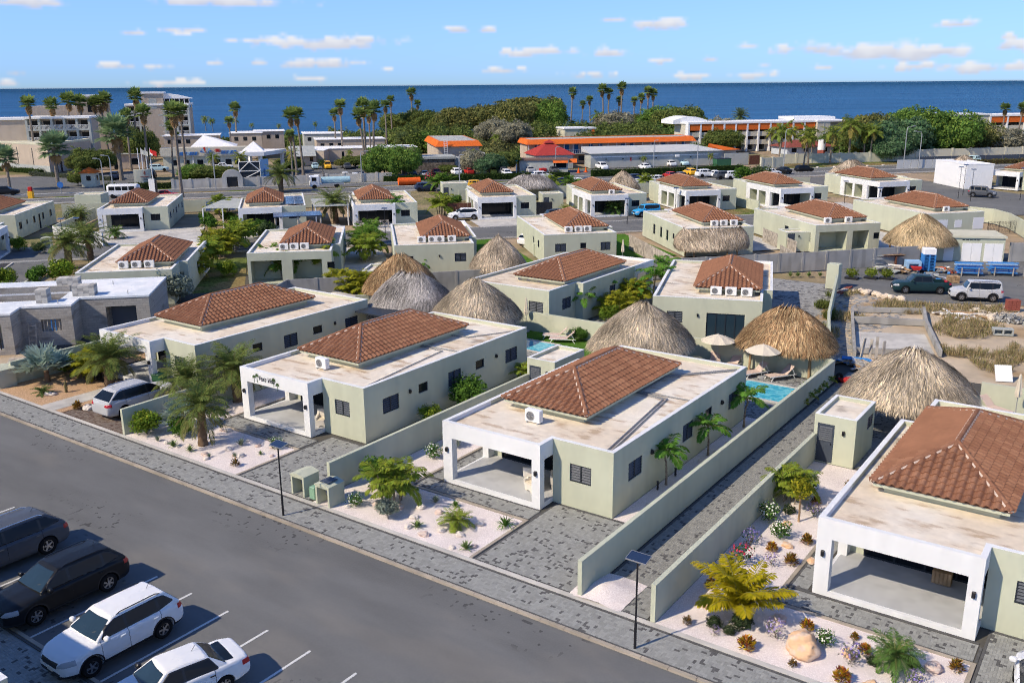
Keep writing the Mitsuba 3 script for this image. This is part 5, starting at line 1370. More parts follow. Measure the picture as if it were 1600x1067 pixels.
# plants of the front beds
plant('golden', 'golden_palm', 'bright yellow feather palm beside the right alley wall', 'palm', -10.3, 28.3, 1.12, rz=20)
plant('dwarf_date_green', 'dwarf_palm', 'green dwarf date palm at the corner of the planted bed', 'palm', -5.0, 28.3, 1.0)
for x, y, k, s, l in [(-9.32, 26.57, 'croton_gold', 1.0, 'yellow and red croton left of the large boulder'), (-6.17, 26.6, 'croton_gold', .95, 'yellow croton at the pavement edge right of the large boulder'), (-11.6, 28.0 - 1.2, 'croton_dark', .7, 'dark croton at the wall end'), (-7.7, 26.5, 'croton_dark', .6, 'small dark croton below the large boulder'), (-3.3, 29.3, 'croton_red', .8, 'red croton at the far corner of the bed'), (-8.0, 28.85, 'croton_gold', .8, 'yellow croton behind the large boulder'), (-6.5, 29.2, 'croton_red', .5, 'small red croton by the paved strip'),
                      (-10.0, 33.0, 'croton_red', .95, 'red croton on the gravel beside the paved strip'), (-11.0, 33.6, 'croton_gold', .8, 'gold croton between purple flowers and the paved strip'), (-10.05, 35.0, 'croton_red', .85, 'red croton just below the white porch corner'), (-10.9, 38.9, 'croton_red', .8, 'orange croton far up the gravel strip'), (-12.0, 40.9, 'croton_red', .95, 'orange croton below the store room door'), (-10.2, 41.6, 'croton_red', .7, 'red croton by the corner of the store room'),
                      (-11.9, 29.6, 'croton_dark', .9, 'dark croton in the shade of the right alley wall'), (-6.0, 28.6, 'croton_gold', .7, 'gold croton left of the green dwarf palm')]:
    plant(k, 'croton', l, 'croton', x, y, s, 'crotons in the planted bed')
for x, y, s, l in [(-9.95, 27.75, 1.1, 'dark round shrub at the foot of the yellow palm'), (-10.75, 27.2, .8, 'dark round shrub nearest the lamp shadow'), (-10.15, 27.1, .62, 'smaller dark round shrub below the yellow palm'), (-9.3, 34.7, .7, 'dark round shrub at the white porch post'), (-11.6, 37.4, .75, 'dark round shrub behind the small yellow tree'), (-5.6, 28.1, .6, 'dark round shrub left of the dwarf palm'), (-4.5, 28.7, .55, 'dark round shrub right of the dwarf palm')]:
    plant('dome_shrub', 'round_shrub', l, 'shrub', x, y, s, 'dark round shrubs')
for x, y, k, s, l in [(-8.75, 27.75, 'lavender', .95, 'sparse purple flowered shrub left of the large boulder'), (-6.2, 27.75, 'purple_flower', 1.0, 'purple flowered shrub right of the large boulder'), (-4.2, 27.6, 'purple_flower', .8, 'purple flowered shrub near the bed corner'), (-11.9, 33.6, 'purple_flower', 1.0, 'purple flowered shrub against the right alley wall'), (-11.6, 31.9, 'red_flower', 1.15, 'red flowered shrub behind the yellow palm'), (-10.5, 27.0 - .3, 'lavender', .5, 'wispy dry shrub in the lamp shadow'),
                      (-10.6, 32.4, 'lavender', .8, 'lilac flowered shrub beside the gold croton'), (-11.1, 34.9, 'white_flower', 1.05, 'white flowered oleander on the gravel strip'), (-12.1, 36.2, 'white_flower', 1.15, 'green oleander against the right alley wall'), (-10.6, 37.6, 'purple_flower', .9, 'purple shrub beside the small yellow tree'), (-11.9, 31.0, 'lavender', .6, 'wispy shrub in the wall shade'), (-7.2, 28.3, 'white_flower', .8, 'thin green oleander beside the large boulder'), (-11.6, 39.7, 'white_flower', 1.2, 'dense green shrub before the store room')]:
    plant(k, 'flowering_shrub', l, 'shrub', x, y, s, 'flowering shrubs in the planted bed')
plant('areca', 'yellow_palm', 'yellow green feather palm below the store room door', 'palm', -11.9, 38.6, .95)
k_ = thing('young_tree', 'small yellow leaved tree with a bare stem on the gravel strip', 'tree')
part(k_, 'trunk', mikit.ply(stem(1.2, .05, .04, 0, 3)[0], 'wood'), mat(-10.97, 36.79)); part(k_, 'crown', P(leaf_cloud(301, [(0, 0, 1.6, .55, .55, .5)], 1200, .07, (0.22, 0.22, 0.02), .3, light=(0.4, 0.36, 0.03), hollow=.3), 'leafy'), mat(-10.97, 36.79))
plant('areca', 'feather_palm', 'clump of yellow green feather palms behind the meter cabinets', 'palm', -26.7, 28.2, 1.15)
plant('shrub0', 'shrub', 'dense green shrub behind the feather palm clump at the wall', 'shrub', -28.6, 29.2, 1.55)
plant('shrub3', 'grey_shrub', 'silvery grey shrub between stones near the pavement', 'shrub', -25.9, 26.9, .85)
plant('dwarf_date', 'dwarf_palm', 'bright green dwarf palm on the pale gravel before the porch', 'palm', -22.95, 28.0, .92)
for x, y, k, s, l in [(-24.3, 27.0, 'agave', .9, 'spiky agave left of the bright dwarf palm'), (-21.35, 26.65, 'agave', .95, 'spiky agave beside two white stones'), (-21.2, 29.2, 'lily', .9, 'lush strap leaved plant at the bed corner'), (-25.2, 29.3, 'agave_grey', .8, 'dark spiky agave at the edge of the paved path'), (-24.2, 29.5, 'lily', .6, 'small strap leaved plant near the path')]:
    plant(k, 'agave', l, 'agave', x, y, s, 'agaves on the pale gravel')
plant('white_flower', 'flowering_shrub', 'white flowered bush beside the meter cabinet', 'shrub', -28.0, 27.0, .9)
plant('white_flower', 'flowering_shrub', 'white flowered bush left of the porch post of the villa with wicker chairs', 'shrub', -28.6, 33.3, 1.1)
plant('shrub3', 'grey_shrub', 'grey green bush behind the white flowered bush at the porch', 'shrub', -28.9, 35.0, .9)
for i, (x, y, s, l) in enumerate([(-17.4, 37.0, 1.25, 'slim feather palm at the side wall, first from the front'), (-17.25, 41.5, 1.2, 'slim feather palm at the side wall, second from the front'), (-17.25, 46.3, 1.3, 'slim feather palm at the side wall, third from the front')]): plant(f'feather{i % 2}', 'slim_palm', l, 'palm', x, y, s, 'slim palms beside the long wall')
# villa with lettering
plant('date0', 'date_palm', 'stout date palm with a thick trunk on the pale gravel', 'palm', -40.0, 27.75, .86, rz=30, sz=1.12)
plant('date1', 'date_palm', 'tall date palm between the first two villas', 'palm', -44.2, 33.4, 1.05)
plant('date2', 'date_palm', 'date palm leaning from behind the silver car wall', 'palm', -45.6, 31.0, .95)
plant('shrub1', 'shrub', 'rounded bright green bush at the end of the silver car wall', 'shrub', -43.9, 27.0, 1.35)
plant('shrub0', 'shrub', 'bright green bush left of the thick palm trunk', 'shrub', -42.0, 27.9, 1.05)
plant('silver_fan', 'silver_palm', 'small silvery fan palm behind the green bushes', 'palm', -43.0, 28.6, .62)
plant('sago', 'sago_palm', 'spiky sago palm on the gravel behind the lettering villa path', 'palm', -43.3, 31.4, .8)
for x, y, k, s in [(-42.5, 26.7, 'agave_grey', .7), (-41.1, 26.7, 'agave', .95), (-39.8, 26.8, 'agave', .8), (-38.3, 26.85, 'agave_grey', .5), (-38.2, 28.8, 'agave_grey', .95), (-37.2, 27.6, 'agave_grey', .6), (-36.4, 28.6, 'agave', .5)]: plant(k, 'agave', nth('small agave on gravel before the lettered villa', int(x > -42) + int(x > -40.5) + int(x > -39) + int(x > -38.25) + int(x > -37.5) + int(x > -36.8), 7), 'agave', x, y, s, 'agaves before the villa with lettering')
plant('croton_dark', 'croton', 'dark low croton near the driveway corner', 'croton', -36.2, 26.85, .9)
plant('white_flower', 'flowering_shrub', 'white flowered plant at the lamp panel before the lettering villa', 'shrub', -36.3, 29.6, .9)
plant('shrub0', 'shrub', 'leafy bush against the side wall of the lettering villa', 'shrub', -31.7, 40.2, 1.9)
plant('shrub1', 'shrub', 'low yellow green bush at the side wall of the lettering villa', 'shrub', -31.9, 37.0, 1.1)
plant('lily', 'banana_plant', 'young banana plant leaning over the wall', 'plant', -29.6, 40.3, 1.6)
plant('areca', 'feather_palm', 'small yellow palm far along the side of the lettering villa', 'palm', -31.9, 46.3, .7)
# leftmost villa
plant('date1', 'date_palm', 'drooping date palm in front of the leftmost tiled villa', 'palm', -52.6, 30.2, 1.08, rz=80)
plant('silver_fan', 'silver_palm', 'silver blue fan palm on the orange gravel', 'palm', -57.6, 28.9, .86)
plant('sago', 'sago_palm', 'dark sago palm on the orange gravel', 'palm', -55.4, 27.4, .95)
PLANT['cactus'].place(thing('cactus', 'stubby brown cactus on the orange gravel', 'cactus'), mat(-54.6, 28.45))
plant('shrub1', 'shrub', 'yellow green shrub at the wall behind the orange gravel', 'shrub', -58.3, 30.8, 1.3)
plant('areca_low', 'yellow_palm', 'yellow green palm clump by the left wall at the porch', 'palm', -58.0, 33.0, 1.0)
plant('croton_red', 'croton', 'low reddish shrub beside the white stepping path', 'croton', -51.0, 27.1, 1.0)
for i in range(9): plant('areca_green' if i % 2 else 'areca_low', 'terrace_palm', nth('feathery green palm along the pool wall', 8 - i, 9), 'palm', -15.98, 51.6 + i * .62, .46, 'palms along the pool wall')
# vehicles on the street
vehicle('sporty', 'suv', 'white sport utility car parked in the bays beside the black one', 'car', -26.95, 14.45, -90, 'white')
vehicle('seven', 'suv', 'black sport utility car with chrome window line in the bays', 'car', -31.35, 15.05, -90, 'black')
vehicle('large', 'suv', 'dark grey car cut off by the left edge of the photo', 'car', -36.1, 15.2, -90, 'grey')
kk = vehicle('sedan', 'sedan', 'white saloon car with rust spots on its roof', 'car', -22.95, 14.0, -104, 'white')
vehicle('large', 'suv', 'silver car parked behind the sage wall at the palms', 'car', -48.1, 29.3, 90, 'silver')
vehicle('hatch', 'car', 'white car nose at the lower right edge', 'car', -.75, 28.6, 98, 'white')
# rust spots and papers of the white saloon
def on_car(pts): return None

# ------------------------------------------------------------------ the villas behind, their walls, yards and shelters
def flat_sheet(name, pts, z, bsdf): return structure(name, mikit.ply(sheet(Polygon(pts), z), bsdf))
flat_sheet('side_street', [st(s, t) for s, t in ((-27.6, 60), (-23.6, 60), (-23.6, 112), (-27.6, 112))], -.02, 'asphalt')
flat_sheet('back_street', [st(s, t) for s, t in ((-60, 110.5), (98, 110.5), (98, 119.5), (-60, 119.5))], -.03, 'asphalt')
flat_sheet('main_road', [st(s, t) for s, t in ((-400, 168), (500, 168), (500, 183), (-400, 183))], -.02, 'asphalt')
flat_sheet('yard_paving', [(-26.6, 95.9), (-23.4, 84.9), (-20, 84.0), (-17.5, 82.6), (-10, 86.6), (14, 92), (14, 110), (-12, 112)], -.02, 'asphalt')
flat_sheet('sand_lot', [(-20.4, 58), (12, 58), (14, 92), (-10, 87), (-17.5, 83), (-23.2, 85.2)], -.06, 'sandy_soil')
flat_sheet('road_end', [st(98, 108), st(122, 108), st(122, 166), st(98, 166)], -.03, 'asphalt')
structure('cobbled_yard', P(boxes(*herring(-38.8, -16, 58.0, 87.0, 200, (0.30, 0.30, 0.29), (0.16, 0.16, 0.16), .2, -.06, False, .45))))
for i, t in enumerate((110.3, 119.7)): structure('street_kerb', mikit.ply(ext(LineString([st(-60, t), st(98, t)]).buffer(.12, cap_style=2), -.1, .08), 'pale_concrete'))
for i, s in enumerate((-27.8, -23.4)): structure('street_kerb', mikit.ply(ext(LineString([st(s, 70), st(s, 110)]).buffer(.1, cap_style=2), -.1, .08), 'pale_concrete'))
for t in (167.6, 175.2, 183.3): structure('road_kerb', mikit.ply(ext(LineString([st(-200, t), st(240, t)]).buffer(.22, cap_style=2), -.1, .1), 'pale_concrete'))
flat_sheet('verge', [st(s, t) for s, t in ((-60, 176.5), (60, 176.5), (60, 178.2), (-60, 178.2))], .0, 'dry_turf')
for i, (a, b) in enumerate(((-27.2, 33.5), (-13, 38), (0.8, 41), (14.4, 42), (29.6, 44), (44, 46), (58, 49), (73, 53))):      # driveways and garths between the houses
    pass
for i, (s, t, w, d, m) in enumerate(((12, 119.8, 14, 8, 'pale_concrete'), (27, 120, 13, 8, 'pale_concrete'), (-24, 120, 15, 12, 'pale_concrete'), (44, 120, 14, 9, 'asphalt'), (58, 120, 14, 9, 'dry_turf'), (73, 119.8, 15, 9, 'pale_concrete'), (-5, 120, 14, 9, 'pale_concrete'),
                                     (36.6, 93, 6.6, 16, 'turf'), (52, 93, 6, 16, 'pale_concrete'), (21, 93, 6, 17, 'turf'), (6, 92, 6, 17, 'pale_concrete'), (-9, 88, 6, 18, 'dry_turf'), (67, 90, 8, 18, 'pale_concrete'), (52, 125, 6, 20, 'dry_turf'), (66, 125, 7, 22, 'dry_turf'), (-41, 95, 13, 15, 'black_gravel'))):
    flat_sheet('garden_ground', [st(s, t), st(s + w, t), st(s + w, t + d), st(s, t + d)], -.012, m)

def back_pose(x, y, th):
    """a villa seen from behind: its rear corner at the left, the turn of its rear face"""
    c, s = math.cos(math.radians(th)), math.sin(math.radians(th))
    return x + 8.65 * c - 16.2 * s, y + 8.65 * s + 16.2 * c, th + 180
def rev(u0, u1): return 8.65 - u1, 8.65 - u0
def BW(*fr):
    """rear windows given from the viewer's left: (from, to, z0, z1, kind)"""
    return [('B', 8.65 - b, 8.65 - a, z0, z1, k) for a, b, z0, z1, k in fr]
LW = [('L', 2.6 + 2, 3.6 + 2, 1.2, 2.1, 'plain'), ('L', 8.6, 9.3, 1.5, 2.1, 'plain'), ('L', 13.4, 14.3, 1.2, 2.1, 'plain')]
RW = WIN_R
g = 'villas turned along the back street'
k, M = villa('villa', 'villa between the left street and the yellow palm clumps, three roof fans in a row', *back_pose(-75.6, 41.6, 45), [('B', 1, 2, 1.2, 2.1, 'plain')] + [('L', 3.4, 4.3, .9, 2.1, 'plain'), ('L', 6.5, 7.4, 1.2, 2.1, 'plain'), ('L', 12, 12.9, 1.2, 2.1, 'plain')], group=g)
ac_row(M, [(5.2, 14.0), (4.1, 14.0), (3.0, 14.0)], "the villa beside the left street", 180)
k, M = villa('villa', 'villa with an open rear porch before the three green palm clumps', *back_pose(-70.9, 56.1, 43), BW((.3, 3.2, .1, 2.3, 'room'), (4.2, 7.0, .1, 2.3, 'room'), (7.5, 8.2, 1.3, 2.0, 'plain')) + [('L', 2.6, 3.4, 1.3, 2.1, 'plain')], group=g)
ac_row(M, [(5.4, 14.0), (4.4, 14.0), (3.4, 14.0)], 'the villa with the open rear porch', 180)
k, M = villa('villa', 'villa with a blank rear wall of two small windows behind the grey thatch', *back_pose(-61.9, 67.0, 44), BW((1.15, 1.85, 1.3, 1.95, 'plain'), (6.0, 7.15, 1.25, 2.1, 'louvre')), [('B', 4.2, 1.9)], group=g)
ac_row(M, [(5.8, 14.0), (4.7, 14.0), (3.9, 14.0), (2.7, 14.0)], 'the villa with the blank rear wall', 180)
k, M = villa('villa', 'villa with three rear windows above a white outdoor sofa', *back_pose(-53.0, 80.5, 46), BW((1.2, 2.4, 1.2, 2.1, 'louvre'), (3.95, 4.6, 1.5, 2.1, 'plain'), (6.2, 7.3, 1.2, 2.1, 'louvre')) + [('R', 10.6, 11.2, 1.3, 2.1, 'plain'), ('R', 13, 13.8, 1.3, 2.1, 'plain')], group=g)
ac_row(M, [(5.4, 14.0), (4.3, 14.0), (3.3, 14.0)], 'the villa above the white outdoor sofa', 180)
k, M = villa('villa', 'villa with a thatched lean to against its rear wall', *back_pose(-42.4, 92.4, 45), BW((6.3, 7.4, 1.2, 2.1, 'louvre')) + [('R', 14.4, 15.3, 1.2, 2.1, 'plain'), ('R', 12.2, 12.8, 1.4, 2.0, 'plain'), ('R', 10, 10.7, .9, 2.1, 'plain'), ('R', 7.8, 8.5, .9, 2.1, 'plain'), ('R', 5.2, 6.0, .9, 2.1, 'plain')], group=g)
ac_row(M, [(4.4, 14.0), (3.3, 14.0), (2.1, 14.0)], 'the villa with the thatched lean to', 180)
k, M = villa('villa', 'villa with two furnished open bays in its rear wall', *back_pose(-31.3, 102.3, 47), BW((.5, 3.9, .2, 2.3, 'room'), (4.6, 6.6, .2, 2.3, 'room'), (7.2, 7.9, 1.3, 2.0, 'plain')) + [('R', 14.4, 15.2, 1.1, 2.1, 'plain'), ('R', 11.5, 12.1, 1.3, 2.0, 'plain'), ('R', 9.2, 10.1, 1.0, 2.1, 'plain')], group=g)
ac_row(M, [(5.9, 14.0), (3.3, 14.0)], 'the villa with two open rear bays', 180)
k, M = villa('villa', 'villa with white roller shutters behind the large golden thatch', *back_pose(-23.1, 118.4, 49), BW((1.5, 2.9, 1.1, 2.3, 'blind'), (3.9, 4.9, 1.3, 2.2, 'blind'), (6.5, 8.0, 1.0, 2.4, 'blind')) + [('R', 13.2, 14.2, 1.1, 2.1, 'plain')], group=g)
ac_row(M, [(4.2, 13.9)], 'the villa with white roller shutters', 180)
k, M = villa('villa', 'villa at the cobbled yard with four pane glass doors in its rear', *back_pose(-30.3, 60.8, 20), BW((1.1, 2.25, 1.15, 2.0, 'louvre'), (4.0, 6.75, .1, 2.0, 'big')) + LW[:0], [('B', 5.3, 1.8)], group=g)
ac_row(M, [(4.15, 14.1), (3.05, 14.1), (1.9, 14.1)], 'the villa at the cobbled yard', 180)
k, M = villa('villa', 'villa right behind the turf loungers, half hidden by two thatched roofs', *back_pose(-45.6, 57.9, 0), BW((3.55, 4.35, 1.35, 2.05, 'plain'), (6.05, 7.4, 1.15, 2.1, 'louvre')) + [('L', 13.0, 14.3, 1.2, 2.1, 'louvre'), ('L', 7.0, 8.0, 1.2, 2.1, 'louvre')], [('L', 10.6, 1.9)], group=g)
for i, xx in enumerate((3.6, 4.6, 5.5)):
    part(k, 'vent', mikit.ply(rbox(xx - .16, xx + .16, 13.22, 13.3, 2.92, 3.14, .01), 'grey_plastic'), M)
def front_pose(s, t): return (*st(s, t),)
g = 'villas beyond the back street'
FW = [('F', 6.4, 7.6, 1.25, 2.1, 'plain')] + WIN_R
k, M = villa('villa', 'villa beyond the walled court at the upper left', -114.1, 66.9, 47, FW, group=g, side=True)
k, M = villa('villa', 'villa with solar panels on its roof beside the grey pergola', *st(-4.2, 125.3), 49, [('F', 6.4, 7.9, 1.4, 1.8, 'plain')] + WIN_R, group=g)
for j in range(2):
    for i in range(3):
        a = thing('solar_collector', 'blue solar panel on the flat roof, ' + ('inner row', 'outer row')[j] + ', ' + ('nearest', 'middle', 'farthest')[i], 'solar panel', 'roof solar panels')
        part(a, 'cells', mikit.ply(bx(6.15 + j * 1.15, 7.2 + j * 1.15, 2.2 + i * 3.2, 5.2 + i * 3.2, 3.02, 3.06).apply_transform(mat(0, 0, .15, 0, 1)), 'solar_cell'), M); part(a, 'frame', mikit.ply(bx(6.1 + j * 1.15, 7.25 + j * 1.15, 2.15 + i * 3.2, 5.25 + i * 3.2, 3.12, 3.165), 'steel'), M)
k, M = villa('villa', 'villa with a timber cross fence before its porch', *st(10.6, 124.0), 48, FW, group=g, side=True)
fk = thing('timber_fence', 'timber fence of crossed rails before a porch', 'fence')
for i in range(5):
    F = M @ mat(.3 + i * 1.05, -.35, 0)
    part(fk, 'post', mikit.ply(bx(-.06, .06, -.06, .06, 0, 1.05), 'grey_wood'), F)
    if i < 4:
        part(fk, 'rail', mikit.ply(bx(.06, .99, -.04, .04, .92, 1.02), 'grey_wood'), F); part(fk, 'cross_brace', mikit.ply(cat([cyl((.08, .0, .08), (.98, 0, .9), .035, 5), cyl((.08, .02, .9), (.98, .02, .08), .035, 5)]), 'grey_wood'), F)
k, M = villa('villa', 'villa with potted plants at its porch, black off roader in front', *st(28.2, 127.0), 46, FW, group=g, side=True)
k, M = villa('villa', 'villa with a bushy palm before its porch and a bright blue car', *st(44.1, 124.2), 47, FW, group=g, side=True)
ac_row(M, [(3.9, 2.6)], 'the villa with the bright blue car', 0)
k, M = villa('villa', 'villa on a bare brown plot beyond the back street, dark sliding doors', *st(59.2, 125.2), 49, FW, group=g, side=True)
k, M = villa('villa', 'villa with a planted porch behind the two open rear bays', *st(73.7, 123.4), 50, FW, group=g, side=True)
k, M = villa('villa', 'villa with an empty two bay porch beside the far pointed shelter', *st(93.2, 127.0), 50, FW, group=g, side=True)
k, M = villa('villa', 'villa cut by the right edge at the far yard', -26.6, 183.4, -20, FW, group=g, side=True)
k, M = villa('villa', 'villa with a long side wall of five openings at the upper left edge', -123.4, 51.4, 44, [('R', 2, 3, 1.1, 2.0, 'plain'), ('R', 4.6, 5.2, 1.4, 2.0, 'plain'), ('R', 7.2, 8.0, 1.2, 2.1, 'plain'), ('R', 9.3, 10.0, .1, 2.1, 'plain'), ('R', 10.7, 11.5, 1.2, 2.1, 'plain'), ('R', 13.8, 14.7, 1.2, 2.1, 'plain')], group=g)
k, M = villa('villa', 'villa corner at the left edge beside the black gravel', -105.2, 49.4, 140, FW, group=g, side=True)
# walls
panel_wall('grey concrete panel wall behind the thatched roofs', [(-62.5, 53.6), (-54.1, 63.0), (-44.1, 74.6), (-37.9, 82.0), (-27.3, 93.4), (-20.1, 101.9)], 1.9)
panel_wall('grey concrete panel wall right of the storage building', [(-12.6, 108.2), (4, 120)], 2.0)
panel_wall('panel wall between the leftmost tiled villa and the yellow palm row', [(-59.0, 46.5), (-62.5, 53.6)], 1.9)
garden_wall('white front wall of the court at the upper left', [(-114.7, 61.1), (-104.0, 61.3)], 1.6, bsdf='white_paint')
garden_wall('sage side wall of the court at the upper left', [(-114.7, 61.2), (-127.5, 74.5)], 1.6)
garden_wall('sage garden wall behind the sun beds left of the yellow palm row', [(-56.0, 52.0), (-50.5, 57.5), (-46.5, 57.2)], 1.5)
garden_wall('sage wall between the villas with the turf strip', [(-56.3, 83.6), (-62.5, 91.5)], 1.4); garden_wall('low sage wall right of the villa with the blue car', [st(53.6, 126), st(53.6, 140)], 1.3)
garden_wall('long pale road wall behind the far villas, left part', [st(-30, 149), st(22, 149)], 1.8); garden_wall('long pale road wall behind the far villas, right part', [st(30, 149.5), st(95, 149.5)], 1.8)
garden_wall('sage wall between the bare plot and the far planted porch', [st(70, 123), st(70, 146)], 1.5); garden_wall('white wall left of the far planted porch', [st(72.6, 121.5), st(72.6, 112)], 1.3, bsdf='white_paint')
garden_wall('sage wall with meter cabinets before the far two bay porch', [st(86, 119.5), st(95, 122.5)], 1.2)
garden_wall('white wall along the left street planting', [(-93.8, 48.8), (-88, 43.2)], .5, bsdf='white_paint')
def arc_wall():
    pts = [(-24.5, 137.0), (-21.7, 138.4), (-18.6, 137.4), (-16.3, 134.0), (-14.6, 129.5), (-13.2, 125.5)]
    garden_wall('curved sage wall sweeping down beside the shuttered villa', pts, 1.9)
arc_wall()
fk = thing('mesh_fence', 'dark wire fence beside the shuttered villa', 'fence')
for i in range(6):
    x, y = -17.7 + i * 1.1, 127.4 + i * 1.05
    part(fk, 'post', mikit.ply(cyl((x, y, 0), (x, y, 1.5), .04, 6), 'black_metal'))
    if i < 5: part(fk, 'mesh', mikit.ply(cat([cyl((x, y, z), (x + 1.1, y + 1.05, z), .015, 4) for z in np.linspace(.1, 1.45, 9)] + [cyl((x + 1.1 * q, y + 1.05 * q, .05), (x + 1.1 * q, y + 1.05 * q, 1.45), .012, 4) for q in np.linspace(.1, .9, 7)]), 'black_metal'), kind='stuff')
def paling(label, p, q, h, n, bsdf):
    key = thing('paling_fence', label, 'fence'); p, q = np.array(p, float), np.array(q, float); L = np.linalg.norm(q - p); a = math.degrees(math.atan2(*(q - p)[::-1])); w = L / n
    b = mikit.ply(bx(.01, w - .015, -.02, .02, 0, h), bsdf)
    for i in range(n): c = p + (q - p) * i / n; part(key, 'board', b, mat(c[0], c[1], 0, a))
    part(key, 'rail', mikit.ply(cat([bx(0, L, .021, .06, z, z + .08) for z in (.3, h - .3)]), bsdf), mat(p[0], p[1], 0, a))
paling('grey board fence beside the turf strip and white paving', (-38.3, 82.2), (-49.9, 93.6), 1.7, 40, 'grey_wood')
paling('grey board fence between the thatched lean to and the two open bays', (-33.2, 96.6), (-30.2, 92.2), 1.6, 12, 'grey_wood')
paling('grey board fence at the rear of the villa with two open bays', (-32.4, 99.5), (-39, 107), 1.6, 22, 'grey_wood')
paling('brown board gate beside the white parked car', st(24.6, 131.0), st(28.0, 130.5), 2.0, 6, 'brown_gate')
paling('dark gate at the left of the villa with potted plants', st(36.5, 128), st(39.5, 128), 2.0, 5, 'black_metal')
# small rooms
store_room('small flat roofed room left of the bushy palm and blue car', -76.4, 115.6, 3.2, 3.0, 2.6, 45); store_room('small flat roofed room with two dark openings beside the road, above the brown gate', -98.2, 118.6, 4.2, 3.4, 2.7, 46)
store_room('plain room block behind the walled court at the upper left', -134.6, 75.6, 3.9, 3.2, 2.9, 38, False); store_room('small store room before the two open rear bays', -34.2, 101.3, 3.0, 2.4, 2.2, 42, True); store_room('flat white roofed annex beside the shuttered villa', -21.2, 113.6, 5.2, 4.0, 1.4, 20, False)
store_room('small sage room between the far two bay porch and the white container', *st(104, 141), 5, 3, 2.2, 50, False)
store_room('low room with a bench on its roof before the brown thatch', -58.4, 58.8, 3.4, 3.2, 2.3, 30, False)
bk = thing('bench', 'wooden bench on the low flat roof beside the brown thatch', 'bench'); BM = mat(-57.6, 61.0, 2.2, 20)
part(bk, 'seat', mikit.ply(bx(0, 2.0, 0, .4, .4, .46), 'wood'), BM); part(bk, 'backrest', mikit.ply(bx(0, 2.0, .36, .42, .5, .9), 'wood'), BM)
for xx in (.1, 1.85): part(bk, 'leg', mikit.ply(bx(xx, xx + .08, .05, .35, 0, .4), 'wood'), BM)
sk = thing('white_container', 'white windowless block beside the pointed far shelter', 'container')
WM = mat(-36.3, 188.0, 0, -52); part(sk, 'body', mikit.ply(rbox(0, 11.0, 0, 5.0, 0, 4.2, .03), 'bright_white'), WM); part(sk, 'roof_rim', mikit.ply(ext(sbox(-.05, -.05, 11.05, 5.05).difference(sbox(.3, .3, 10.7, 4.7)), 4.2, 4.35), 'bright_white'), WM)
# meter cabinets on the back streets
for x, y, r, l in ((-108.4, 56.0, 50, 'meter cabinet on the left street, nearer one'), (-106.9, 57.6, 50, 'meter cabinet on the left street, farther one'), (-36.2, 139.4, 50, 'far meter cabinet before the two bay porch, left one'), (-35.3, 140.6, 50, 'far meter cabinet before the two bay porch, right one'), (-67.5, 99.5, 45, 'meter cabinet at the side of the blank wall villa')): meter_box(l, x, y, 1.1, 1.0, 1.35, False, r - 0)
for x, y, l in ((-107.3, 58.2, 'solar lamp post on the left street, taller one'), (-106.3, 59.5, 'solar lamp post on the left street behind the meter cabinets'), (-34.5, 141.9, 'solar lamp post at the far meter cabinets'), (-28.0, 169.7, 'double solar lamp post before the white windowless block'), (-27.8, 164.6, 'solar lamp post left of the dark grey yard car'), (-25.4, 161.1, 'short solar lamp post beside the dark grey yard car'), (-19.2, 167.4, 'solar lamp post near the right edge villa'), (-41.4, 148.8, 'solar lamp post at the far planted porch villa'), (-59.7, 126.3, 'solar lamp post on the bare brown plot'), (-59.5, 110.9, 'solar lamp post before the bushy palm and blue car'), (-80.8, 85.9, 'solar lamp post before the timber cross fence')): lamp_post(l, x, y, 3.4 if y < 150 else 5.0, 30)
# pergola and roofs of the solar villa
pk = thing('pergola', 'grey slatted pergola roof on white posts left of the solar roofed villa', 'pergola')
pts = [(-105.9, 77.2), (-101.6, 80.0), (-107.6, 88.0), (-112.9, 86.6)]
part(pk, 'roof_sheet', mikit.ply(ext(Polygon(pts), 2.62, 2.7), 'grey_paint'))
for x, y in pts + [(-103.7, 78.7)]: part(pk, 'post', mikit.ply(cyl((x * .998, y * .998, 0), (x * .998, y * .998, 2.62), .09, 7), 'white_paint'))
pk = thing('pergola', 'grey slatted pergola roof between the solar villa and the timber fence porch', 'pergola')
c0 = st(6.5, 123.5); part(pk, 'roof_sheet', mikit.ply(tm(exm([st(5.6, 127), st(10.3, 127), st(10.3, 136), st(5.6, 136)], 2.7, 2.78)), 'grey_paint'))
for s, t in ((5.8, 127.2), (10.1, 127.2), (5.8, 135.8), (10.1, 135.8)): x, y = st(s, t); part(pk, 'post', mikit.ply(cyl((x, y, 0), (x, y, 2.7), .09, 7), 'white_paint'))
rk = thing('solar_roof', 'low dark blue solar roof over the porch beside the grey bushy palm', 'solar roof'); part(rk, 'cells', mikit.ply(tm(exm([st(.2, 119.2), st(6.2, 119.2), st(6.2, 123.6), st(.2, 123.6)], 2.5, 2.6)), 'solar_cell')); 
for s, t in ((.4, 119.4), (6.0, 119.4), (3.2, 119.4)): x, y = st(s, t); part(rk, 'post', mikit.ply(cyl((x, y, 0), (x, y, 2.5), .12, 7), 'grey_wood'))
for i in range(4):
    x, y = st(-9 + i * 1.1, 146.5); a = thing('solar_collector', nth('blue solar panel on a frame by the road', i, 4), 'solar panel', 'roadside solar panels'); Q = mat(x, y, 1.0, 50, 1, 18)
    part(a, 'cells', mikit.ply(bx(-.5, .5, -1.6, 1.6, 0, .04), 'solar_cell'), Q); part(a, 'frame', mikit.ply(cat([bx(-.53, -.5, -1.6, 1.6, -.02, .05), bx(.5, .53, -1.6, 1.6, -.02, .05), bx(-.03, .03, -1.2, -1.1, -1.0, 0), bx(-.03, .03, 1.1, 1.2, -1.6, 0)]), 'steel'), Q)
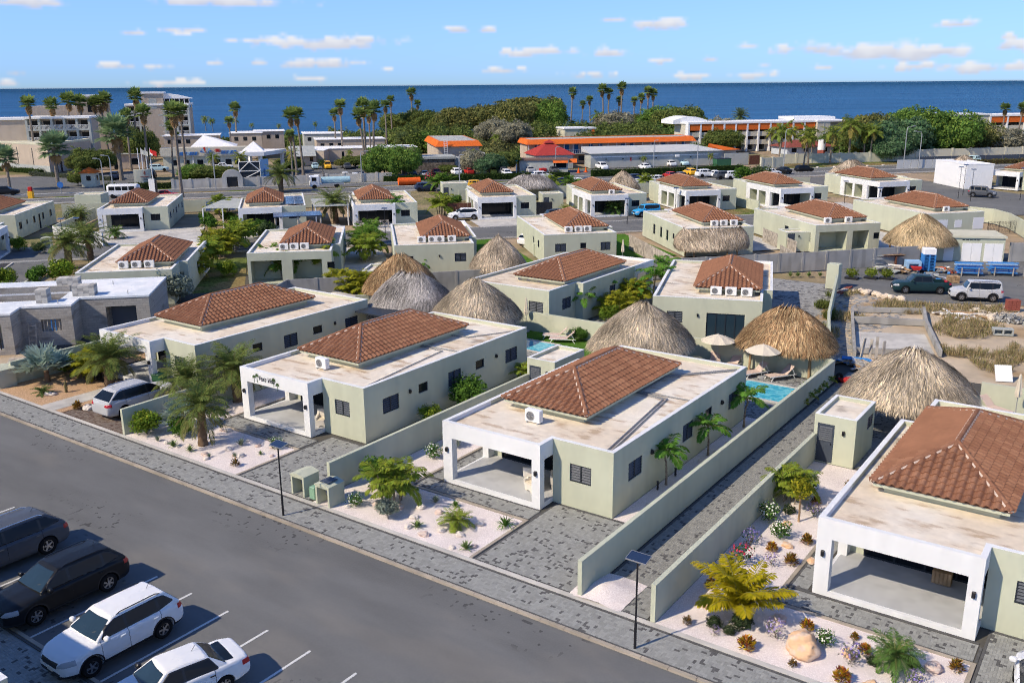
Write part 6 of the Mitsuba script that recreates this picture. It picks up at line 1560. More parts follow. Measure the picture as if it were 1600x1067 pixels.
# outdoor sofa
so = thing('outdoor_sofa', 'white outdoor sofa with grey cushions on the terrace edge', 'sofa'); SM = mat(-49.6, 83.2, .0, 46)
part(so, 'frame', mikit.ply(cat([bx(-1.5, 1.5, -.3, .35, .2, .3), bx(-1.5, 1.5, .3, .38, .3, .8), bx(-1.55, -1.45, -.6, .38, 0, .62), bx(1.45, 1.55, -1.2, .38, 0, .62)]), 'white_plastic'), SM)
for i in range(4): part(so, 'cushion', mikit.ply(rbox(-1.4 + i * .7, -.75 + i * .7, .1, .28, .42, .85, .04), 'grey_plastic'), SM)
tk = thing('low_table', 'low white outdoor table before the sofa', 'table'); part(tk, 'top', mikit.ply(bx(-.7, .7, -1.3, -.8, .34, .40), 'white_plastic'), SM); part(tk, 'leg', mikit.ply(cat([bx(a, a + .06, b, b + .06, 0, .34) for a in (-.68, .62) for b in (-1.28, -.88)]), 'white_plastic'), SM)
parasol('furled pale parasol left of the outdoor sofa', -50.9, 83.4, False, 2.6); parasol('furled pale parasol right of the outdoor sofa', -46.4, 85.7, False, 2.4)
parasol('open grey parasol behind the wall left of the yellow palm row', -54.6, 51.8, True, 2.1, 1.7)

# thatched shelters: label, centre, half sizes, turn, top, tone
palapa('large weathered grey thatched roof behind the leftmost villas', -45.9, 51.4, 3.1, 3.1, 15, 4.65, 1.95, .9, 'grey', 15000, 1)
palapa('tan and grey thatched roof right of the grey one', -40.4, 52.2, 3.0, 2.9, 8, 4.6, 1.95, .3, 'mix', 14000, 2)
palapa('dark brown thatched roof before the tall green palm clump', -52.3, 57.3, 3.0, 2.6, 44, 4.5, 1.95, .3, 'brown', 10000, 3)
palapa('round tan thatched roof against the blank rear wall', -51.0, 69.6, 2.5, 2.5, 44, 4.5, 1.9, .1, 'tan', 8000, 4, .6)
palapa('tall tan and grey thatched roof behind the villa with wicker chairs', -26.9, 52.6, 3.0, 3.0, 5, 4.45, 1.95, .35, 'mix', 16000, 5)
palapa('golden brown thatched roof at the end of the alley wall', -19.15, 58.3, 2.95, 2.3, 4, 4.05, 1.85, .6, 'brown', 15000, 6, .5)
palapa('wide tan thatched roof beside the store room with the louvred door', -9.9, 51.4, 3.15, 3.0, 0, 4.35, 1.95, .35, 'mix', 18000, 7, .5)
palapa('large golden thatched roof before the shuttered villa', -21.0, 105.2, 3.3, 3.1, 47, 4.7, 1.9, .3, 'gold', 7000, 8, .5)
palapa('pointed tan thatched roof by the cream boundary wall', -47.9, 174.6, 4.1, 3.4, 50, 4.7, 1.8, .6, 'tan', 4500, 9, .5)
palapa('pointed tan thatched roof behind the white block', -31.9, 190.6, 4.0, 3.8, 50, 5.0, 2.0, .3, 'tan', 4500, 10, .5)
palapa('pointed thatch top rising behind the tiled roof of the blue car villa', -73.2, 134.6, 2.6, 2.6, 46, 4.6, 2.0, .2, 'tan', 3500, 11, .6)
palapa('low grey thatch behind the villa with potted plants', -87.4, 128.6, 4.2, 3.0, 44, 3.9, 2.0, 1.2, 'grey', 4000, 12)
palapa('low pale thatch behind the solar roof', -99.5, 103.5, 3.6, 2.6, 48, 3.6, 2.0, 1.0, 'grey', 3500, 13)
lk = palapa('thatched lean to on the rear wall below three roof fans', -39.3, 92.4, 3.7, 2.0, 45, 3.35, 1.55, 3.1, 'tan', 7000, 14, .25)

# ------------------------------------------------------------------ the unfinished house
def unfinished():
    key = thing('unfinished_house', 'unfinished house of bare grey blocks under a white roof', 'house')
    th = 45; X, Y = -66.2, 30.5; M = mat(X, Y, 0, th)
    wall = exm([(0, 0), (.7, 0), (.7, 2.1), (4.2, 2.1), (4.2, 4.4), (9.2, 4.4), (9.2, 11.5), (-7.5, 11.5), (-7.5, 9.0), (-6.0, 7.2), (-6.0, 0)], 0, 2.9) - cube(-5.8, .3, .35, 1.8, -.1, 2.45) - cube(-5.3, 0, -.5, .5, .35, 2.3)
    wall = wall - cube(2.0, 3.4, 1.8, 2.4, 1.1, 2.0) - cube(6.0, 8.2, 4.2, 5.4, .3, 2.25) - cube(-4.2, 2.9, 4.0, 6.9, 2.0, 4) 
    part(key, 'wall', mikit.ply(tm(wall), 'bare_block'), M)
    roof = Polygon([(-.05, -.05), (.75, -.05), (.75, 2.05), (4.25, 2.05), (4.25, 4.35), (9.25, 4.35), (9.25, 11.55), (-7.55, 11.55), (-7.55, 9.0), (-6.05, 7.2), (-6.05, -.05)]).difference(sbox(-4.2, 4.0, 2.9, 6.9))
    part(key, 'roof', mikit.ply(ext(roof, 2.9, 3.04), 'white_membrane'), M)
    part(key, 'court_beam', mikit.ply(bx(-4.2, 2.9, 6.9, 7.1, 3.04, 3.5), 'bare_block'), M)
    for i in range(8): part(key, 'prop', mikit.ply(cyl((-4.9 + i * .66, .25, .35), (-4.9 + i * .66, .25, 2.3), .035, 6), 'black_metal'), M)
    for i in range(5): part(key, 'window_prop', mikit.ply(cyl((2.15 + i * .27, 2.2, 1.1), (2.15 + i * .27, 2.2, 2.0), .035, 6), 'tarp_blue' if i in (2, 3) else 'grey_wood'), M)
    part(key, 'porch_floor', mikit.ply(bx(-5.6, .2, .36, 1.79, -.05, .3), 'floor_screed'), M)
    part(key, 'door_boards', mikit.ply(bx(6.2, 8.0, 5.2, 5.26, .3, 2.1), 'slat_grey'), M)
    for xx, yy in ((-1.0, .6), (3.2, 2.6), (7.6, 5.0), (1.5, 9.5), (5.6, 9.0)): part(key, 'roof_stub', mikit.ply(cyl((xx, yy, 3.0), (xx, yy, 3.35), .04, 6), 'steel'), M)
    def stack(label, x, y, w, d, h, rz):
        kk = thing('block_stack', label, 'block stack', 'stacks of grey blocks on the unfinished roof'); Q = M @ mat(x, y, 3.05, rz)
        nx, ny, nz = int(w / .4), int(d / .2), int(h / .2); s = mikit.ply(rbox(.004, .396, .004, .196, .003, .197, .006), 'pale_concrete'); s2 = mikit.ply(rbox(.004, .396, .004, .196, .003, .197, .006), 'concrete')
        for kz in range(nz):
            for ix in range(nx):
                for iy in range(ny):
                    if 0 < ix < nx - 1 and 0 < iy < ny - 1 and kz < nz - 1: continue
                    part(kk, 'block', s if (ix * 7 + iy * 3 + kz) % 3 else s2, Q @ mat(ix * .4, iy * .2, kz * .2))
    stack('stack of grey blocks on the left end of the unfinished white roof', -3.2, .9, 1.6, 1.2, .8, 0)
    stack('stack of grey blocks at the middle of the unfinished roof edge', 1.6, 2.9, 1.2, 1.2, 1.0, 0)
    stack('tallest stack of grey blocks on the unfinished roof', 1.9, 5.9 + 1.2, 1.6, 1.2, 1.2, 0)
    stack('stack of grey blocks at the right end of the unfinished roof', 3.6, 4.9, 1.6, 1.2, .8, 0)
    lad = thing('wooden_ladder', 'pale wooden ladder standing against the bare block wall', 'ladder')
    LM = M @ mat(1.2, 1.25, 0, 0, 1, -16)
    for xx in (0, .5): part(lad, 'rail', mikit.ply(bx(xx, xx + .07, 0, .06, 0, 1.9), 'grey_wood'), LM)
    for i in range(5): part(lad, 'rung', mikit.ply(bx(.07, .5, .0, .05, .25 + i * .36, .32 + i * .36), 'grey_wood'), LM)
    br = thing('scrap_board', 'grey boards leaning on the low wall before the unfinished house', 'boards'); part(br, 'board', mikit.ply(bx(-1, .8, -.5, .5, 0, .05).apply_transform(mat(-61.6, 29.4, .45, 40, 1, 30)), 'grey_wood')); part(br, 'other_board', mikit.ply(bx(-1, 1, -.4, .4, 0, .05).apply_transform(mat(-62.5, 30.2, .4, 70, 1, -28)), 'grey_wood'))
unfinished()

# ------------------------------------------------------------------ the builders' yard at the right
garden_wall('low concrete foundation wall, left one in the dry grass', [(-20.0, 77.0), (-18.9, 73.0), (-16.1, 63.6)], .45, .22, 'concrete', None, 'foundation_wall'); garden_wall('low concrete foundation wall, right one with a slanting end', [(-15.0, 79.6), (-13.9, 75.2), (-11.2, 66.8)], .5, .22, 'concrete', None, 'foundation_wall')
garden_wall('low concrete cross wall in the dry grass, middle one', [(-18.9, 73.2), (-13.9, 75.2)], .5, .22, 'concrete', None, 'foundation_wall'); garden_wall('low concrete cross wall farthest from the thatch', [(-19.6, 77.0), (-15.0, 79.4)], .4, .22, 'concrete', None, 'foundation_wall'); garden_wall('low concrete cross wall nearest the wide thatch', [(-16.3, 64.6), (-12.0, 66.6)], .4, .22, 'concrete', None, 'foundation_wall')
structure('bare_slab', mikit.ply(sheet(Polygon([(-17.9, 70.6), (-13.4, 72.6), (-11.6, 67.2), (-16.4, 65.0)]), -.02), 'pale_concrete'))
rg = np.random.default_rng(77)
def in_poly(poly, n):
    out = []; x0, y0, x1, y1 = poly.bounds
    while len(out) < n:
        p = (rg.uniform(x0, x1), rg.uniform(y0, y1))
        if poly.contains(Point(p)) and meshkit.noise(np.array([p[0] * .35, p[1] * .35, 0.])) > .47: out.append(p)
    return out
lot = Polygon([(-20.4, 60), (-16.4, 62), (-18.2, 72), (-14, 74), (-11, 67), (-7, 64), (-6, 70), (-9, 78), (-10, 85), (-17, 82), (-22.5, 84.5)])
put('dry_grass', P(tufts(5, in_poly(lot, 1000), .45, (0.40, 0.31, 0.17), (0.24, 0.23, 0.09), 14), 'leafy')); tag('dry_grass', 'dry golden grass on the empty plot', 'grass', kind='stuff')
put('green_weeds', P(tufts(6, in_poly(Polygon([(-21.5, 60.5), (-18.6, 60.5), (-20.4, 74), (-23.4, 82)]), 900), .5, (0.10, 0.13, 0.04), (0.16, 0.18, 0.05), 14), 'leafy')); tag('green_weeds', 'green weeds in the shade along the yard wall', 'weeds', kind='stuff')
garden_wall('tall sage wall between the cobbled yard and the weeds', [(-16.0, 57.4), (-19.6, 68.9), (-23.3, 83.5)], 1.6)
ck = thing('gate_pillar', 'sage gate pillar at the red striped post', 'pillar'); part(ck, 'shaft', mikit.ply(rbox(-24.6, -23.5, 84.6, 85.6, 0, 2.3, .02), 'sage_paint'))
ck = thing('striped_post', 'red and pale striped slab beside the gate pillar', 'post')
for i in range(4): part(ck, 'band', mikit.ply(bx(-23.1, -22.6, 85.2 - i * 1.3, 86.4 - i * 1.3, .0, .12), 'rust_red' if i % 2 == 0 else 'mortar'))
vehicle('pickup', 'pickup_truck', 'dark green pickup truck parked in the builders yard', 'truck', -17.0, 87.6, 207, 'green')
vehicle('offroad', 'off_roader', 'silver off roader parked in front of the dark green pickup', 'car', -12.4, 87.0, 202, 'silver')
# storage building
sb_ = thing('storage_building', 'long sage storage building with white double doors', 'building'); SBM = mat(-19.4, 104.6, 0, 24)
part(sb_, 'wall', mikit.ply(bx(0, 6.9, 0, 4.2, 0, 2.5), 'sage_paint'), SBM); part(sb_, 'roof', mikit.ply(bx(-.12, 7.02, -.15, 4.35, 2.5, 2.72), 'cream_paint'), SBM)
for a, b in ((1.0, 1.95), (2.75, 4.65), (4.95, 6.75)): part(sb_, 'door', mikit.ply(cat([bx(a, (a + b) / 2 - .01 if b - a > 1 else b, -.04, -.002, .02, 1.95)] + ([bx((a + b) / 2 + .01, b, -.04, -.002, .02, 1.95)] if b - a > 1 else [])), 'bright_white'), SBM)
for i in range(5): part(sb_, 'vent', mikit.ply(bx(2.7 + i * .36, 2.98 + i * .36, -.02, .002, 2.24, 2.32), 'black_metal'), SBM)
# heaps and stacks in the yard
def pallet_stack(label, x, y, n, rz, bs='tarp_blue', top=None):
    k = thing('pallet_stack', label, 'pallet stack')
    for i in range(n):
        Q = mat(x, y, i * .15, rz + rg.normal(0, 1.5)); part(k, 'pallet', mikit.ply(cat([bx(-.6, .6, -.5 + j * .25, -.36 + j * .25, .11, .14) for j in range(5)] + [bx(-.6 + j * .53, -.46 + j * .53, -.5, .64, .0, .11) for j in range(3)]), bs), Q)
    if top: part(k, 'wrapped_load', mikit.ply(rbox(-.6, .6, -.5, .6, n * .15, n * .15 + .6, .04), top), mat(x, y, 0, rz))
pallet_stack('tall stack of blue pallets with a white wrapped load', -18.7, 98.7, 11, 24, 'tarp_blue', 'bright_white')
def scaffold(label, x, y, rz, w=2.2):
    k = thing('scaffold_stack', label, 'scaffold stack', 'stacks of blue scaffold boards'); Q = mat(x, y, 0, rz)
    for i in range(9): part(k, 'board', mikit.ply(bx(-w / 2 + rg.normal(0, .1), w / 2 + rg.normal(0, .1), -.6 + .3 * (i % 4), -.33 + .3 * (i % 4), .25 + .12 * i, .33 + .12 * i), 'tarp_blue' if i != 6 else 'sky_blue_paint'), Q)
    for xx in (-w * .32, w * .32):
        part(k, 'stand', mikit.ply(cat([bx(xx - .04, xx + .04, -.75, -.67, 0, .85), bx(xx - .04, xx + .04, .67, .75, 0, .85), bx(xx - .04, xx + .04, -.67, .67, .15, .22)]), 'grey_wood'), Q)
scaffold('stack of blue scaffold boards before the white doors, left one', -14.9, 98.4, 24, 2.4); scaffold('stack of blue scaffold boards before the white doors, right one', -12.2, 100.2, 24, 2.6)
def brick_pallet(label, x, y, rz, bs, nx=3, ny=3, nz=4, L=.36):
    k = thing('brick_pallet', label, 'pallet', 'pallets of bricks'); Q = mat(x, y, 0, rz); s = mikit.ply(rbox(.01, L - .01, .01, L * .6, .01, L * .48, .012), bs)
    part(k, 'pallet', mikit.ply(cat([bx(0, nx * L, j * .3, j * .3 + .14, .04, .1) for j in range(3)] + [bx(j * .45, j * .45 + .1, 0, .75, 0, .04) for j in range(3)]), 'wood'), Q)
    for z in range(nz):
        for i in range(nx):
            for j in range(ny): part(k, 'brick', s, Q @ mat(i * L, j * L * .62, .1 + z * L * .5))
brick_pallet('pallet of tan blocks in two layers before the blue boards', -15.8, 93.3, 22, 'wood', 3, 3, 3); brick_pallet('pallet of red brown bricks on the bare sand', -9.4, 83.8, 30, 'rust_red', 3, 3, 5, .34); brick_pallet('tall pallet of grey blocks at the right picture edge', -9.9, 99.0, 24, 'concrete', 5, 4, 7, .42); brick_pallet('pallet of pale blocks right of the tall one at the edge', -8.6, 95.8, 24, 'pale_concrete', 4, 4, 5, .42)
mk = thing('sheet_stack', 'stack of grey roofing sheets against the panel wall', 'sheet stack'); Q = mat(-24.6, 97.6, 0, 40)
for i in range(7): part(mk, 'sheet', mikit.ply(bx(-1.6, 1.6, -.6, .6, 0, .05).apply_transform(mat(rg.normal(0, .12), rg.normal(0, .08), .1 + .16 * i, rg.normal(0, 3))), 'steel' if i % 3 else 'grey_paint'), Q)
mk = thing('plank_stack', 'brown planks lying across boards behind the sheet stack', 'plank stack'); Q = mat(-22.9, 98.9, 0, 35)
for i in range(6): part(mk, 'plank', mikit.ply(bx(-1.7, 1.7, -.1, .1, 0, .06).apply_transform(mat(rg.normal(0, .15), (i % 3 - 1) * .28, 1.0 + .1 * (i // 3) + .08 * i / 6, rg.normal(0, 5))), 'wood' if i % 2 else 'brown_gate'), Q)
part(mk, 'trestle', mikit.ply(cat([bx(a, a + .1, -.4, .4, 0, 1.0) for a in (-1.1, 1.0)]), 'brown_gate'), Q)
for i, (x, y, l) in enumerate(((-23.8, 90.3, 'left'), (-22.3, 91.4, 'middle'), (-21.0, 92.0, 'right'))):
    k = thing('plant_tray', f'bright green nursery plants in black trays, {l} one', 'plants', 'nursery plants in the yard'); part(k, 'tray', mikit.ply(rbox(x - .6, x + .6, y - .35, y + .35, 0, .2, .02), 'black_metal')); part(k, 'foliage', P(leaf_cloud(400 + i, [(0, 0, .62, .62, .4, .45)], 1500, .09, (0.16, 0.22, 0.03), .3, light=(0.26, 0.30, 0.04), hollow=.4), 'leafy'), mat(x, y, 0))
k = thing('blue_tub', 'light blue upturned tank beside the blue pallets', 'tank'); part(k, 'shell', mikit.ply(tm(cube(-.7, .7, -.6, .6, 0, 1.05) - cube(-.45, .45, -.7, .4, -.1, .8)), 'sky_blue_paint'), mat(-19.9, 97.6, 0, 24)); 
k = thing('red_barrow', 'red wheelbarrow tray in front of the light blue tank', 'wheelbarrow'); part(k, 'tray', mikit.ply(tm(m3.Manifold.hull_points(np.array([(a * .5, b * .3, .35) for a in (-.6, .6) for b in (-1, 1)] + [(a * .5, b * .38, .65) for a in (-1, 1) for b in (-1, 1)]))), 'sign_red'), mat(-19.3, 96.4, 0, 20)); part(k, 'wheel', mikit.ply(trimesh.creation.cylinder(.2, .08, sections=16).apply_transform(mat(.55, 0, .2, 0, 1, 90)), 'tyre'), mat(-19.3, 96.4, 0, 20))
mats = ['grey_wood', 'wood', 'steel', 'concrete', 'tarp_blue', 'tube_orange', 'grey_paint', 'rust_red', 'ivory_plastic']
def debris(name, label, x, y, n, r, ms, L=(.3, 1.2), h=.35):
    k = thing(name, label, 'debris')
    for i in range(n):
        a, q = rg.random() * 6.28, r * math.sqrt(rg.random()); l = rg.uniform(*L)
        part(k, 'piece', mikit.ply(rbox(-l / 2, l / 2, -.08 - .1 * rg.random(), .08 + .1 * rg.random(), -.03, .05, .01), ms[rg.integers(len(ms))]), mat(x + q * math.cos(a), y + q * math.sin(a) * .7, .05 + rg.random() * h * (1 - q / r * .7), rg.random() * 360, 1, rg.normal(0, 14)))
debris('scrap_heap', 'heap of pale boards and pipes left of the blue tank', -21.3, 96.2, 46, 1.5, ['grey_wood', 'ivory_plastic', 'steel', 'wood', 'grey_paint'], (.5, 1.7), .8)
debris('scrap_heap', 'mixed scrap with orange pieces right of the blue pallets', -17.1, 98.6, 34, 1.2, mats, (.3, .9), .7)
debris('scrap_heap', 'plastic bags and blue scrap in front of the blue pallets', -17.6, 94.9, 30, 1.3, ['ivory_plastic', 'tarp_blue', 'steel', 'grey_paint'], (.3, .8), .5)
debris('timber_heap', 'heap of broken white boards on the dry plot', -12.4, 80.3, 44, 1.7, ['ivory_plastic', 'grey_wood', 'bright_white', 'wood'], (.6, 2.0), .35)
debris('timber_heap', 'scrap timber and posts at the far end of the alley', -14.9, 61.6, 34, 1.5, ['grey_wood', 'wood', 'ivory_plastic', 'tarp_blue', 'concrete'], (.4, 1.7), .5)
k = thing('leaning_posts', 'grey timber posts standing at the end of the alley', 'posts')
for i, (a, b) in enumerate(((-14.9, 62.8), (-14.5, 62.9), (-14.1, 63.0), (-15.4, 62.4))): part(k, 'post', mikit.ply(bx(-.09, .09, -.04, .04, 0, 1.6 + .2 * (i % 2)), 'grey_wood'), mat(a, b, 0, 20 * i, 1, 6 * (i - 1.5)))
for i in range(26):
    x, y = -10.2 + rg.normal(0, .9), 81.2 + rg.normal(0, .8); rock('pale rubble stone in the heap on the bare sand', x, y, .2 + .22 * rg.random(), (0.55, 0.47, 0.36), .7, 120 + i, 'rubble stones on the sand')
for i in range(16):
    x, y = -21.9 + i * .28 + rg.normal(0, .2), 85.0 - i * .12 + rg.normal(0, .25); rock('pale rock in the row along the yard paving', x, y, .2 + .25 * rg.random(), (0.60, 0.50, 0.38), .7, 160 + i, 'rocks along the yard paving')
put('stone_heap', P(merge([cards(*(lambda c: (c, rg.normal(0, .1, (900, 3)), rg.normal(0, .1, (900, 3)), np.array([.38, .38, .37]) * (.6 + .7 * rg.random((900, 1)))))(np.column_stack([rg.normal(0, .5, 900), rg.normal(0, .35, 900), np.abs(rg.normal(0, .18, 900))])))]), 'painted_by_vertex'), mat(-8.8, 80.5)); tag('stone_heap', 'heap of grey crushed stone beside the rubble', 'heap', kind='stuff')
k = thing('red_bundle', 'red and orange bundle with a white lid on the alley paving', 'bundle'); part(k, 'bag', mikit.ply(tm(m3.Manifold.hull_points(np.random.default_rng(3).normal(0, 1, (40, 3)) * [.3, .2, .1] + [0, 0, .15])), 'sign_red'), mat(-14.8, 57.4)); part(k, 'pouch', mikit.ply(tm(m3.Manifold.hull_points(np.random.default_rng(4).normal(0, 1, (40, 3)) * [.14, .12, .09] + [.5, .1, .15])), 'tube_orange'), mat(-14.8, 57.4)); part(k, 'lid', mikit.ply(trimesh.creation.icosphere(2, .13).apply_translation([.5, .15, .42]), 'bright_white'), mat(-14.8, 57.4))
k = thing('spare_tyre_ring', 'black tyre leaning on the end of the alley wall', 'tyre'); part(k, 'rubber', mikit.ply(trimesh.creation.torus(.22, .09), 'tyre', smooth=60), mat(-15.3, 57.3, .3, 60, 1, 80))
k = thing('cabinet_scrap', 'pale broken cabinet lying on the bare sand', 'cabinet'); part(k, 'box', mikit.ply(tm(cube(-.7, .7, -.3, .3, 0, .5) - cube(-.6, -.05, -.4, .2, .1, .42) - cube(.05, .6, -.4, .2, .1, .42)), 'grey_paint'), mat(-8.6, 75.6, 0, 20))
k = thing('white_board', 'white board leaning behind the wide thatch', 'board'); part(k, 'sheet', mikit.ply(bx(-.5, .5, -.03, .03, 0, 1.1).apply_transform(mat(-6.7, 63.2, .0, 25, 1, -35)), 'bright_white'))

# ------------------------------------------------------------------ palms, trees and cars further off: kind, x, y, size, label, group
for l, g, rows in [('fan palm before the balcony hotel', 'fan palms before the balcony hotel', [['tall_fan', -224.1, 117.6, 1.36], ['tall_fan', -227.6, 124.0, 1.3], ['tall_fan', -227.7, 128.4, 1.4], ['tall_fan', -227.9, 132.8, 1.35], ['tall_fan', -228.7, 137.1, 1.34], ['tall_fan', -226.7, 138.2, 1.33], ['tall_fan', -224.8, 139.3, 1.4], ['tall_fan', -224.2, 144.5, 1.47]]), ('slender fan palm near the blue lettering', 'fan palms at the lettered building', [['tall_fan', -197.0, 125.3, 1.11], ['tall_fan', -174.0, 114.6, 1.22], ['tall_fan', -174.5, 120.7, 0.94], ['tall_fan', -177.2, 125.9, 1.24], ['tall_fan', -138.3, 96.9, 1.31], ['tall_fan', -197.8, 154.6, 0.91], ['tall_fan', -205.5, 162.6, 1.17]]), ('stout grey green fan palm in front of the blank tan wall', '', [['stout_fan', -172.4, 94.0, 1.38]]), ('stout fan palm at the left picture edge', '', [['stout_fan', -177.2, 87.3, 1.08]]), ('stout fan palm leaning beside the small gate house', '', [['stout_fan', -176.6, 109.9, 1.71]]), ('short fan palm over the white tent roofs', '', [['tall_fan', -207.4, 164.1, 0.53]]), ('short fan palm among the taller ones by the blue lettering', '', [['tall_fan', -193.2, 135.4, 0.69]]), ('tall fan palm beside the hotel drive', 'fan palms at the hotel drive', [['tall_fan', -150.1, 133.5, 1.14], ['tall_fan', -152.2, 137.2, 1.14], ['tall_fan', -149.8, 132.1, 0.8]]), ('shaggy leaning fan palm before the low tan wall', 'shaggy fan palms before the tan wall', [['tall_fan', -175.5, 172.0, 1.23], ['tall_fan', -186.9, 180.8, 1.02], ['tall_fan', -142.5, 146.3, 1.12], ['tall_fan', -146.7, 150.9, 1.28], ['tall_fan', -139.9, 146.1, 1.23], ['tall_fan', -166.1, 172.6, 1.03]]), ('fan palm against the sea, left of the orange roofed house', 'fan palms left of the orange roofed house', [['tall_fan', -188.6, 202.8, 1.17], ['tall_fan', -233.8, 254.4, 1.22], ['tall_fan', -232.7, 264.5, 1.43], ['tall_fan', -236.7, 272.4, 1.07]]), ('fan palm against the sea above the motel', 'fan palms above the motel', [['tall_fan', -199.9, 323.1, 1.38], ['tall_fan', -190.7, 316.3, 0.99], ['tall_fan', -192.9, 326.5, 1.12], ['tall_fan', -185.6, 324.4, 1.48], ['tall_fan', -184.0, 325.2, 1.38], ['tall_fan', -179.5, 327.4, 1.55], ['tall_fan', -183.1, 331.3, 1.09], ['tall_fan', -172.7, 325.2, 1.1], ['tall_fan', -173.0, 330.6, 1.19], ['tall_fan', -172.6, 336.4, 1.41], ['tall_fan', -170.8, 337.2, 1.31]]), ('fan palm before the right edge hotel', 'fan palms at the right edge hotel', [['tall_fan', -38.4, 279.4, 1.03], ['tall_fan', -35.0, 281.3, 1.03]]), ('coconut palm before the cream boundary wall', 'coconut palms along the cream boundary wall', [['coconut0', -72.3, 205.3, 1.34], ['coconut1', -69.1, 213.0, 1.05], ['coconut0', -69.4, 216.8, 1.2], ['coconut1', -65.6, 221.1, 1.17], ['coconut0', -63.5, 228.7, 1.43], ['coconut1', -60.9, 232.3, 1.2], ['coconut0', -59.3, 231.0, 1.19]]), ('yellowing palm before the white and orange hotel', 'yellowing palms before the orange hotel', [['coconut2', -100.4, 257.0, 0.8], ['coconut2', -97.4, 255.7, 0.86], ['coconut2', -97.4, 258.7, 0.87], ['coconut2', -95.4, 256.7, 0.86], ['coconut2', -92.3, 255.5, 0.83], ['coconut2', -86.4, 253.0, 0.94], ['coconut2', -110.0, 258.1, 0.74], ['coconut2', -76.8, 242.3, 0.77]]), ('short fan palm right of the small maroon roofed building', '', [['stout_fan', -72.0, 250.1, 0.69]]), ('coconut palm behind the orange roofed motel', 'coconut palms behind the motel', [['coconut0', -178.8, 282.5, 1.22], ['coconut1', -182.5, 276.2, 0.69], ['coconut2', -179.3, 291.6, 0.83], ['coconut0', -166.9, 288.6, 1.27], ['coconut1', -145.4, 299.6, 1.09]]), ('small palm before the grey windowless building, left of its middle', '', [['coconut0', -98.3, 190.2, 0.36]]), ('small palm before the right end of the grey windowless building', '', [['coconut1', -86.8, 200.8, 0.4]]), ('tiny leaning palm beside the parked white pickup', '', [['coconut1', -106.6, 183.5, 0.21]]), ('big round date palm beside the low tan building', '', [['canary', -180.8, 201.1, 1.04]]), ('coconut palm right of the orange roofed house', '', [['coconut0', -151.2, 206.1, 0.76]]), ('yellow palm in the trees behind the orange roofed house', '', [['coconut2', -223.3, 269.2, 0.85]]), ('small yellow palm in front of the orange roofed house', '', [['coconut2', -125.9, 161.3, 0.67]]), ('round date palm rising over the white hotel roof', '', [['canary', -152.5, 382.6, 1.53]]), ('small palm left of the billboard by the hotel drive', '', [['coconut0', -159.8, 132.7, 0.59]]), ('yellow green palm beside the hotel drive columns', '', [['coconut2', -156.7, 137.9, 0.74]]), ('small golden palm beside the yellow parked car', '', [['coconut2', -147.4, 138.4, 0.48]]), ('palm at the corner of the low tan wall', '', [['coconut0', -165.3, 164.1, 0.47]]), ('palm below the shell shaped sign', '', [['coconut0', -166.5, 125.4, 0.67]]), ('palm left of the hotel porch roof', '', [['coconut2', -156.6, 124.9, 0.75]]), ('palm behind the white tents by the sea, left one', '', [['coconut1', -346.3, 258.1, 0.86]]), ('palm behind the white tents by the sea, right one', '', [['coconut0', -338.3, 255.7, 0.77]]), ('dark palm at the shore beyond the white tents', '', [['coconut0', -329.1, 260.2, 0.77]]), ('dark shore palm beyond the flat hotel roofs', 'shore palms', [['coconut1', -298.3, 257.7, 0.53], ['coconut1', -296.6, 276.0, 0.55], ['coconut1', -313.0, 256.1, 0.54], ['coconut1', -264.8, 253.2, 0.5]]), ('small palm beside the dark doors of the tan block', '', [['coconut0', -198.0, 113.7, 0.79]]), ('low palm left of the gate house, nearer the tall stout palm', '', [['coconut1', -182.1, 102.1, 0.3]]), ('low palm right against the gate house', '', [['coconut0', -182.2, 103.6, 0.37]]), ('palm crown over the tan block at the left edge', '', [['coconut0', -281.9, 139.4, 1.08]]), ('palm crown showing above the green trees at the right', '', [['stout_fan', -84.4, 379.3, 0.81]])]:
    for i, (k, x, y, s) in enumerate(rows): plant(k + (str(int(x * 7) % 4) if k == "tall_fan" else ""), "palm_tree", nth(l, i, len(rows)), "palm tree", x, y, s, g or None)
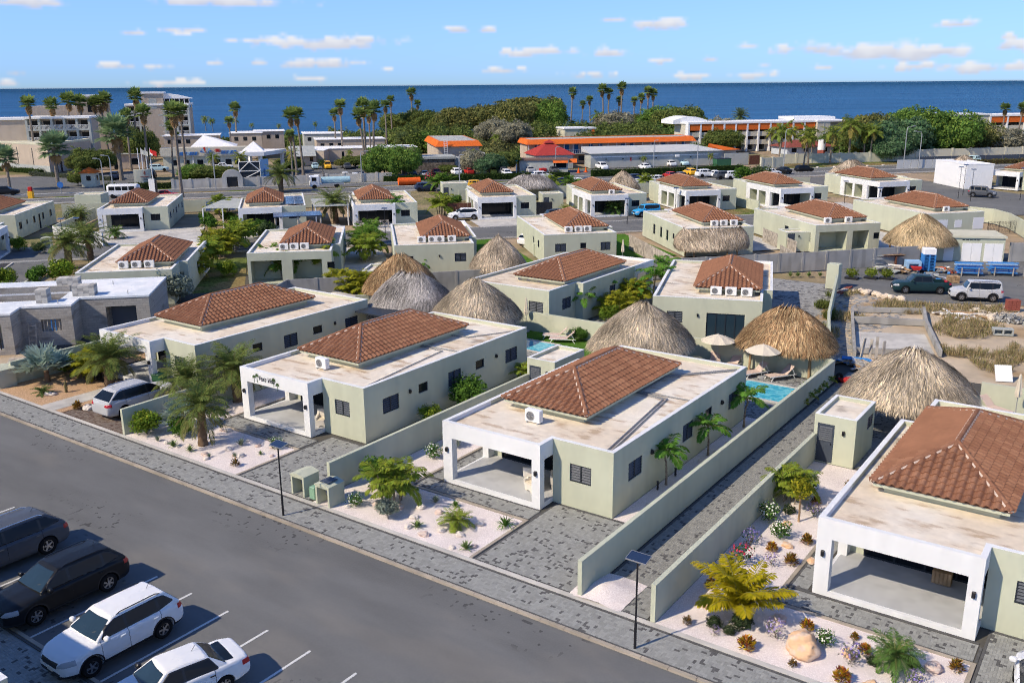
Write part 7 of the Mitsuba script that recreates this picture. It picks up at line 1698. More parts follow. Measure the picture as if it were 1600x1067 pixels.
for l, g, rows in [('dense dark tree in the wooded strip by the sea', 'trees left of the motel', [['tree0', -237.7, 261.9, 1.44, 1.37], ['tree0', -228.8, 266.5, 1.37, 1.53], ['tree0', -217.4, 262.8, 1.16, 1.25], ['tree1', -212.0, 265.6, 1.91, 1.72], ['tree1', -202.8, 270.3, 2.01, 1.87], ['tree0', -218.7, 281.4, 1.82, 1.43], ['tree1', -189.9, 267.9, 1.67, 2.01]]), ('broad olive umbrella tree, the highest of the wooded strip', '', [['tree1', -191.8, 285.2, 2.92, 2.3]]), ('greyish tree right of the orange roofed house', 'grey trees', [['tree3', -161.2, 217.8, 1.2, 1.42], ['tree3', -150.3, 212.1, 1.24, 1.36]]), ('bright green tree below the broad umbrella tree', '', [['tree2', -183.0, 280.4, 1.42, 1.89]]), ('leafy tree between date palm and orange roofed house', 'trees beside the orange roofed house', [['tree1', -198.5, 223.9, 1.14, 0.81], ['tree2', -175.9, 203.8, 1.14, 0.83], ['tree0', -194.5, 233.4, 1.19, 0.72]]), ('grey green tree among the fan palms above the motel', 'trees among the motel palms', [['tree3', -161.7, 291.3, 1.7, 1.41], ['tree1', -159.9, 301.3, 1.39, 1.28], ['tree4', -166.1, 289.0, 1.13, 0.83]]), ('dense green tree behind the right end of the motel', 'trees behind the motel end', [['tree2', -148.2, 298.2, 1.81, 1.55], ['tree0', -139.7, 293.8, 1.94, 1.66], ['tree1', -129.9, 282.6, 1.06, 1.3]]), ('tree before the white and orange hotel', 'trees before the orange hotel', [['tree0', -108.5, 246.6, 0.83, 1.25], ['tree3', -106.7, 253.6, 0.94, 1.4], ['tree0', -100.0, 239.9, 1.11, 0.97]]), ('spreading green tree behind the cream boundary wall', 'trees behind the boundary wall', [['tree1', -65.6, 253.6, 1.43, 1.69], ['tree4', -58.2, 238.3, 1.38, 1.47], ['tree4', -55.3, 244.6, 1.62, 1.6], ['tree2', -51.9, 251.2, 1.75, 1.73], ['tree2', -61.1, 272.5, 1.43, 1.59], ['tree2', -46.8, 254.1, 1.67, 1.59], ['tree0', -45.5, 264.8, 1.51, 1.33], ['tree1', -41.4, 264.5, 1.37, 1.25], ['tree3', -36.9, 267.0, 1.38, 1.08], ['tree0', -66.2, 243.2, 0.99, 1.16], ['tree4', -55.7, 235.3, 1.23, 0.99]]), ('big round light green bush behind the roadside hedge', 'light green bushes', [['tree2', -135.1, 144.0, 0.94, 0.94], ['tree2', -130.4, 145.1, 0.83, 0.91], ['tree0', -136.9, 142.9, 0.51, 0.57]]), ('grey green bush between the stone building and the car park', 'grey green bushes', [['tree3', -122.0, 158.3, 0.68, 0.77], ['tree4', -118.4, 158.7, 0.78, 0.69], ['tree0', -118.0, 164.1, 0.69, 0.73]]), ('rounded green bush below the blue lettering', 'bushes below the blue lettering', [['tree2', -160.6, 116.4, 0.78, 0.5], ['tree0', -157.5, 118.3, 1.01, 0.5], ['tree1', -157.4, 121.3, 0.68, 0.37]]), ('dark tree between the tan block and the flagpoles', 'dark trees by the tan block', [['tree0', -195.2, 115.4, 0.97, 0.84], ['tree0', -203.8, 129.3, 0.53, 1.52], ['tree0', -200.8, 131.0, 0.82, 1.38], ['tree1', -199.0, 113.1, 0.51, 0.65]]), ('dark green shrub beside the hotel car park', 'car park shrubs', [['tree0', -156.0, 156.9, 0.68, 0.42], ['tree1', -158.8, 155.3, 0.42, 0.32], ['tree0', -161.7, 142.2, 0.73, 0.45]]), ('low dark bush beside the gate house', '', [['tree0', -174.8, 99.3, 0.38, 0.37]]), ('low bush left of the stone building end', '', [['tree0', -127.0, 155.4, 0.44, 0.29]])]:
    for i, (k, x, y, s, sz) in enumerate(rows): plant(k, "tree", nth(l, i, len(rows)), "tree", x, y, s, g or None, sz=sz)
for k, nm, c, x, y, s, l, g in [('date0', 'date_palm', 'palm', -94.3, 51.4, 1.35, 'large date palm in front of the villa with three roof fans at the left', 'date palms by the left street'), ('date1', 'date_palm', 'palm', -97.4, 55.7, 1.25, 'date palm just behind the large one by the left street', ''), ('shrub1', 'shrub', 'shrub', -87.8, 47.0, 2.2, 'yellow green bush below the large date palms', ''), ('shrub0', 'shrub', 'shrub', -88.7, 44.9, 1.8, 'dark bush row at the wall of the unfinished house', ''), ('shrub1', 'shrub', 'shrub', -90.1, 42.6, 1.8, 'yellow green bush at the left edge behind the unfinished house', ''), ('areca_low', 'yellow_palm', 'palm', -86.3, 64.7, 1.9, 'yellow green palm clump beside the long side wall of the left villa, farther one', 'yellow palms by the left villa'), ('areca', 'yellow_palm', 'palm', -81.3, 59.0, 1.8, 'yellow green palm clump beside the long side wall of the left villa, middle one', ''), ('areca', 'yellow_palm', 'palm', -87.8, 67.7, 1.8, 'feathery palms where the side path meets the street wall', ''), ('areca_low', 'yellow_palm', 'palm', -78.0, 54.8, 1.8, 'yellow palm clump above the bare shrub', ''), ('shrub1', 'shrub', 'shrub', -76.1, 57.6, 1.6, 'low yellow green bush before the grey panel wall', ''), ('areca', 'yellow_palm', 'palm', -89.9, 70.5, 1.7, 'yellow green palm at the end of the street wall planting', ''), ('areca_green', 'feather_palm', 'palm', -72.8, 60.5, 1.6, 'green palm clump before the open porch facing the panel wall, left one', ''), ('areca_green', 'feather_palm', 'palm', -70.0, 60.0, 1.5, 'green palm clump before the open porch facing the panel wall, middle one', ''), ('areca', 'feather_palm', 'palm', -69.2, 63.7, 1.9, 'green palm clump before the open porch facing the panel wall, right one', ''), ('areca_green', 'feather_palm', 'palm', -72.2, 73.8, 1.7, 'tall green palm clump between two villas behind the brown thatch, left one', ''), ('areca_green', 'feather_palm', 'palm', -77.5, 79.6, 1.6, 'green palm clump behind the tall one near the brown thatch', ''), ('areca', 'feather_palm', 'palm', -70.3, 71.3, 1.6, 'yellow green palm at the foot of the tall clump near the brown thatch', ''), ('areca_low', 'yellow_palm', 'palm', -60.7, 58.5, 1.45, 'yellow green palm in the row between brown and grey thatch', 'yellow palm row'), ('areca_low', 'yellow_palm', 'palm', -59.1, 58.3, 1.45, 'yellow green palm in the row between brown and grey thatch', 'yellow palm row'), ('areca_low', 'yellow_palm', 'palm', -57.9, 58.5, 1.45, 'yellow green palm in the row between brown and grey thatch', 'yellow palm row'), ('areca_low', 'yellow_palm', 'palm', -57.1, 59.3, 1.45, 'yellow green palm in the row between brown and grey thatch', 'yellow palm row'), ('areca_low', 'yellow_palm', 'palm', -57.2, 60.8, 1.45, 'yellow green palm in the row between brown and grey thatch', 'yellow palm row'), ('feather0', 'slim_palm', 'palm', -60.3, 69.4, 0.9, 'small palm at the panel wall beside the brown thatch', ''), ('feather1', 'slim_palm', 'palm', -58.8, 72.0, 0.8, 'small palm before the blank sage wall', ''), ('feather0', 'slim_palm', 'palm', -38.1, 67.3, 1.55, 'slim palm at the shaded side wall, right one of two', ''), ('feather1', 'slim_palm', 'palm', -37.3, 62.4, 1.35, 'slim palm at the shaded side wall, left one of two', ''), ('areca_low', 'yellow_palm', 'palm', -36.2, 68.5, 1.5, 'yellow green palm beside the cobbled yard, behind the tall thatch', ''), ('areca_low', 'yellow_palm', 'palm', -35.4, 64.7, 1.35, 'yellow green palm nearer the tall thatch', ''), ('feather1', 'slim_palm', 'palm', -35.2, 70.7, 1.75, 'slim palm left of the cream roofed villa with three roof fans', ''), ('feather0', 'slim_palm', 'palm', -37.2, 76.6, 1.6, 'slim palm at the panel wall behind the cobbled yard', ''), ('feather0', 'slim_palm', 'palm', -35.4, 68.5, 1.2, 'small slim palm over the cobbled yard', ''), ('shrub1', 'shrub', 'shrub', -35.4, 63.2, 1.3, 'low yellow green shrub beside the tall thatch', ''), ('shrub0', 'shrub', 'shrub', -34.0, 56.5, 1.0, 'small palm like shrub on the turf', ''), ('dwarf_date_green', 'dwarf_palm', 'palm', -65.3, 117.8, 1.9, 'bushy palm before the villa with the blue car', ''), ('dwarf_date', 'dwarf_palm', 'palm', -72.3, 115.9, 1.5, 'bushy yellow palm behind the white car roof', ''), ('date0', 'date_palm', 'palm', -121.2, 68.5, 0.9, 'palm in the court of the villa at the upper left, left one', ''), ('dwarf_date_green', 'dwarf_palm', 'palm', -107.9, 65.3, 1.5, 'small palm at the porch of the villa at the upper left', ''), ('date2', 'date_palm', 'palm', -131.2, 112.7, 1.6, 'grey bushy palm behind the roof with solar panels', ''), ('date0', 'date_palm', 'palm', -94.3, 90.4, 1.45, 'bushy dark palm between the solar roof and the fenced porch', ''), ('feather0', 'slim_palm', 'palm', -89.0, 96.0, 2.0, 'slim arching palm at the fenced porch, left one', ''), ('feather1', 'slim_palm', 'palm', -86.1, 94.1, 1.8, 'slim arching palm at the fenced porch, right one', ''), ('areca', 'yellow_palm', 'palm', -85.9, 103.3, 1.8, 'yellow green palm beside the brown garage door', ''), ('shrub0', 'shrub', 'shrub', -90.2, 111.7, 2.0, 'green bush behind the brown garage door', ''), ('areca_green', 'feather_palm', 'palm', -106.2, 127.9, 1.8, 'palm behind the small room by the road', ''), ('shrub0', 'shrub', 'shrub', -92.7, 75.5, 2.4, 'round green bush at the pergola villa, right one', ''), ('shrub2', 'shrub', 'shrub', -90.3, 74.8, 2.2, 'round green bush before the solar roof villa', ''), ('shrub0', 'small_tree', 'tree', -107.7, 79.1, 1.9, 'small round tree along the garden path of the pergola villa', 'path trees'), ('shrub0', 'small_tree', 'tree', -104.9, 80.9, 1.9, 'small round tree along the garden path of the pergola villa', 'path trees'), ('shrub0', 'small_tree', 'tree', -100.1, 78.4, 1.9, 'small round tree along the garden path of the pergola villa', 'path trees'), ('shrub0', 'small_tree', 'tree', -103.3, 76.3, 1.9, 'small round tree along the garden path of the pergola villa', 'path trees'), ('shrub0', 'small_tree', 'tree', -95.1, 76.5, 1.9, 'small round tree along the garden path of the pergola villa', 'path trees'), ('areca', 'yellow_palm', 'palm', -112.2, 85.3, 1.8, 'yellow palm under the grey pergola', ''), ('areca', 'yellow_palm', 'palm', -89.7, 137.9, 1.6, 'yellow green palm behind the small flat roofed room, left one', ''), ('areca_green', 'feather_palm', 'palm', -84.8, 137.4, 1.6, 'palm behind the small flat roofed room, right one', ''), ('areca', 'yellow_palm', 'palm', -79.1, 154.2, 1.3, 'small yellow palm before the parked silver cars', ''), ('areca_low', 'yellow_palm', 'palm', -59.7, 156.1, 1.6, 'palm at the wall between two far villas, left one', ''), ('areca', 'yellow_palm', 'palm', -56.9, 154.3, 1.8, 'banana like palm at the wall between two far villas, right one', ''), ('areca', 'yellow_palm', 'palm', -48.2, 150.1, 1.3, 'potted palm on the porch of a far villa, left one', ''), ('shrub2', 'shrub', 'shrub', -47.0, 153.9, 1.6, 'bush on the porch of a far villa', ''), ('shrub2', 'shrub', 'shrub', -64.5, 173.7, 3.0, 'hedge like bush behind the cars, left one', ''), ('shrub0', 'shrub', 'shrub', -67.4, 172.0, 3.0, 'hedge like bush behind the cars, right one', ''), ('agave', 'agave', 'plant', -29.1, 88.2, 1.2, 'small green plant in the planter by the cobbled yard', 'planter plants'), ('agave', 'agave', 'plant', -28.5, 88.6, 1.2, 'small green plant in the planter by the cobbled yard', 'planter plants'), ('agave', 'agave', 'plant', -27.6, 89.2, 1.2, 'small green plant in the planter by the cobbled yard', 'planter plants'), ('agave', 'agave', 'plant', -26.7, 89.8, 1.2, 'small green plant in the planter by the cobbled yard', 'planter plants'), ('shrub3', 'small_tree', 'tree', -70.3, 47.2, 2.7, 'sparse grey green young tree beside the unfinished house', ''), ('shrub3', 'small_tree', 'tree', -70.6, 48.2, 2.2, 'second stem of grey foliage beside the unfinished house', ''), ('areca_low', 'yellow_palm', 'palm', -55.9, 31.1, 1.3, 'yellow palm beside the leftmost porch post', ''), ('shrub1', 'shrub', 'shrub', -109.4, 53.8, 1.6, 'yellow shrub on the black gravel', ''), ('shrub2', 'shrub', 'shrub', -105.6, 54.2, 1.3, 'low shrub at the meter cabinets of the left street', ''), ('shrub3', 'shrub', 'shrub', -122.4, 68.4, 2.2, 'grey bush in the walled court at the upper left', ''), ('red_flower', 'flowering_shrub', 'shrub', -115.0, 135.2, 3.2, 'magenta bougainvillea over the road wall', '')]:
    plant(k, nm, l, c, x, y, s, g or None)
for k, x, y, r, p, l in [('sedan', -139.3, 129.1, -40, 'white', 'white car at the left end of the first car park row'), ('sedan', -137.2, 131.8, 140, 'navy', 'dark blue car second in the first car park row'), ('sedan', -138.2, 135.8, -40, 'white', 'white car third in the first car park row'), ('sedan', -135.5, 135.9, 140, 'white', 'white car fourth in the first car park row'), ('sedan', -161.8, 149.6, 140, 'pale', 'pale green car before the tan porch'), ('offroad', -159.3, 151.1, -40, 'yellow', 'yellow car beside the pale green one'), ('sedan', -155.3, 153.4, 140, 'grey', 'grey car at the shrubs of the hotel car park'), ('sporty', -151.9, 157.3, -40, 'white', 'white car under the leaning palms'), ('sedan', -130.9, 148.1, -40, 'grey', 'grey car left of the stone wall'), ('sedan', -127.3, 151.8, -40, 'maroon', 'maroon car before the stone wall'), ('sporty', -123.7, 154.0, 140, 'white', 'white car at the end of the stone wall'), ('hatch', -122.2, 156.5, 140, 'red', 'red car by the little yellow palm'), ('hatch', -118.8, 160.2, 140, 'lime', 'lime yellow car in the bushes row'), ('offroad', -115.1, 159.0, -40, 'grey', 'dark grey car beside the lime one'), ('sedan', -126.8, 147.3, 140, 'silver', 'silver car half behind the hedge'), ('hatch', -112.8, 157.2, -40, 'white', 'white car roof behind the hedge'), ('sedan', -113.6, 166.7, 140, 'silver', 'silver car before the grey shed'), ('sedan', -112.3, 169.2, 140, 'red', 'red car before the grey shed'), ('sedan', -109.2, 169.3, -40, 'grey', 'dark car before the grey shed'), ('pickup', -104.0, 181.3, -40, 'white', 'white vehicle beside the grey windowless building'), ('sedan', -95.8, 186.0, 140, 'white', 'white car roof behind the long hedge'), ('sporty', -92.9, 199.3, -40, 'pale', 'pale blue car behind the long hedge'), ('sedan', -94.6, 196.3, 140, 'white', 'white car left of the pale blue one'), ('sporty', -103.5, 156.4, 50, 'white', 'white car driving past the hedge'), ('hatch', -81.6, 178.7, 140, 'yellow', 'yellow car on the main road'), ('sedan', -81.6, 159.4, 50, 'silver', 'silver car left in the roadside row'), ('hatch', -80.2, 161.5, 50, 'white', 'white car beside the yellow car'), ('sedan', -93.9, 149.2, 50, 'navy', 'dark car behind the thatched top'), ('sporty', -90.7, 148.5, 140, 'white', 'white car seen over the small room'), ('sedan', -90.6, 152.6, 140, 'grey', 'dark grey car half behind a tiled roof'), ('hatch', -84.9, 161.6, 50, 'navy', 'dark car behind the pointed thatch'), ('sedan', -82.1, 170.6, 140, 'red', 'red car in the roadside row'), ('hatch', -79.9, 170.4, 140, 'grey', 'grey car beside the red one'), ('sporty', -77.0, 176.7, 50, 'white', 'white car left of the long row'), ('sedan', -75.6, 177.5, 140, 'white', 'white car second in the long row'), ('sporty', -72.3, 174.9, 50, 'grey', 'dark grey car in the long row'), ('sporty', -70.7, 175.9, 50, 'white', 'white car in the middle of the long row'), ('sporty', -69.4, 178.2, 140, 'silver', 'silver car in the long row'), ('sedan', -67.6, 179.2, 50, 'silver', 'silver car second from the row end'), ('hatch', -67.3, 184.0, 50, 'white', 'white car at the end of the long row'), ('sedan', -67.4, 187.1, 50, 'white', 'white car behind the far villa roof'), ('sedan', -66.6, 192.5, 140, 'black', 'black car behind a far tiled roof'), ('hatch', -63.9, 197.5, 50, 'black', 'black car on the road beyond the tiled roof'), ('sporty', -38.7, 240.6, 140, 'pale', 'grey blue car behind the pointed thatch at the far right'), ('sedan', -140.7, 95.5, 50, 'red', 'dark red car on the road at the left'), ('sporty', -170.2, 83.0, 50, 'black', 'black car at the left edge of the road'), ('hatch', -110.0, 128.0, 50, 'navy', 'dark car roof behind the far villa'), ('hatch', -104.6, 136.2, 50, 'yellow', 'yellow car behind the small room'), ('sedan', -103.3, 138.3, 50, 'white', 'white car beside the yellow one'), ('sporty', -188.4, 126.6, 50, 'pale', 'pale car by the flagpoles'), ('sporty', -176.1, 116.5, 140, 'black', 'black car behind the monument sign'), ('sporty', -180.4, 110.8, 140, 'navy', 'dark car behind the gate house'), ('sedan', -180.7, 138.6, 50, 'white', 'white car before the hotel porch')]:
    vehicle(k, "parked_car", l, "car", x, y, r, p, "far parked cars", True)
for k, x, y, r, p, l in [('offroad', -69.1, 107.0, 235, 'black', 'black off roader parked before the planted porch'), ('sporty', -81.1, 102.4, 230, 'white', 'white car before the brown garage door'), ('hatch', -60.7, 89.8, 80, 'white', 'white car between two villas behind the turf strip'), ('offroad', -60.8, 119.0, 240, 'blue', 'bright blue off roader on the driveway of a far villa'), ('offroad', -24.9, 168.5, 0, 'grey', 'dark grey car on the yard road at the right')]:
    vehicle(k, "parked_car", l, "car", x, y, r, p)

# ------------------------------------------------------------------ buildings, walls and street furniture by the main road
def block(key, pts, h, wall, roof='bright_white', z0=0.0, rim=.35, name='wall', over=.0, roofh=.12):
    part(key, name, mikit.ply(ext(Polygon(pts), z0, h), wall))
    part(key, 'roof', mikit.ply(ext(Polygon(pts).buffer(over + .01, join_style=2), h, h + roofh), roof))
def on_face(p, q):
    """frame of a facade from p to q (walls face right of p->q seen from outside): x along it, -y out of it"""
    a = math.degrees(math.atan2(q[1] - p[1], q[0] - p[0])); return mat(p[0], p[1], 0, a)
def panes(key, p, q, items, name='window', bsdf='dark_glass', d=.05):
    F = on_face(p, q)
    for u, w, z0, z1 in items: part(key, name, mikit.ply(bx(u, u + w, -d, -.002, z0, z1), bsdf), F)

# hotel with balconies
k = thing('balcony_hotel', 'grey and tan hotel wings with rows of balconies by the sea', 'hotel')
p0, p1 = (-262, 152), (-238.5, 172)
def wing(p, q, h, floors, bays, depth=9, base='tan_paint'):
    F = on_face(p, q); L = math.hypot(q[0] - p[0], q[1] - p[1])
    part(k, 'wall', mikit.ply(bx(0, L, 1.6, depth, 0, h), base), F); part(k, 'roof', mikit.ply(bx(-.3, L + .3, -.3, depth + .3, h, h + .5), 'bright_white'), F)
    fh = h / floors
    for i in range(floors): part(k, 'floor_slab', mikit.ply(bx(0, L, 0, 1.58, i * fh - .02, i * fh + .35), 'grey_paint'), F)
    for j in range(bays + 1): part(k, 'fin_wall', mikit.ply(bx(j * L / bays - .25, j * L / bays + .25, .02, 1.57, .36, h), 'grey_paint'), F)
    for i in range(floors):
        for j in range(bays):
            u0, u1 = j * L / bays + .3, (j + 1) * L / bays - .3
            part(k, 'balcony_rail', mikit.ply(cat([bx(u0, u1, .06, .14, i * fh + 1.25, i * fh + 1.35)] + [bx(u0 + (u1 - u0) * t, u0 + (u1 - u0) * t + .09, .08, .12, i * fh + .35, i * fh + 1.25) for t in np.linspace(0, .96, 9)]), 'white_plastic'), F)
            part(k, 'balcony_door', mikit.ply(bx(u0 + .3, u1 - .3, 1.54, 1.597, i * fh + .36, i * fh + fh - .5), 'dark_glass'), F)
wing(st(-55.6, 250), st(-41.4, 249), 11.3, 4, 5)
wing(st(-36, 275), st(-20, 274), 13.7, 5, 5)
part(k, 'end_wall', mikit.ply(ext(Polygon([st(-72, 251.5), st(-55.9, 250.8), st(-56, 259), st(-72, 259)]), 0, 11.1), 'tan_paint')); part(k, 'end_roof', mikit.ply(ext(Polygon([st(-72.3, 251), st(-55.95, 250.4), st(-56, 259.2), st(-72.3, 259.2)]), 11.1, 11.6), 'bright_white'))
part(k, 'rear_wing', mikit.ply(ext(Polygon([st(-59.5, 276), st(-48.5, 276), st(-48.5, 284), st(-59.5, 284)]), 0, 13.8), 'tan_paint'))
for a, (x, y), (w, d), h in (('stair_tower', st(-44.5, 277), (7.8, 5), 16.2), ('lift_tower', st(-29, 277), (5.6, 5), 16.8)):
    T_ = mat(x, y, 0, 50); t = part(k, a, mikit.ply(bx(-w / 2, w / 2, -d / 2, d / 2, 0, h), 'tan_paint'), T_); part(t, 'cap', mikit.ply(bx(-w / 2 - .4, w / 2 + .4, -d / 2 - .4, d / 2 + .4, h, h + .5), 'bright_white'), T_)
    part(t, 'window', mikit.ply(bx(-1.0, 1.0, -d / 2 - .05, -d / 2 - .002, h - 4, h - 1.3), 'grey_paint' if a == 'lift_tower' else 'dark_glass'), T_)
T_ = mat(*st(-22.8, 278), 0, 50, (.72, .72, 1)); pav = part(k, 'roof_pavilion', mikit.ply(bx(-4.5, 4.5, -3, 3, 13, 15.4), 'dark_glass'), T_)
part(pav, 'curved_roof', mikit.ply(tm(m3.Manifold.hull_points(np.array([(x, y, 15.45 + 1.3 * math.cos((x + 5) / 10.5 * 1.6)) for x in np.linspace(-5, 5.5, 9) for y in (-3.5, 3.5)] + [(x, y, 15.42) for x in (-5, 5.5) for y in (-3.5, 3.5)]))), 'bright_white'), T_)
part(pav, 'post', mikit.ply(cat([bx(x - .12, x + .12, -3.1, -3.02, 13, 15.4) for x in np.linspace(-4.4, 4.4, 6)]), 'bright_white'), T_)
# tan blocks
k = thing('tan_hall', 'blank tan hall with grey base and dark panel joints behind the stout palms', 'building')
pts = [(-246, 110.3), (-205.3, 110.6), (-215.5, 127), (-250, 127)]
block(k, pts, 6.1, 'tan_paint', 'cream_paint', rim=.3); part(k, 'grey_base', mikit.ply(ext(Polygon(pts).buffer(.06, join_style=2), 0, 1.6), 'grey_paint'))
F = on_face(pts[0], pts[1])
for u in (17.5, 24.5, 27.5, 34): part(k, 'panel_joint', mikit.ply(bx(u, u + .22, -.05, -.002, 1.61, 5.4), 'dark_frame'), F)
panes(k, pts[1], pts[2], [(2.4, .9, 0.02, 2.6), (4.4, .8, .02, 2.4), (9.5, 1.8, .02, 2.5), (12.5, 2.0, .02, 2.5)], 'door', 'dark_frame', .08)
part(k, 'coping', mikit.ply(ext(Polygon(pts).buffer(.1, join_style=2).difference(Polygon(pts).buffer(-.4, join_style=2)), 6.22, 6.6), 'cream_paint'))
k = thing('tan_annex', 'small tan building with a grey sloping roof between tan hall and flagpoles', 'building')
pts = [st(-39, 235), st(-28, 235), st(-28, 243), st(-39, 243)]; block(k, pts, 3.4, 'tan_paint', 'grey_paint', over=.6); panes(k, pts[0], pts[1], [(4.2, 1.6, 0.02, 2.4), (8, 1.6, 1, 2.4)])
# casino-like building with blue lettering
k = thing('lettered_building', 'cream building with a broad yellow fascia and blue lettering', 'building')
pts = [st(-23.5, 231), st(-5, 230), st(-4.6, 243), st(-23, 244)]; block(k, pts, 2.8, 'cream_paint', 'bright_white')
fas = [st(-23.9, 230.4), st(-4.6, 229.4), st(-4.4, 233), st(-23.7, 234)]; part(k, 'fascia', mikit.ply(ext(Polygon(fas), 2.94, 4.8), 'beige_paint'))
panes(k, pts[0], pts[1], [(u, 1.3, .8, 2.0) for u in (2, 4.6, 7.6, 11.5, 14, 16)]); panes(k, pts[0], pts[1], [(6.6, .25, 0, 2.75), (10.6, .25, 0, 2.75)], 'column', 'bright_white', .3)
part(k, 'tent_roof', mikit.ply(tm(m3.Manifold.hull_points(np.array([(*st(s, t), 4.3) for s, t in ((-18, 240), (-7, 240), (-7, 250), (-18, 250))] + [(*st(-15, 246), 6.9), (*st(-12.5, 246), 6.3)]))), 'bright_white'))
F = on_face(fas[0], fas[1])

lt = thing('blue_lettering', 'two slanting blue bands of illegible lettering on the yellow fascia', 'sign')
for j, (u0, n, z0) in enumerate(((3.6, 8, 3.12), (13.4, 6, 3.3))):
    for i in range(n):
        w = .36 + .08 * ((i * 5 + j) % 3)
        q = [(0, 0), (w, 0), (w + .36, .75), (.36, .75)]
        hole = Polygon([(.2, .2), (w - .08, .2), (w + .08, .5), (.34, .5)]) if i % 2 == 0 else Polygon([(w * .4, -.1), (w * .55, -.1), (w * .75, .4), (w * .62, .4)])
        part(lt, 'letter', mikit.ply(ext(Polygon(q).difference(hole), 0, .12).apply_transform(trimesh.transformations.rotation_matrix(math.pi / 2, [1, 0, 0])).apply_translation([u0 + i * .55, -.02, z0]), 'sign_blue' if (i + j) % 4 else 'sky_blue_paint'), F)
sh = thing('shell_sign', 'shell shaped blue and red sign panel rising over the fascia', 'sign')
for i in range(6):
    a0, a1 = 15 + i * 25, 40 + i * 25; R_ = 1.25 + .3 * math.sin(math.radians((a0 + a1) / 2))
    pl = Polygon([(0, 0), (R_ * math.cos(math.radians(a0)), R_ * math.sin(math.radians(a0))), (R_ * 1.07 * math.cos(math.radians((a0 + a1) / 2)), R_ * 1.07 * math.sin(math.radians((a0 + a1) / 2))), (R_ * math.cos(math.radians(a1)), R_ * math.sin(math.radians(a1)))])
    part(sh, 'petal', mikit.ply(ext(pl.buffer(-.06), 0, .2).apply_transform(trimesh.transformations.rotation_matrix(math.pi / 2, [1, 0, 0])).apply_translation([10.2, -.3, 3.4]), ('sign_blue', 'sky_blue_paint', 'grey_paint', 'sign_red', 'sky_blue_paint', 'sign_blue')[i]), F)
part(sh, 'pole', mikit.ply(bx(10.1, 10.3, -.45, -.32, 0, 3.5), 'steel'), F)
lp = thing('red_emblem_sign', 'red looped emblem left of the second blue lettering', 'sign')
for i in range(3): part(lp, 'loop', mikit.ply(trimesh.creation.torus(.28, .07, major_sections=20, minor_sections=6).apply_transform(trimesh.transformations.rotation_matrix(math.pi / 2, [1, 0, 0])).apply_translation([12.5 + .32 * i, -.15, 4.1]), 'sign_red'), F)
# white tents and low hotel roofs towards the sea
for l, q, h, w, r in (('low tan hotel wing with a flat pale roof behind the tent roofs', ((-3, 270), (5, 270), (5, 280), (-3, 280)), 6.4, 'tan_paint', 'bright_white'), ('flat roofed hotel wing right of the tent roofs', ((-9, 258), (-1, 257), (-1, 268), (-9, 268)), 6.6, 'tan_paint', 'bright_white'), ('wide flat roofed hotel wing nearest the sea behind the drive palms', ((10.5, 272), (20.5, 270), (22, 280), (10.5, 284)), 5.4, 'grey_paint', 'bright_white'),
                         ('second flat roofed tan wing above the low tan wall', ((13, 255), (31, 254), (31, 263), (13, 265)), 4.6, 'tan_paint', 'bright_white'), ('small flat roofed block beside the sea at the left', ((-26, 262), (-12, 262), (-12, 272), (-26, 272)), 6.0, 'tan_paint', 'bright_white')):
    k = thing('hotel_wing', l, 'building', 'low hotel wings'); block(k, [st(*p) for p in q], h, w, r, over=.3); panes(k, st(*q[0]), st(*q[1]), [(1 + 2.3 * i, 1.0, h - 1.9, h - .9) for i in range(3)])
k = thing('low_tan_building', 'long low tan building behind the shaggy fan palms', 'building')
q = [st(11.0, 233), st(13.4, 231.5), st(15.0, 238), st(37, 236.5), st(37, 246), st(11, 248)]; block(k, q, 3.3, 'tan_paint', 'bright_white', over=.15)
panes(k, q[2], q[3], [(3.2, .5, .5, 2.6), (9.5, .5, .5, 2.6), (15, .5, .5, 2.6)])
pr_ = [st(5.5, 229), st(11.4, 229.5), st(11.4, 236), st(5.5, 236)]; part(k, 'porch_wall', mikit.ply(ext(Polygon(pr_), 0, 2.3), 'tan_paint')); part(k, 'green_roof', mikit.ply(tm(m3.Manifold.hull_points(np.array([(*st(5.2, 228), 2.32), (*st(11.4, 228.5), 2.32), (*st(5.2, 236), 4.3), (*st(11.4, 236), 4.3), (*st(5.2, 236), 2.32), (*st(11.4, 236), 2.32)]))), 'grey_paint')); panes(k, pr_[0], pr_[1], [(1.2, 1.3, 0, 2.2), (4.4, .8, 1, 2)])
k = thing('drive_canopy', 'white canopy roof on columns over the hotel drive', 'canopy')
q = [st(-6, 203), st(-.6, 203), st(4.2, 212), st(-4, 214)]; part(k, 'roof', mikit.ply(ext(Polygon(q), 4.4, 5.2), 'bright_white'))
for p in ((-5.4, 204.2), (-1.4, 204.2), (3.2, 211.2), (-3.6, 212.6)): x, y = st(*p); part(k, 'column', mikit.ply(bx(x - .3, x + .3, y - .3, y + .3, 0, 4.4), 'bright_white'))
part(k, 'peaked_roof', mikit.ply(tm(m3.Manifold.hull_points(np.array([(*st(a, b), 5.22) for a, b in ((-5, 205), (-.5, 205), (-.5, 211), (-5, 211))] + [(*st(-2.6, 208), 7.2)]))), 'bright_white'))
k = thing('gate_house', 'small cream gate house with an orange roof in the drive', 'hut'); GM = mat(-171.2, 98.0, 0, 42)
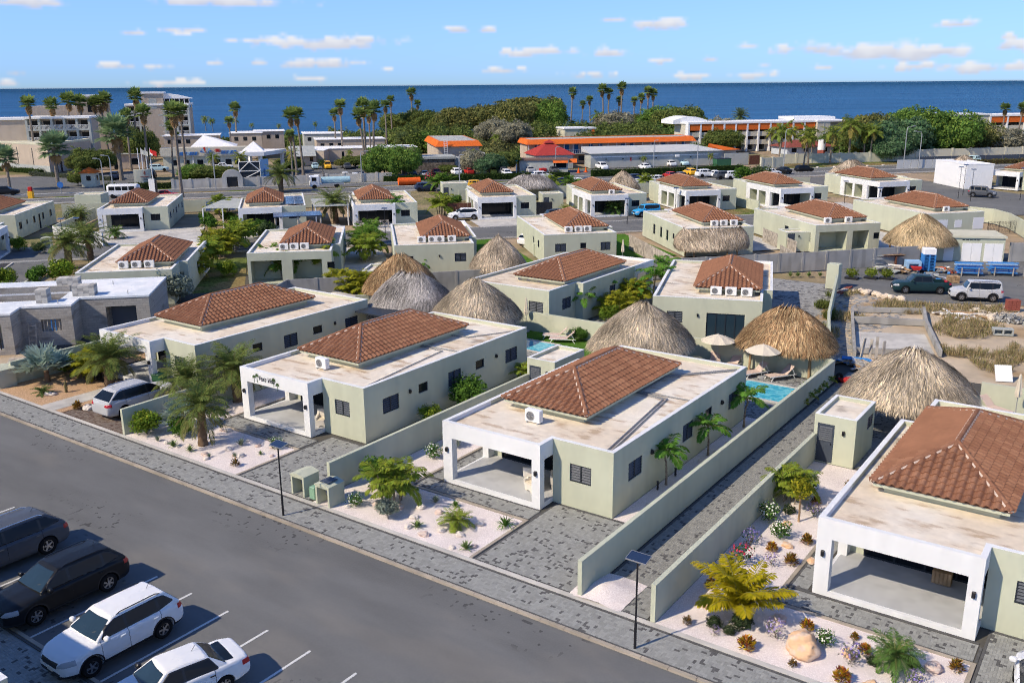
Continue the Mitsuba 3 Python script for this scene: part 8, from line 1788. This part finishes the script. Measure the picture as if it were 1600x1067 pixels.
part(k, 'wall', mikit.ply(bx(0, 2.6, 0, 2.6, 0, 2.6), 'cream_paint'), GM); part(k, 'roof', mikit.ply(tm(m3.Manifold.hull_points(np.array([(a, b, 2.62) for a in (-.4, 3) for b in (-.4, 3)] + [(1.3, 1.3, 3.7)]))), 'orange_fascia'), GM); part(k, 'window', mikit.ply(bx(1.0, 1.8, -.05, -.002, 1.2, 2.1), 'dark_glass'), GM); part(k, 'window', mikit.ply(bx(2.602, 2.65, .9, 1.7, 1.2, 2.1), 'dark_glass'), GM)
k = thing('monument_sign', 'curved cream monument sign with a red emblem and rows of small text', 'sign'); MM = mat(-158.6, 103.0, 0, 58)
th = np.linspace(-.26, .26, 9); out_ = [(6 * math.sin(a), -6 * math.cos(a) + 6) for a in th]; inn = [(5.3 * math.sin(a), -5.3 * math.cos(a) + 6) for a in th[::-1]]
part(k, 'body', mikit.ply(ext(Polygon(out_ + inn), 0, 3.5), 'cream_paint'), MM)
part(k, 'emblem', mikit.ply(cat([bx(.0, .16, -.04, .06, 2.5, 3.2), bx(-.18, .34, -.04, .06, 2.9, 3.0), bx(-.12, .28, -.04, .06, 2.62, 2.72)]).apply_translation([.35, -.02, 0]), 'rust_red'), MM)
for i, (a, b, z) in enumerate(((-.4, 1.2, 2.1), (.1, .8, 1.8), (-.1, 1.1, 1.5), (.2, .9, 1.1))): part(k, 'text_line', mikit.ply(bx(a, b, -.06, .14, z, z + .12), 'slat_grey' if i else 'rust_red'), MM)
for i, (s, t, bs) in enumerate(((-23.9, 191.5, 'pale'), (-23.2, 191, 'pale'), (-22.4, 190.8, 'pale'), (-21.6, 190.6, 'sign_red'))):
    k = thing('flagpole', 'white flagpole ' + ('without a flag, first from the left', 'with a pale flag, second from the left', 'without a flag, third from the left', 'with a red and white flag, right one')[i], 'flagpole', 'flagpoles by the monument sign'); x, y = st(s, t)
    part(k, 'pole', mikit.ply(cyl((x, y, 0), (x, y, 7.3), .11, 8, .07), 'bright_white'))
    if i in (1, 3):
        v = np.array([(x + .1 + u, y - .2 * math.sin(u * 3), 7.2 - w * .9 - u * .35) for u in np.linspace(0, 1.7, 7) for w in (0, .5, 1)]); fa = []
        for a in range(6):
            for b in range(2): o = a * 3 + b; fa += [(o, o + 3, o + 4), (o, o + 4, o + 1)]
        part(k, 'flag', mikit.ply(trimesh.Trimesh(v, fa, process=False), 'sign_red' if i == 3 else 'grey_paint'))
        if i == 3: part(k, 'flag_stripe', mikit.ply(trimesh.Trimesh(v[[1, 4, 7, 10, 2, 5, 8, 11]] + [0, -.03, -.2], [(0, 4, 5), (0, 5, 1), (1, 5, 6), (1, 6, 2), (2, 6, 7), (2, 7, 3)], process=False), 'bright_white'))
k = thing('billboard', 'truss framed billboard with a light blue side panel by the drive', 'billboard'); BM = mat(*st(-3.5, 190.5), 0, 52)
part(k, 'back_frame', mikit.ply(cat([cyl(a, b, .09, 6) for a, b in (((-2, 0, .6), (2, 0, .6)), ((-2, 0, 4.2), (2, 0, 4.2)), ((-2, 0, 0), (-2, 0, 4.2)), ((2, 0, 0), (2, 0, 4.2)), ((-2, 0, 2.4), (2, 0, 2.4)), ((-2, 0, 2.4), (0, 0, 4.2)), ((0, 0, 4.2), (2, 0, 2.4)), ((-2, 0, .6), (2, 0, 2.4)))]), 'white_plastic'), BM); part(k, 'dark_backing', mikit.ply(bx(-1.95, 1.95, .1, .16, .65, 4.15), 'dark_frame'), BM)
part(k, 'poster', mikit.ply(bx(0, 1.9, -.05, .05, .8, 4.6).apply_transform(mat(2.1, .1, 0, 35)), 'sky_blue_paint'), BM); part(k, 'poster_figure', mikit.ply(rbox(.6, 1.0, -.09, -.055, 1.3, 2.7, .01).apply_transform(mat(2.1, .1, 0, 35)), 'sign_blue'), BM)
# motel with the orange fascia
k = thing('motel', 'long two storey motel with an orange tiled fascia and blue doors', 'motel')
p, q = st(59.4, 211.5), st(100.6, 210.0); F = on_face(p, q); L = 41.2
part(k, 'wall', mikit.ply(bx(0, L, 1.6, 9, 0, 5.0), 'tan_paint'), F); part(k, 'gallery', mikit.ply(bx(0, L, 0, 1.59, 2.35, 2.55), 'grey_paint'), F); part(k, 'roof', mikit.ply(bx(.4, L - .4, .6, 9, 5.6, 5.85), 'grey_paint'), F)
part(k, 'fascia', mikit.ply(tm(m3.Manifold.hull_points(np.array([(x0, y, z) for x0, y, z in ((-.6, -.6, 4.85), (L + .6, -.6, 4.85), (-.0, .3, 5.95), (L, .3, 5.95), (-.6, 9.4, 4.85), (L + .6, 9.4, 4.85), (0, 8.8, 5.95), (L, 8.8, 5.95))])) - cube(.5, L - .5, .8, 8.4, 5.7, 8)), 'orange_fascia'), F)
for u in (1.9, 9.3, 11.6, 15.2, 17.6, 23.3, 25.6, 31.1, 33.6, 38.9): part(k, 'door', mikit.ply(bx(u, u + .95, 1.53, 1.597, 2.56, 4.5), 'door_blue'), F)
for u in np.linspace(0, L, 20): part(k, 'post', mikit.ply(bx(u - .06, u + .06, .0, .12, 2.56, 4.9), 'white_plastic'), F)
part(k, 'rail', mikit.ply(cat([bx(0, L, .04, .09, 3.4, 3.48)] + [bx(u, u + .04, .04, .09, 2.56, 3.4) for u in np.arange(.5, L, .5)]), 'white_plastic'), F, kind='stuff'); panes(k, p, q, [(3 + 4.6 * i, 1.6, .9, 2.0) for i in range(8)])
k = thing('orange_roofed_house', 'two storey house with an orange fascia and a grey flat roof among the trees', 'house'); p, q = st(37.6, 209.6), st(47.0, 209); F = on_face(p, q); L = math.hypot(q[0] - p[0], q[1] - p[1])
part(k, 'wall', mikit.ply(bx(0, L, 0, 24, 0, 5.1), 'tan_paint'), F); part(k, 'roof', mikit.ply(bx(.4, L - .4, .4, 23.6, 6.0, 6.2), 'grey_paint'), F)
part(k, 'fascia', mikit.ply(tm(m3.Manifold.hull_points(np.array([(a, b, z) for o, z in ((-.7, 5.0), (.2, 6.2)) for a in (o, L - o) for b in (o, 24 - o)])) - cube(.8, L - .8, .8, 23.2, 5.9, 9)), 'orange_fascia'), F)
part(k, 'balcony', mikit.ply(bx(L - 1.6, L + 1.2, -.6, 1.6, 2.5, 2.7), 'bright_white'), F); part(k, 'balcony_rail', mikit.ply(cat([bx(L - 1.6, L + 1.2, -.6, -.5, 2.7, 3.5), bx(L + 1.1, L + 1.2, -.5, 16, 2.7, 3.4)]), 'white_plastic'), F); part(k, 'wall_ladder', mikit.ply(cat([bx(1.2, 1.3, -1.0, -.9, 3.2, 6.7), bx(1.9, 2.0, -1.0, -.9, 3.2, 6.7)] + [bx(1.3, 1.9, -1.0, -.9, z, z + .08) for z in np.arange(3.4, 6.6, .45)]), 'white_plastic'), F)
panes(k, q, (q[0] - 14 * math.sin(math.radians(49)), q[1] + 14 * math.cos(math.radians(49))), [(1.5 + 3 * i, 1.4, 3.0, 4.4) for i in range(4)])
k = thing('stone_building', 'low building of dark natural stone with a pale flat roof', 'building'); q4 = [st(28, 200.5), st(39.3, 199.6), st(39.6, 206), st(28, 207)]; block(k, q4, 3.0, 'rubble_stone', 'grey_paint', over=.3, roofh=.5); part(k, 'side_room', mikit.ply(ext(Polygon([st(39.4, 200), st(41, 200), st(41, 205), st(39.7, 205)]), 0, 3.1), 'grey_paint'))
def rub(p, n, uv):
    d, e, r = voronoi((p.x + p.y) * 1.8, p.z * 3.2)
    return mix((0.10, 0.085, 0.07), (0.26, 0.22, 0.18), r) * (0.5 + .5 * smoothstep(0.0, .15, e - d))
scene['rubble_stone'] = procmat(rub)
k = thing('grey_store_building', 'long grey windowless building with a light metal roof', 'building'); q4 = [st(70.4, 199), st(102.2, 198.2), st(102.4, 204), st(71, 205)]; block(k, q4, 3.3, 'grey_paint', 'grey_paint', over=.0, roofh=.05)
F = on_face(q4[0], q4[1]); part(k, 'metal_roof', mikit.ply(tm(m3.Manifold.hull_points(np.array([(-.4, -.6, 3.3), (32.2, -.6, 3.3), (-.4, 6, 4.5), (27, 6, 4.5), (-.4, 6, 3.36), (32.2, 6, 3.36)]))), 'pale_sheet'), F); scene['pale_sheet'] = matte(.50, .51, .51); scene['sign_blue'] = matte(0.05, 0.16, 0.45)
part(k, 'stripe', mikit.ply(bx(0, 31, -.03, -.002, 2.4, 2.6), 'bright_white'), F); part(k, 'wall_air_conditioner', mikit.ply(rbox(20.2, 21.2, -.5, -.01, 2.1, 2.7, .03), 'bright_white'), F)
for u in (3.5, 7.5, 11.5, 15.5, 24): part(k, 'wall_lamp', mikit.ply(bx(u, u + .25, -.2, -.01, 1.9, 2.1), 'black_metal'), F)
part(k, 'hydrant_sign', mikit.ply(bx(9.4, 9.7, -.06, -.005, 1.5, 2.3), 'sign_red'), F)
k = thing('red_roofed_hall', 'hall with a red pyramid roof and a small top lantern roof', 'building'); c = st(62.6, 205); RMx = mat(c[0], c[1], 0, 50)
part(k, 'wall', mikit.ply(bx(-4.3, 4.3, -4, 5, 0, 3.1), 'grey_paint'), RMx); part(k, 'roof', mikit.ply(tm(m3.Manifold.hull_points(np.array([(a * 4.8, b, 3.05) for a in (-1, 1) for b in (-4.4, 5.4)] + [(a * .9, b, 5.4) for a in (-1, 1) for b in (.0, 1.2)]))), 'red_roof'), RMx); part(k, 'lantern_roof', mikit.ply(tm(m3.Manifold.hull_points(np.array([(a * 1.3, b, 5.55) for a in (-1, 1) for b in (-.5, 1.7)] + [(0, .6, 6.2)])) + cube(-.8, .8, -.1, 1.3, 5.2, 5.7)), 'red_roof'), RMx)
k = thing('grey_shed', 'grey shed with a brown flat roof and orange awnings before the red roofed hall', 'shed'); q4 = [st(52.6, 194.6), st(62.6, 191.6), st(63.4, 195.5), st(53, 198.5)]; block(k, q4, 2.6, 'grey_paint', 'brown_roof', over=.3, roofh=.3); panes(k, q4[0], q4[1], [(7.4, 2.7, 1.0, 2.0)]); F = on_face(q4[0], q4[1])
part(k, 'awning', mikit.ply(tm(m3.Manifold.hull_points(np.array([(7.2, -.9, 2.1), (10.4, -.9, 2.1), (7.2, -.02, 2.7), (10.4, -.02, 2.7), (7.2, -.02, 2.5), (10.4, -.02, 2.5)]))), 'orange_fascia'), F); part(k, 'awning', mikit.ply(tm(m3.Manifold.hull_points(np.array([(10.6, -.2, 2.1), (12.4, -.2, 2.1), (10.6, 1.6, 2.8), (12.4, 1.6, 2.8), (10.6, 1.6, 2.6), (12.4, 1.6, 2.6)]))), 'orange_fascia'), F)
k = thing('teal_awning', 'small teal roofed shelter at the left of the grey shed', 'shelter'); part(k, 'roof', mikit.ply(ext(Polygon([st(47.5, 194), st(52, 193.5), st(52, 197), st(47.5, 197)]), 2.6, 2.8), 'teal')); scene['teal'] = matte(.03, .25, .23)
for p in ((47.8, 194.3), (51.7, 193.9)): x, y = st(*p); part(k, 'post', mikit.ply(bx(x - .08, x + .08, y - .08, y + .08, 0, 2.6), 'white_plastic'))
k = thing('orange_gate_roof', 'orange tiled roof rising behind the pale yard wall', 'roof'); part(k, 'roof', mikit.ply(tm(m3.Manifold.hull_points(np.array([(*st(101.7, 204), 4.4), (*st(103, 206), 4.4), (*st(104.5, 202.4), 3.0), (*st(110, 203.5), 3.0), (*st(109.5, 206), 3.1), (*st(101.7, 205), 3.05)]))), 'orange_fascia')); part(k, 'wall', mikit.ply(ext(Polygon([st(102, 203.2), st(109, 204), st(108.5, 206), st(102, 206)]), 0, 2.98), 'grey_paint'))
garden_wall('pale yard wall at the end of the grey windowless building', [st(102.2, 196.6), st(108.2, 196.5)], 2.7, .3, 'grey_paint', None, 'yard_wall')
k = thing('metal_gate', 'brown metal gate beside the pale yard wall', 'gate')
for i in range(6): part(k, 'board', mikit.ply(bx(.03, .43, 0, .08, .05, 2.1), 'brown_gate'), mat(*st(108.4 + i * .45, 196.3), 0, 50))
# white and orange hotel at the right, in two lengths
def orange_hotel(label, p, q, h, bays, tower=None):
    k = thing('orange_banded_hotel', label, 'hotel', 'white and orange hotel wings'); F = on_face(p, q); L = math.hypot(q[0] - p[0], q[1] - p[1]); fh = (h - 1) / 3
    part(k, 'wall', mikit.ply(bx(0, L, 1.6, 10, 0, h), 'beige_paint'), F); part(k, 'roof', mikit.ply(bx(-.3, L + .3, -.4, 10.3, h, h + .5), 'bright_white'), F)
    for i in range(bays):
        u0, u1 = i * L / bays + .25, (i + 1) * L / bays - .25
        part(k, 'orange_band', mikit.ply(bx(u0, u1, -.2, -.05, h - 1.7, h - .05), 'orange_fascia'), F)
        part(k, 'pier', mikit.ply(bx(i * L / bays - .24, i * L / bays + .24, -.3, 1.59, 0, h - .02), 'bright_white'), F)
        for j in range(3):
            if j: part(k, 'balcony_front', mikit.ply(bx(u0, u1, .0, .12, j * fh - .3, j * fh + 1.0), 'beige_paint'), F)
            part(k, 'window', mikit.ply(bx(u0 + .5, u1 - .5, 1.5, 1.597, j * fh + .4, j * fh + 2.4), 'dark_glass'), F)
    return k, F, L
k, F, L = orange_hotel('white and orange hotel wing before the maroon roofed building', st(111.5, 236), st(149.5, 234.6), 7.6, 11)
part(k, 'end_block', mikit.ply(bx(L, L + 4, -1, 10, 0, 7.7), 'beige_paint'), F); part(k, 'end_block_roof', mikit.ply(bx(L - .2, L + 10, -1.2, 10.2, 7.7, 8.1), 'bright_white'), F); part(k, 'shaded_block', mikit.ply(bx(L + 4.02, L + 10, 1, 10, 0, 7.68), 'grey_paint'), F); part(k, 'roof_house', mikit.ply(bx(L - 4, L + 9, 5, 14, 8.12, 8.9), 'bright_white'), F); part(k, 'end_pier', mikit.ply(bx(L + 1.9, L + 2.2, -1.1, -1.005, 0, 7.68), 'grey_paint'), F)
part(k, 'white_dome_roof', mikit.ply(tm(m3.Manifold.hull_points(np.array([(a, b, 8.2 + 1.3 * max(0, math.cos(a / 3.6))) for a in np.linspace(-5, 5, 9) for b in (0, 9)] + [(a, b, 7.5) for a in (-5, 5) for b in (0, 9)]))), 'bright_white'), F @ mat(2.5, 5, 0))
k, F, L = orange_hotel('white and orange hotel wing at the right picture edge', st(200, 226), st(232, 222), 8.6, 6)
part(k, 'blank_block', mikit.ply(bx(-13, -.02, 0, 9, 0, 9.0), 'beige_paint'), F); part(k, 'blank_roof', mikit.ply(bx(-13.3, .3, -.3, 9.3, 9.0, 9.4), 'bright_white'), F); part(k, 'joint', mikit.ply(bx(-6.2, -6, -.05, -.002, 0, 8.9), 'grey_paint'), F)
part(k, 'rear_wing', mikit.ply(bx(-20.5, -13.02, 2, 10, 0, 9.2), 'beige_paint'), F); part(k, 'rear_orange_band', mikit.ply(bx(-20.5, -13.1, 1.8, 1.97, 7.6, 9.1), 'orange_fascia'), F); part(k, 'rear_roof', mikit.ply(bx(-20.8, -12.9, 1.6, 10, 9.2, 9.6), 'bright_white'), F)
k = thing('maroon_roofed_building', 'pale blue building with a maroon hipped roof behind the boundary wall', 'building'); c = st(138, 222); MMx = mat(c[0], c[1], 0, 50)
part(k, 'wall', mikit.ply(bx(-6.8, 6.8, -4, 4, 0, 2.1), 'pale_blue_wall'), MMx); scene['pale_blue_wall'] = matte(.50, .55, .60); part(k, 'roof', mikit.ply(tm(m3.Manifold.hull_points(np.array([(a * 7.5, b * 4.8, 2.1) for a in (-1, 1) for b in (-1, 1)] + [(a * 2.6, 0, 3.7) for a in (-1, 1)]))), 'maroon_roof'), MMx)
for u in (-5.5, -2, 3.5): part(k, 'window', mikit.ply(bx(u, u + 1.4, -4.06, -4.002, .8, 1.8), 'dark_glass'), MMx)
tk_ = thing('water_tank', 'white cylindrical water tank before the maroon roof', 'tank'); x, y = st(138, 213); part(tk_, 'drum', mikit.ply(cyl((x, y, 1.6), (x, y, 4.1), .95, 20), 'bright_white', smooth=40)); part(tk_, 'stand', mikit.ply(bx(x - .8, x + .8, y - .8, y + .8, 0, 1.6), 'rust_red'))
k = thing('small_red_building', 'white building with a red roof edge among the trees behind the motel', 'building'); q4 = [st(85.5, 265), st(94.8, 264.6), st(94.8, 272), st(85.5, 273)]; block(k, q4, 5.6, 'cream_paint', 'bright_white', over=.3, roofh=.4)
part(k, 'red_end', mikit.ply(bx(0, .9, -.2, -.05, 3.6, 5.9), 'orange_fascia'), on_face(q4[0], q4[1]) @ mat(8.3, 0, 0))
# boundary walls
def pier_wall(label, p, q, h, n, bs='cream_paint', w=.3):
    k = thing('boundary_wall', label, 'wall'); F = on_face(p, q); L = math.hypot(q[0] - p[0], q[1] - p[1])
    for i in range(n):
        part(k, 'panel', mikit.ply(bx(i * L / n + .25, (i + 1) * L / n - .25, 0, w, 0, h), bs), F); part(k, 'pier', mikit.ply(bx(i * L / n - .25, i * L / n + .25, -.1, w + .1, 0, h + .15), bs), F)
pier_wall('white painted wall beside the road below the blue lettering', st(-17.5, 184.2), st(10.5, 185.6), 1.7, 9, 'pale_concrete'); pier_wall('cream boundary wall behind the coconut palms', st(116.5, 195.8), st(146, 192.8), 2.2, 8); pier_wall('cream boundary wall of tall panels at the right', st(146.4, 193.6), st(200, 190.5), 2.6, 11); pier_wall('low pale wall section nearest the street lamp at the motel yard', st(106, 186.2), st(112, 187), 2.3, 2)
pier_wall('white painted wall along the road before the billboard', st(11, 186), st(24, 185.3), 1.7, 4, 'pale_concrete')
k = thing('arched_gate', 'round arched dark gate in the white painted wall', 'gate'); F = on_face(st(-8.2, 183.6), st(-5.2, 183.8)); part(k, 'arch', mikit.ply(tm((m3.Manifold.cylinder(.5, 1.9, 1.9, 30).rotate((90, 0, 0)).translate((1.5, .5, 1.5)) + cube(-.4, 3.4, 0, .5, 0, 1.5)) - cube(.5, 2.5, -1, 1, -.1, 2.0)), 'pale_concrete'), F); part(k, 'gate_leaf', mikit.ply(bx(.52, 2.48, .2, .26, .05, 1.95), 'black_metal'), F)
k = thing('dark_fence', 'long dark solid fence at the right end of the main road', 'fence'); F = on_face(st(146, 186), st(200, 183))
for i in range(12): part(k, 'panel', mikit.ply(bx(i * 4.5, i * 4.5 + 4.4, 0, .08, .1, 1.5), 'slat_grey'), F)
k = thing('brown_fence', 'brown fence above the cream boundary wall in front of the trees', 'fence'); F = on_face(st(140, 199.5), st(205, 196.5))
for i in range(16): part(k, 'panel', mikit.ply(bx(i * 4.05, i * 4.05 + 3.98, 0, .08, .0, 3.0), 'brown_gate'), F)
k = thing('grey_site_fence', 'pale grey sheet fence between the road and the white windowless block', 'fence')
for i in range(7): part(k, 'sheet', mikit.ply(bx(.02, 1.6, 0, .05, 0, 1.9), 'pale_sheet'), mat(*st(133 + i * 1.62, 176 - i * .25), 0, 44))
# hedges and grass along the road
hedge('long clipped hedge along the motel car park, left part', st(22, 184.6), st(59.5, 181.0), 1.35, 1.5); hedge('long clipped hedge along the motel car park, right part', st(64.5, 181.6), st(99, 182.4), 1.5, 1.7); hedge('clipped hedge along the hotel car park', st(-1, 188.5), st(22, 189), 1.0, 1.3, (0.07, 0.11, 0.03))
hedge('low hedge before the blank tan hall', (-228, 108.8), (-207, 109.5), 1.0, 1.4); hedge('ragged planting along the white painted wall', st(-30, 186.8), st(-9, 186), 1.3, 1.3, (0.05, 0.08, 0.03)); hedge('golden planting before the hotel porch', st(-14, 196), st(-2, 197), .8, 1.2, (0.2, 0.17, 0.03))
hedge('ragged grey green planting along the drive before the tan hall', (-205, 106), (-178, 108.5), .9, 1.2, (0.13, 0.15, 0.11)); hedge('wild green growth on the beach side of the motel', st(62, 232), st(112, 230), 2.4, 4, (0.06, 0.10, 0.025), size=.25, den=60)
hedge('dry bushes behind the road end wall at the right', st(150, 181.5), st(200, 176), 1.0, 3.0, (0.16, 0.13, 0.06), size=.16, den=50)
for nm, q, z, m in (('motel_car_park', ((20, 186), (102, 183.5), (102, 197), (45, 199), (20, 202)), -.03, 'asphalt'), ('hotel_car_park', ((-2, 189), (24, 189), (24, 226), (-2, 228)), -.03, 'asphalt'), ('hotel_drive', ((-75, 184), (-26, 184), (-26, 230), (-75, 215)), -.03, 'asphalt'), ('roadside_lawn', ((105, 182.6), (146, 181), (146, 192.6), (116, 195.5), (112, 186)), -.02, 'dry_turf'), ('sign_lawn', ((-26, 183.5), (-2, 183), (-2, 189), (-14, 197), (-26, 192)), -.02, 'dry_turf'), ('roadside_parking', ((50, 150.5), (99, 150.5), (99, 168), (50, 168)), -.03, 'asphalt'), ('hotel_grounds', ((-14, 197), (-2, 189), (-2, 228), (-24, 231)), -.025, 'asphalt')):
    flat_sheet(nm, [st(*p) for p in q], z, m)
def street_lamp(label, x, y, h, arm=1.6, rz=50, wood=False):
    k = thing('street_lamp', label, 'street lamp', 'street lamps'); M = mat(x, y, 0, rz)
    part(k, 'pole', mikit.ply(tube([(0, 0, -.05), (0, 0, h * .9), (arm * .12, 0, h * .98), (arm, 0, h)], [.12, .08, .06, .05], 7), 'bark' if wood else 'steel', smooth=40), M)
    part(k, 'lamp_head', mikit.ply(rbox(arm - .1, arm + .65, -.13, .13, h - .06, h + .08, .03), 'grey_plastic'), M)
for l, x, y, h, a in (('tall street lamp before the spreading trees, left one', -51.3, 230.0, 8.4, 1.6), ('tall street lamp before the spreading trees, right one', -45.4, 217.6, 8.0, -2.0), ('street lamp at the end of the yard wall', -70.0, 202.1, 8.6, .6), ('dark lamp pole rising over the yellow car', -81.2, 181.4, 7.4, .5), ('thin pole before the middle of the grey windowless building', -95.0, 188.8, 6.2, .4), ('pale pole before the red roofed hall', -108.7, 169.6, 5.4, .3), ('dark pole before the stone building', -111.1, 139.3, 5.6, .3), ('street lamp between the leaning palms', -130.6, 132.8, 6.0, .8), ('street lamp post left of the monument sign', -152.3, 91.2, 6.6, -1.2), ('street lamp left of the shell sign', -145.0, 109.0, 6.6, .9), ('second street lamp post by the monument sign', -158.1, 96.4, 6.6, -1.4)): street_lamp(l, x, y, h, a)
# things on the road
k = thing('flatbed_truck', 'white flatbed truck carrying a pale blue tube on the main road', 'truck'); TM = mat(-128.5, 121.2, 0, 52)
part(k, 'cab', mikit.ply(rbox(-3.0, -1.2, -1, 1, .5, 2.4, .15), 'car_white'), TM); part(k, 'windscreen', mikit.ply(bx(-3.02, -2.9, -.85, .85, 1.5, 2.2), 'dark_glass'), TM); part(k, 'side_window', mikit.ply(bx(-2.6, -1.8, -1.02, -.9, 1.5, 2.15), 'dark_glass'), TM); part(k, 'bed', mikit.ply(bx(-1.1, 3.2, -1, 1, .75, .95), 'steel'), TM)
for xx in (-2.2, 2.0):
    for s in (-1, 1): part(k, 'wheel', mikit.ply(trimesh.creation.cylinder(.42, .3, sections=16).apply_transform(mat(xx, s * .88, .42, 0, 1, 90)), 'tyre'), TM)
tb = thing('blue_tube', 'pale blue tube lying on the flatbed truck', 'tube'); part(tb, 'body', mikit.ply(cyl((-.8, 0, 1.55), (4.4, 0, 1.55), .58, 16), 'pale_tube', smooth=40), TM); part(tb, 'end_cap', mikit.ply(cyl((4.41, 0, 1.55), (4.5, 0, 1.55), .5, 16), 'sky_blue_paint'), TM); scene['pale_tube'] = matte(.38, .56, .62)
tb = thing('orange_tube', 'bright orange tube lying beside the road', 'tube'); part(tb, 'body', mikit.ply(cyl((0, 0, .75), (4.2, 0, .75), .7, 16), 'tube_orange', smooth=40), mat(-120.2, 132.0, 0, 52)); part(tb, 'end_cap', mikit.ply(cyl((4.21, 0, .75), (4.3, 0, .75), .6, 16), 'red_roof'), mat(-120.2, 132.0, 0, 52))
k = thing('minibus', 'white minibus on the side road at the far left', 'van'); VM = mat(-148.0, 92.2, 0, 42); part(k, 'body', mikit.ply(rbox(-2.6, 2.6, -1, 1, .35, 2.3, .25), 'car_white', smooth=40), VM); part(k, 'windows', mikit.ply(cat([bx(-2.2 + i * 1.1, -1.25 + i * 1.1, -1.02, -.95, 1.35, 2.0) for i in range(4)]), 'dark_glass'), VM); [part(k, 'wheel', mikit.ply(trimesh.creation.cylinder(.36, .25, sections=14).apply_transform(mat(a, s * .9, .36, 0, 1, 90)), 'tyre'), VM) for a in (-1.7, 1.7) for s in (-1, 1)]
k = thing('info_pylon', 'black and white slanted pylon sign behind the left villa roof', 'sign'); part(k, 'board', mikit.ply(rbox(-.5, .5, -.15, .15, 0, 3.4, .03), 'bright_white'), mat(-141.5, 93.5, 0, 40)); part(k, 'dark_side', mikit.ply(bx(.505, .8, -.14, .14, 0, 3.3), 'black_metal'), mat(-141.5, 93.5, 0, 40))
k = thing('round_arrow_sign', 'blue round traffic sign by the hotel entrance', 'sign'); part(k, 'disc', mikit.ply(cyl((0, -.03, 1.6), (0, .03, 1.6), .55, 18), 'sign_blue'), mat(-163.5, 89.5, 0, 40)); part(k, 'pole', mikit.ply(cyl((0, .06, 0), (0, .06, 1.6), .05, 6), 'steel'), mat(-163.5, 89.5, 0, 40))
k = thing('yellow_barrier', 'yellow barrier box with a red top at the hotel entrance', 'barrier'); part(k, 'box', mikit.ply(rbox(-.4, .4, -.4, .4, 0, 1.3, .03), 'car_yellow'), mat(-160.8, 82.6, 0, 40)); part(k, 'lamp', mikit.ply(rbox(-.3, .3, -.3, .3, 1.305, 2.0, .05), 'sign_red'), mat(-160.8, 82.6, 0, 40))
k = thing('coral_rock', 'large pink rock in the lawn by the shell sign', 'boulder'); m = trimesh.creation.icosphere(3); m.vertices *= (1 + .5 * (meshkit.fbm(m.vertices * 1.2, 3, 4) - .5))[:, None] * [1.8, 1.2, .9]; part(k, 'stone', mikit.ply(m, 'coral', smooth=True), mat(-148.5, 116.2, .5, 50)); scene['coral'] = matte(.50, .27, .22)
k = thing('waste_skip', 'dark green waste container before the grey windowless building', 'container'); part(k, 'bin', mikit.ply(rbox(-1.8, 1.8, -1, 1, .1, 1.9, .05), 'bin_green'), mat(*st(99.5, 192.5), 0, 50)); part(k, 'lid', mikit.ply(rbox(-1.85, 1.85, -1.05, 1.05, 1.905, 2.0, .03), 'black_metal'), mat(*st(99.5, 192.5), 0, 50))
for i, (s, t) in enumerate(((64.5, 190), (66.5, 191))):
    k = thing('traffic_cone', ('orange traffic cone at the shed, left one', 'orange traffic cone at the shed, right one')[i], 'cone'); part(k, 'cone', mikit.ply(cyl((0, 0, .05), (0, 0, 1.1), .32, 12, .06), 'tube_orange'), mat(*st(s, t))); part(k, 'foot', mikit.ply(bx(-.4, .4, -.4, .4, 0, .05), 'tube_orange'), mat(*st(s, t)))
for i in range(9): x, y = st(114 + i * 4.2, 183.2 + .2 * (i % 2)); rock('pale kerb stone lying along the grass verge', x, y, .42, WH, .5, 300 + i, 'pale stones along the verge')

# the low coastal wood between the hotels and the sea, too dense to count
def scrub(name, label, areas, seed, size=.34, per=70):
    rng = np.random.default_rng(seed); out = []
    for s0, s1, t0, t1, h, n, c, lt in areas:
        bl = []
        for _ in range(n):
            x, y = st(rng.uniform(s0, s1), rng.uniform(t0, t1)); r = rng.uniform(2.2, 4.2); hh = h * rng.uniform(.6, 1.15)
            bl.append((x, y, hh * .45, r, r, hh * .55))
        out.append(leaf_cloud(seed + int(s0), bl, per, size, c, .4, light=lt, hollow=.6))
    put(name, P(merge(out), 'leafy')); tag(name, label, 'wood', kind='stuff')
G1, G2, G3 = ((0.11, 0.15, 0.045), (0.22, 0.26, 0.07)), ((0.15, 0.165, 0.065), (0.27, 0.26, 0.10)), ((0.11, 0.18, 0.05), (0.2, 0.28, 0.08))
scrub('coastal_wood', 'low dense green wood along the shore behind the motel and hotels', [(40, 118, 262, 300, 6.2, 130, *G1), (48, 110, 236, 262, 4.2, 70, *G2), (60, 112, 224, 240, 2.6, 50, *G3), (20, 44, 285, 325, 4.5, 40, *G1), (118, 215, 262, 300, 5.0, 110, *G3), (-30, 20, 292, 330, 3.0, 50, *G1), (-80, -30, 300, 328, 3.0, 30, *G1)], 500)
scrub('wall_side_wood', 'undergrowth under the spreading trees behind the cream boundary wall', [(142, 205, 203, 224, 5.2, 90, *G3), (150, 190, 206, 222, 6.2, 30, *G1)], 700)
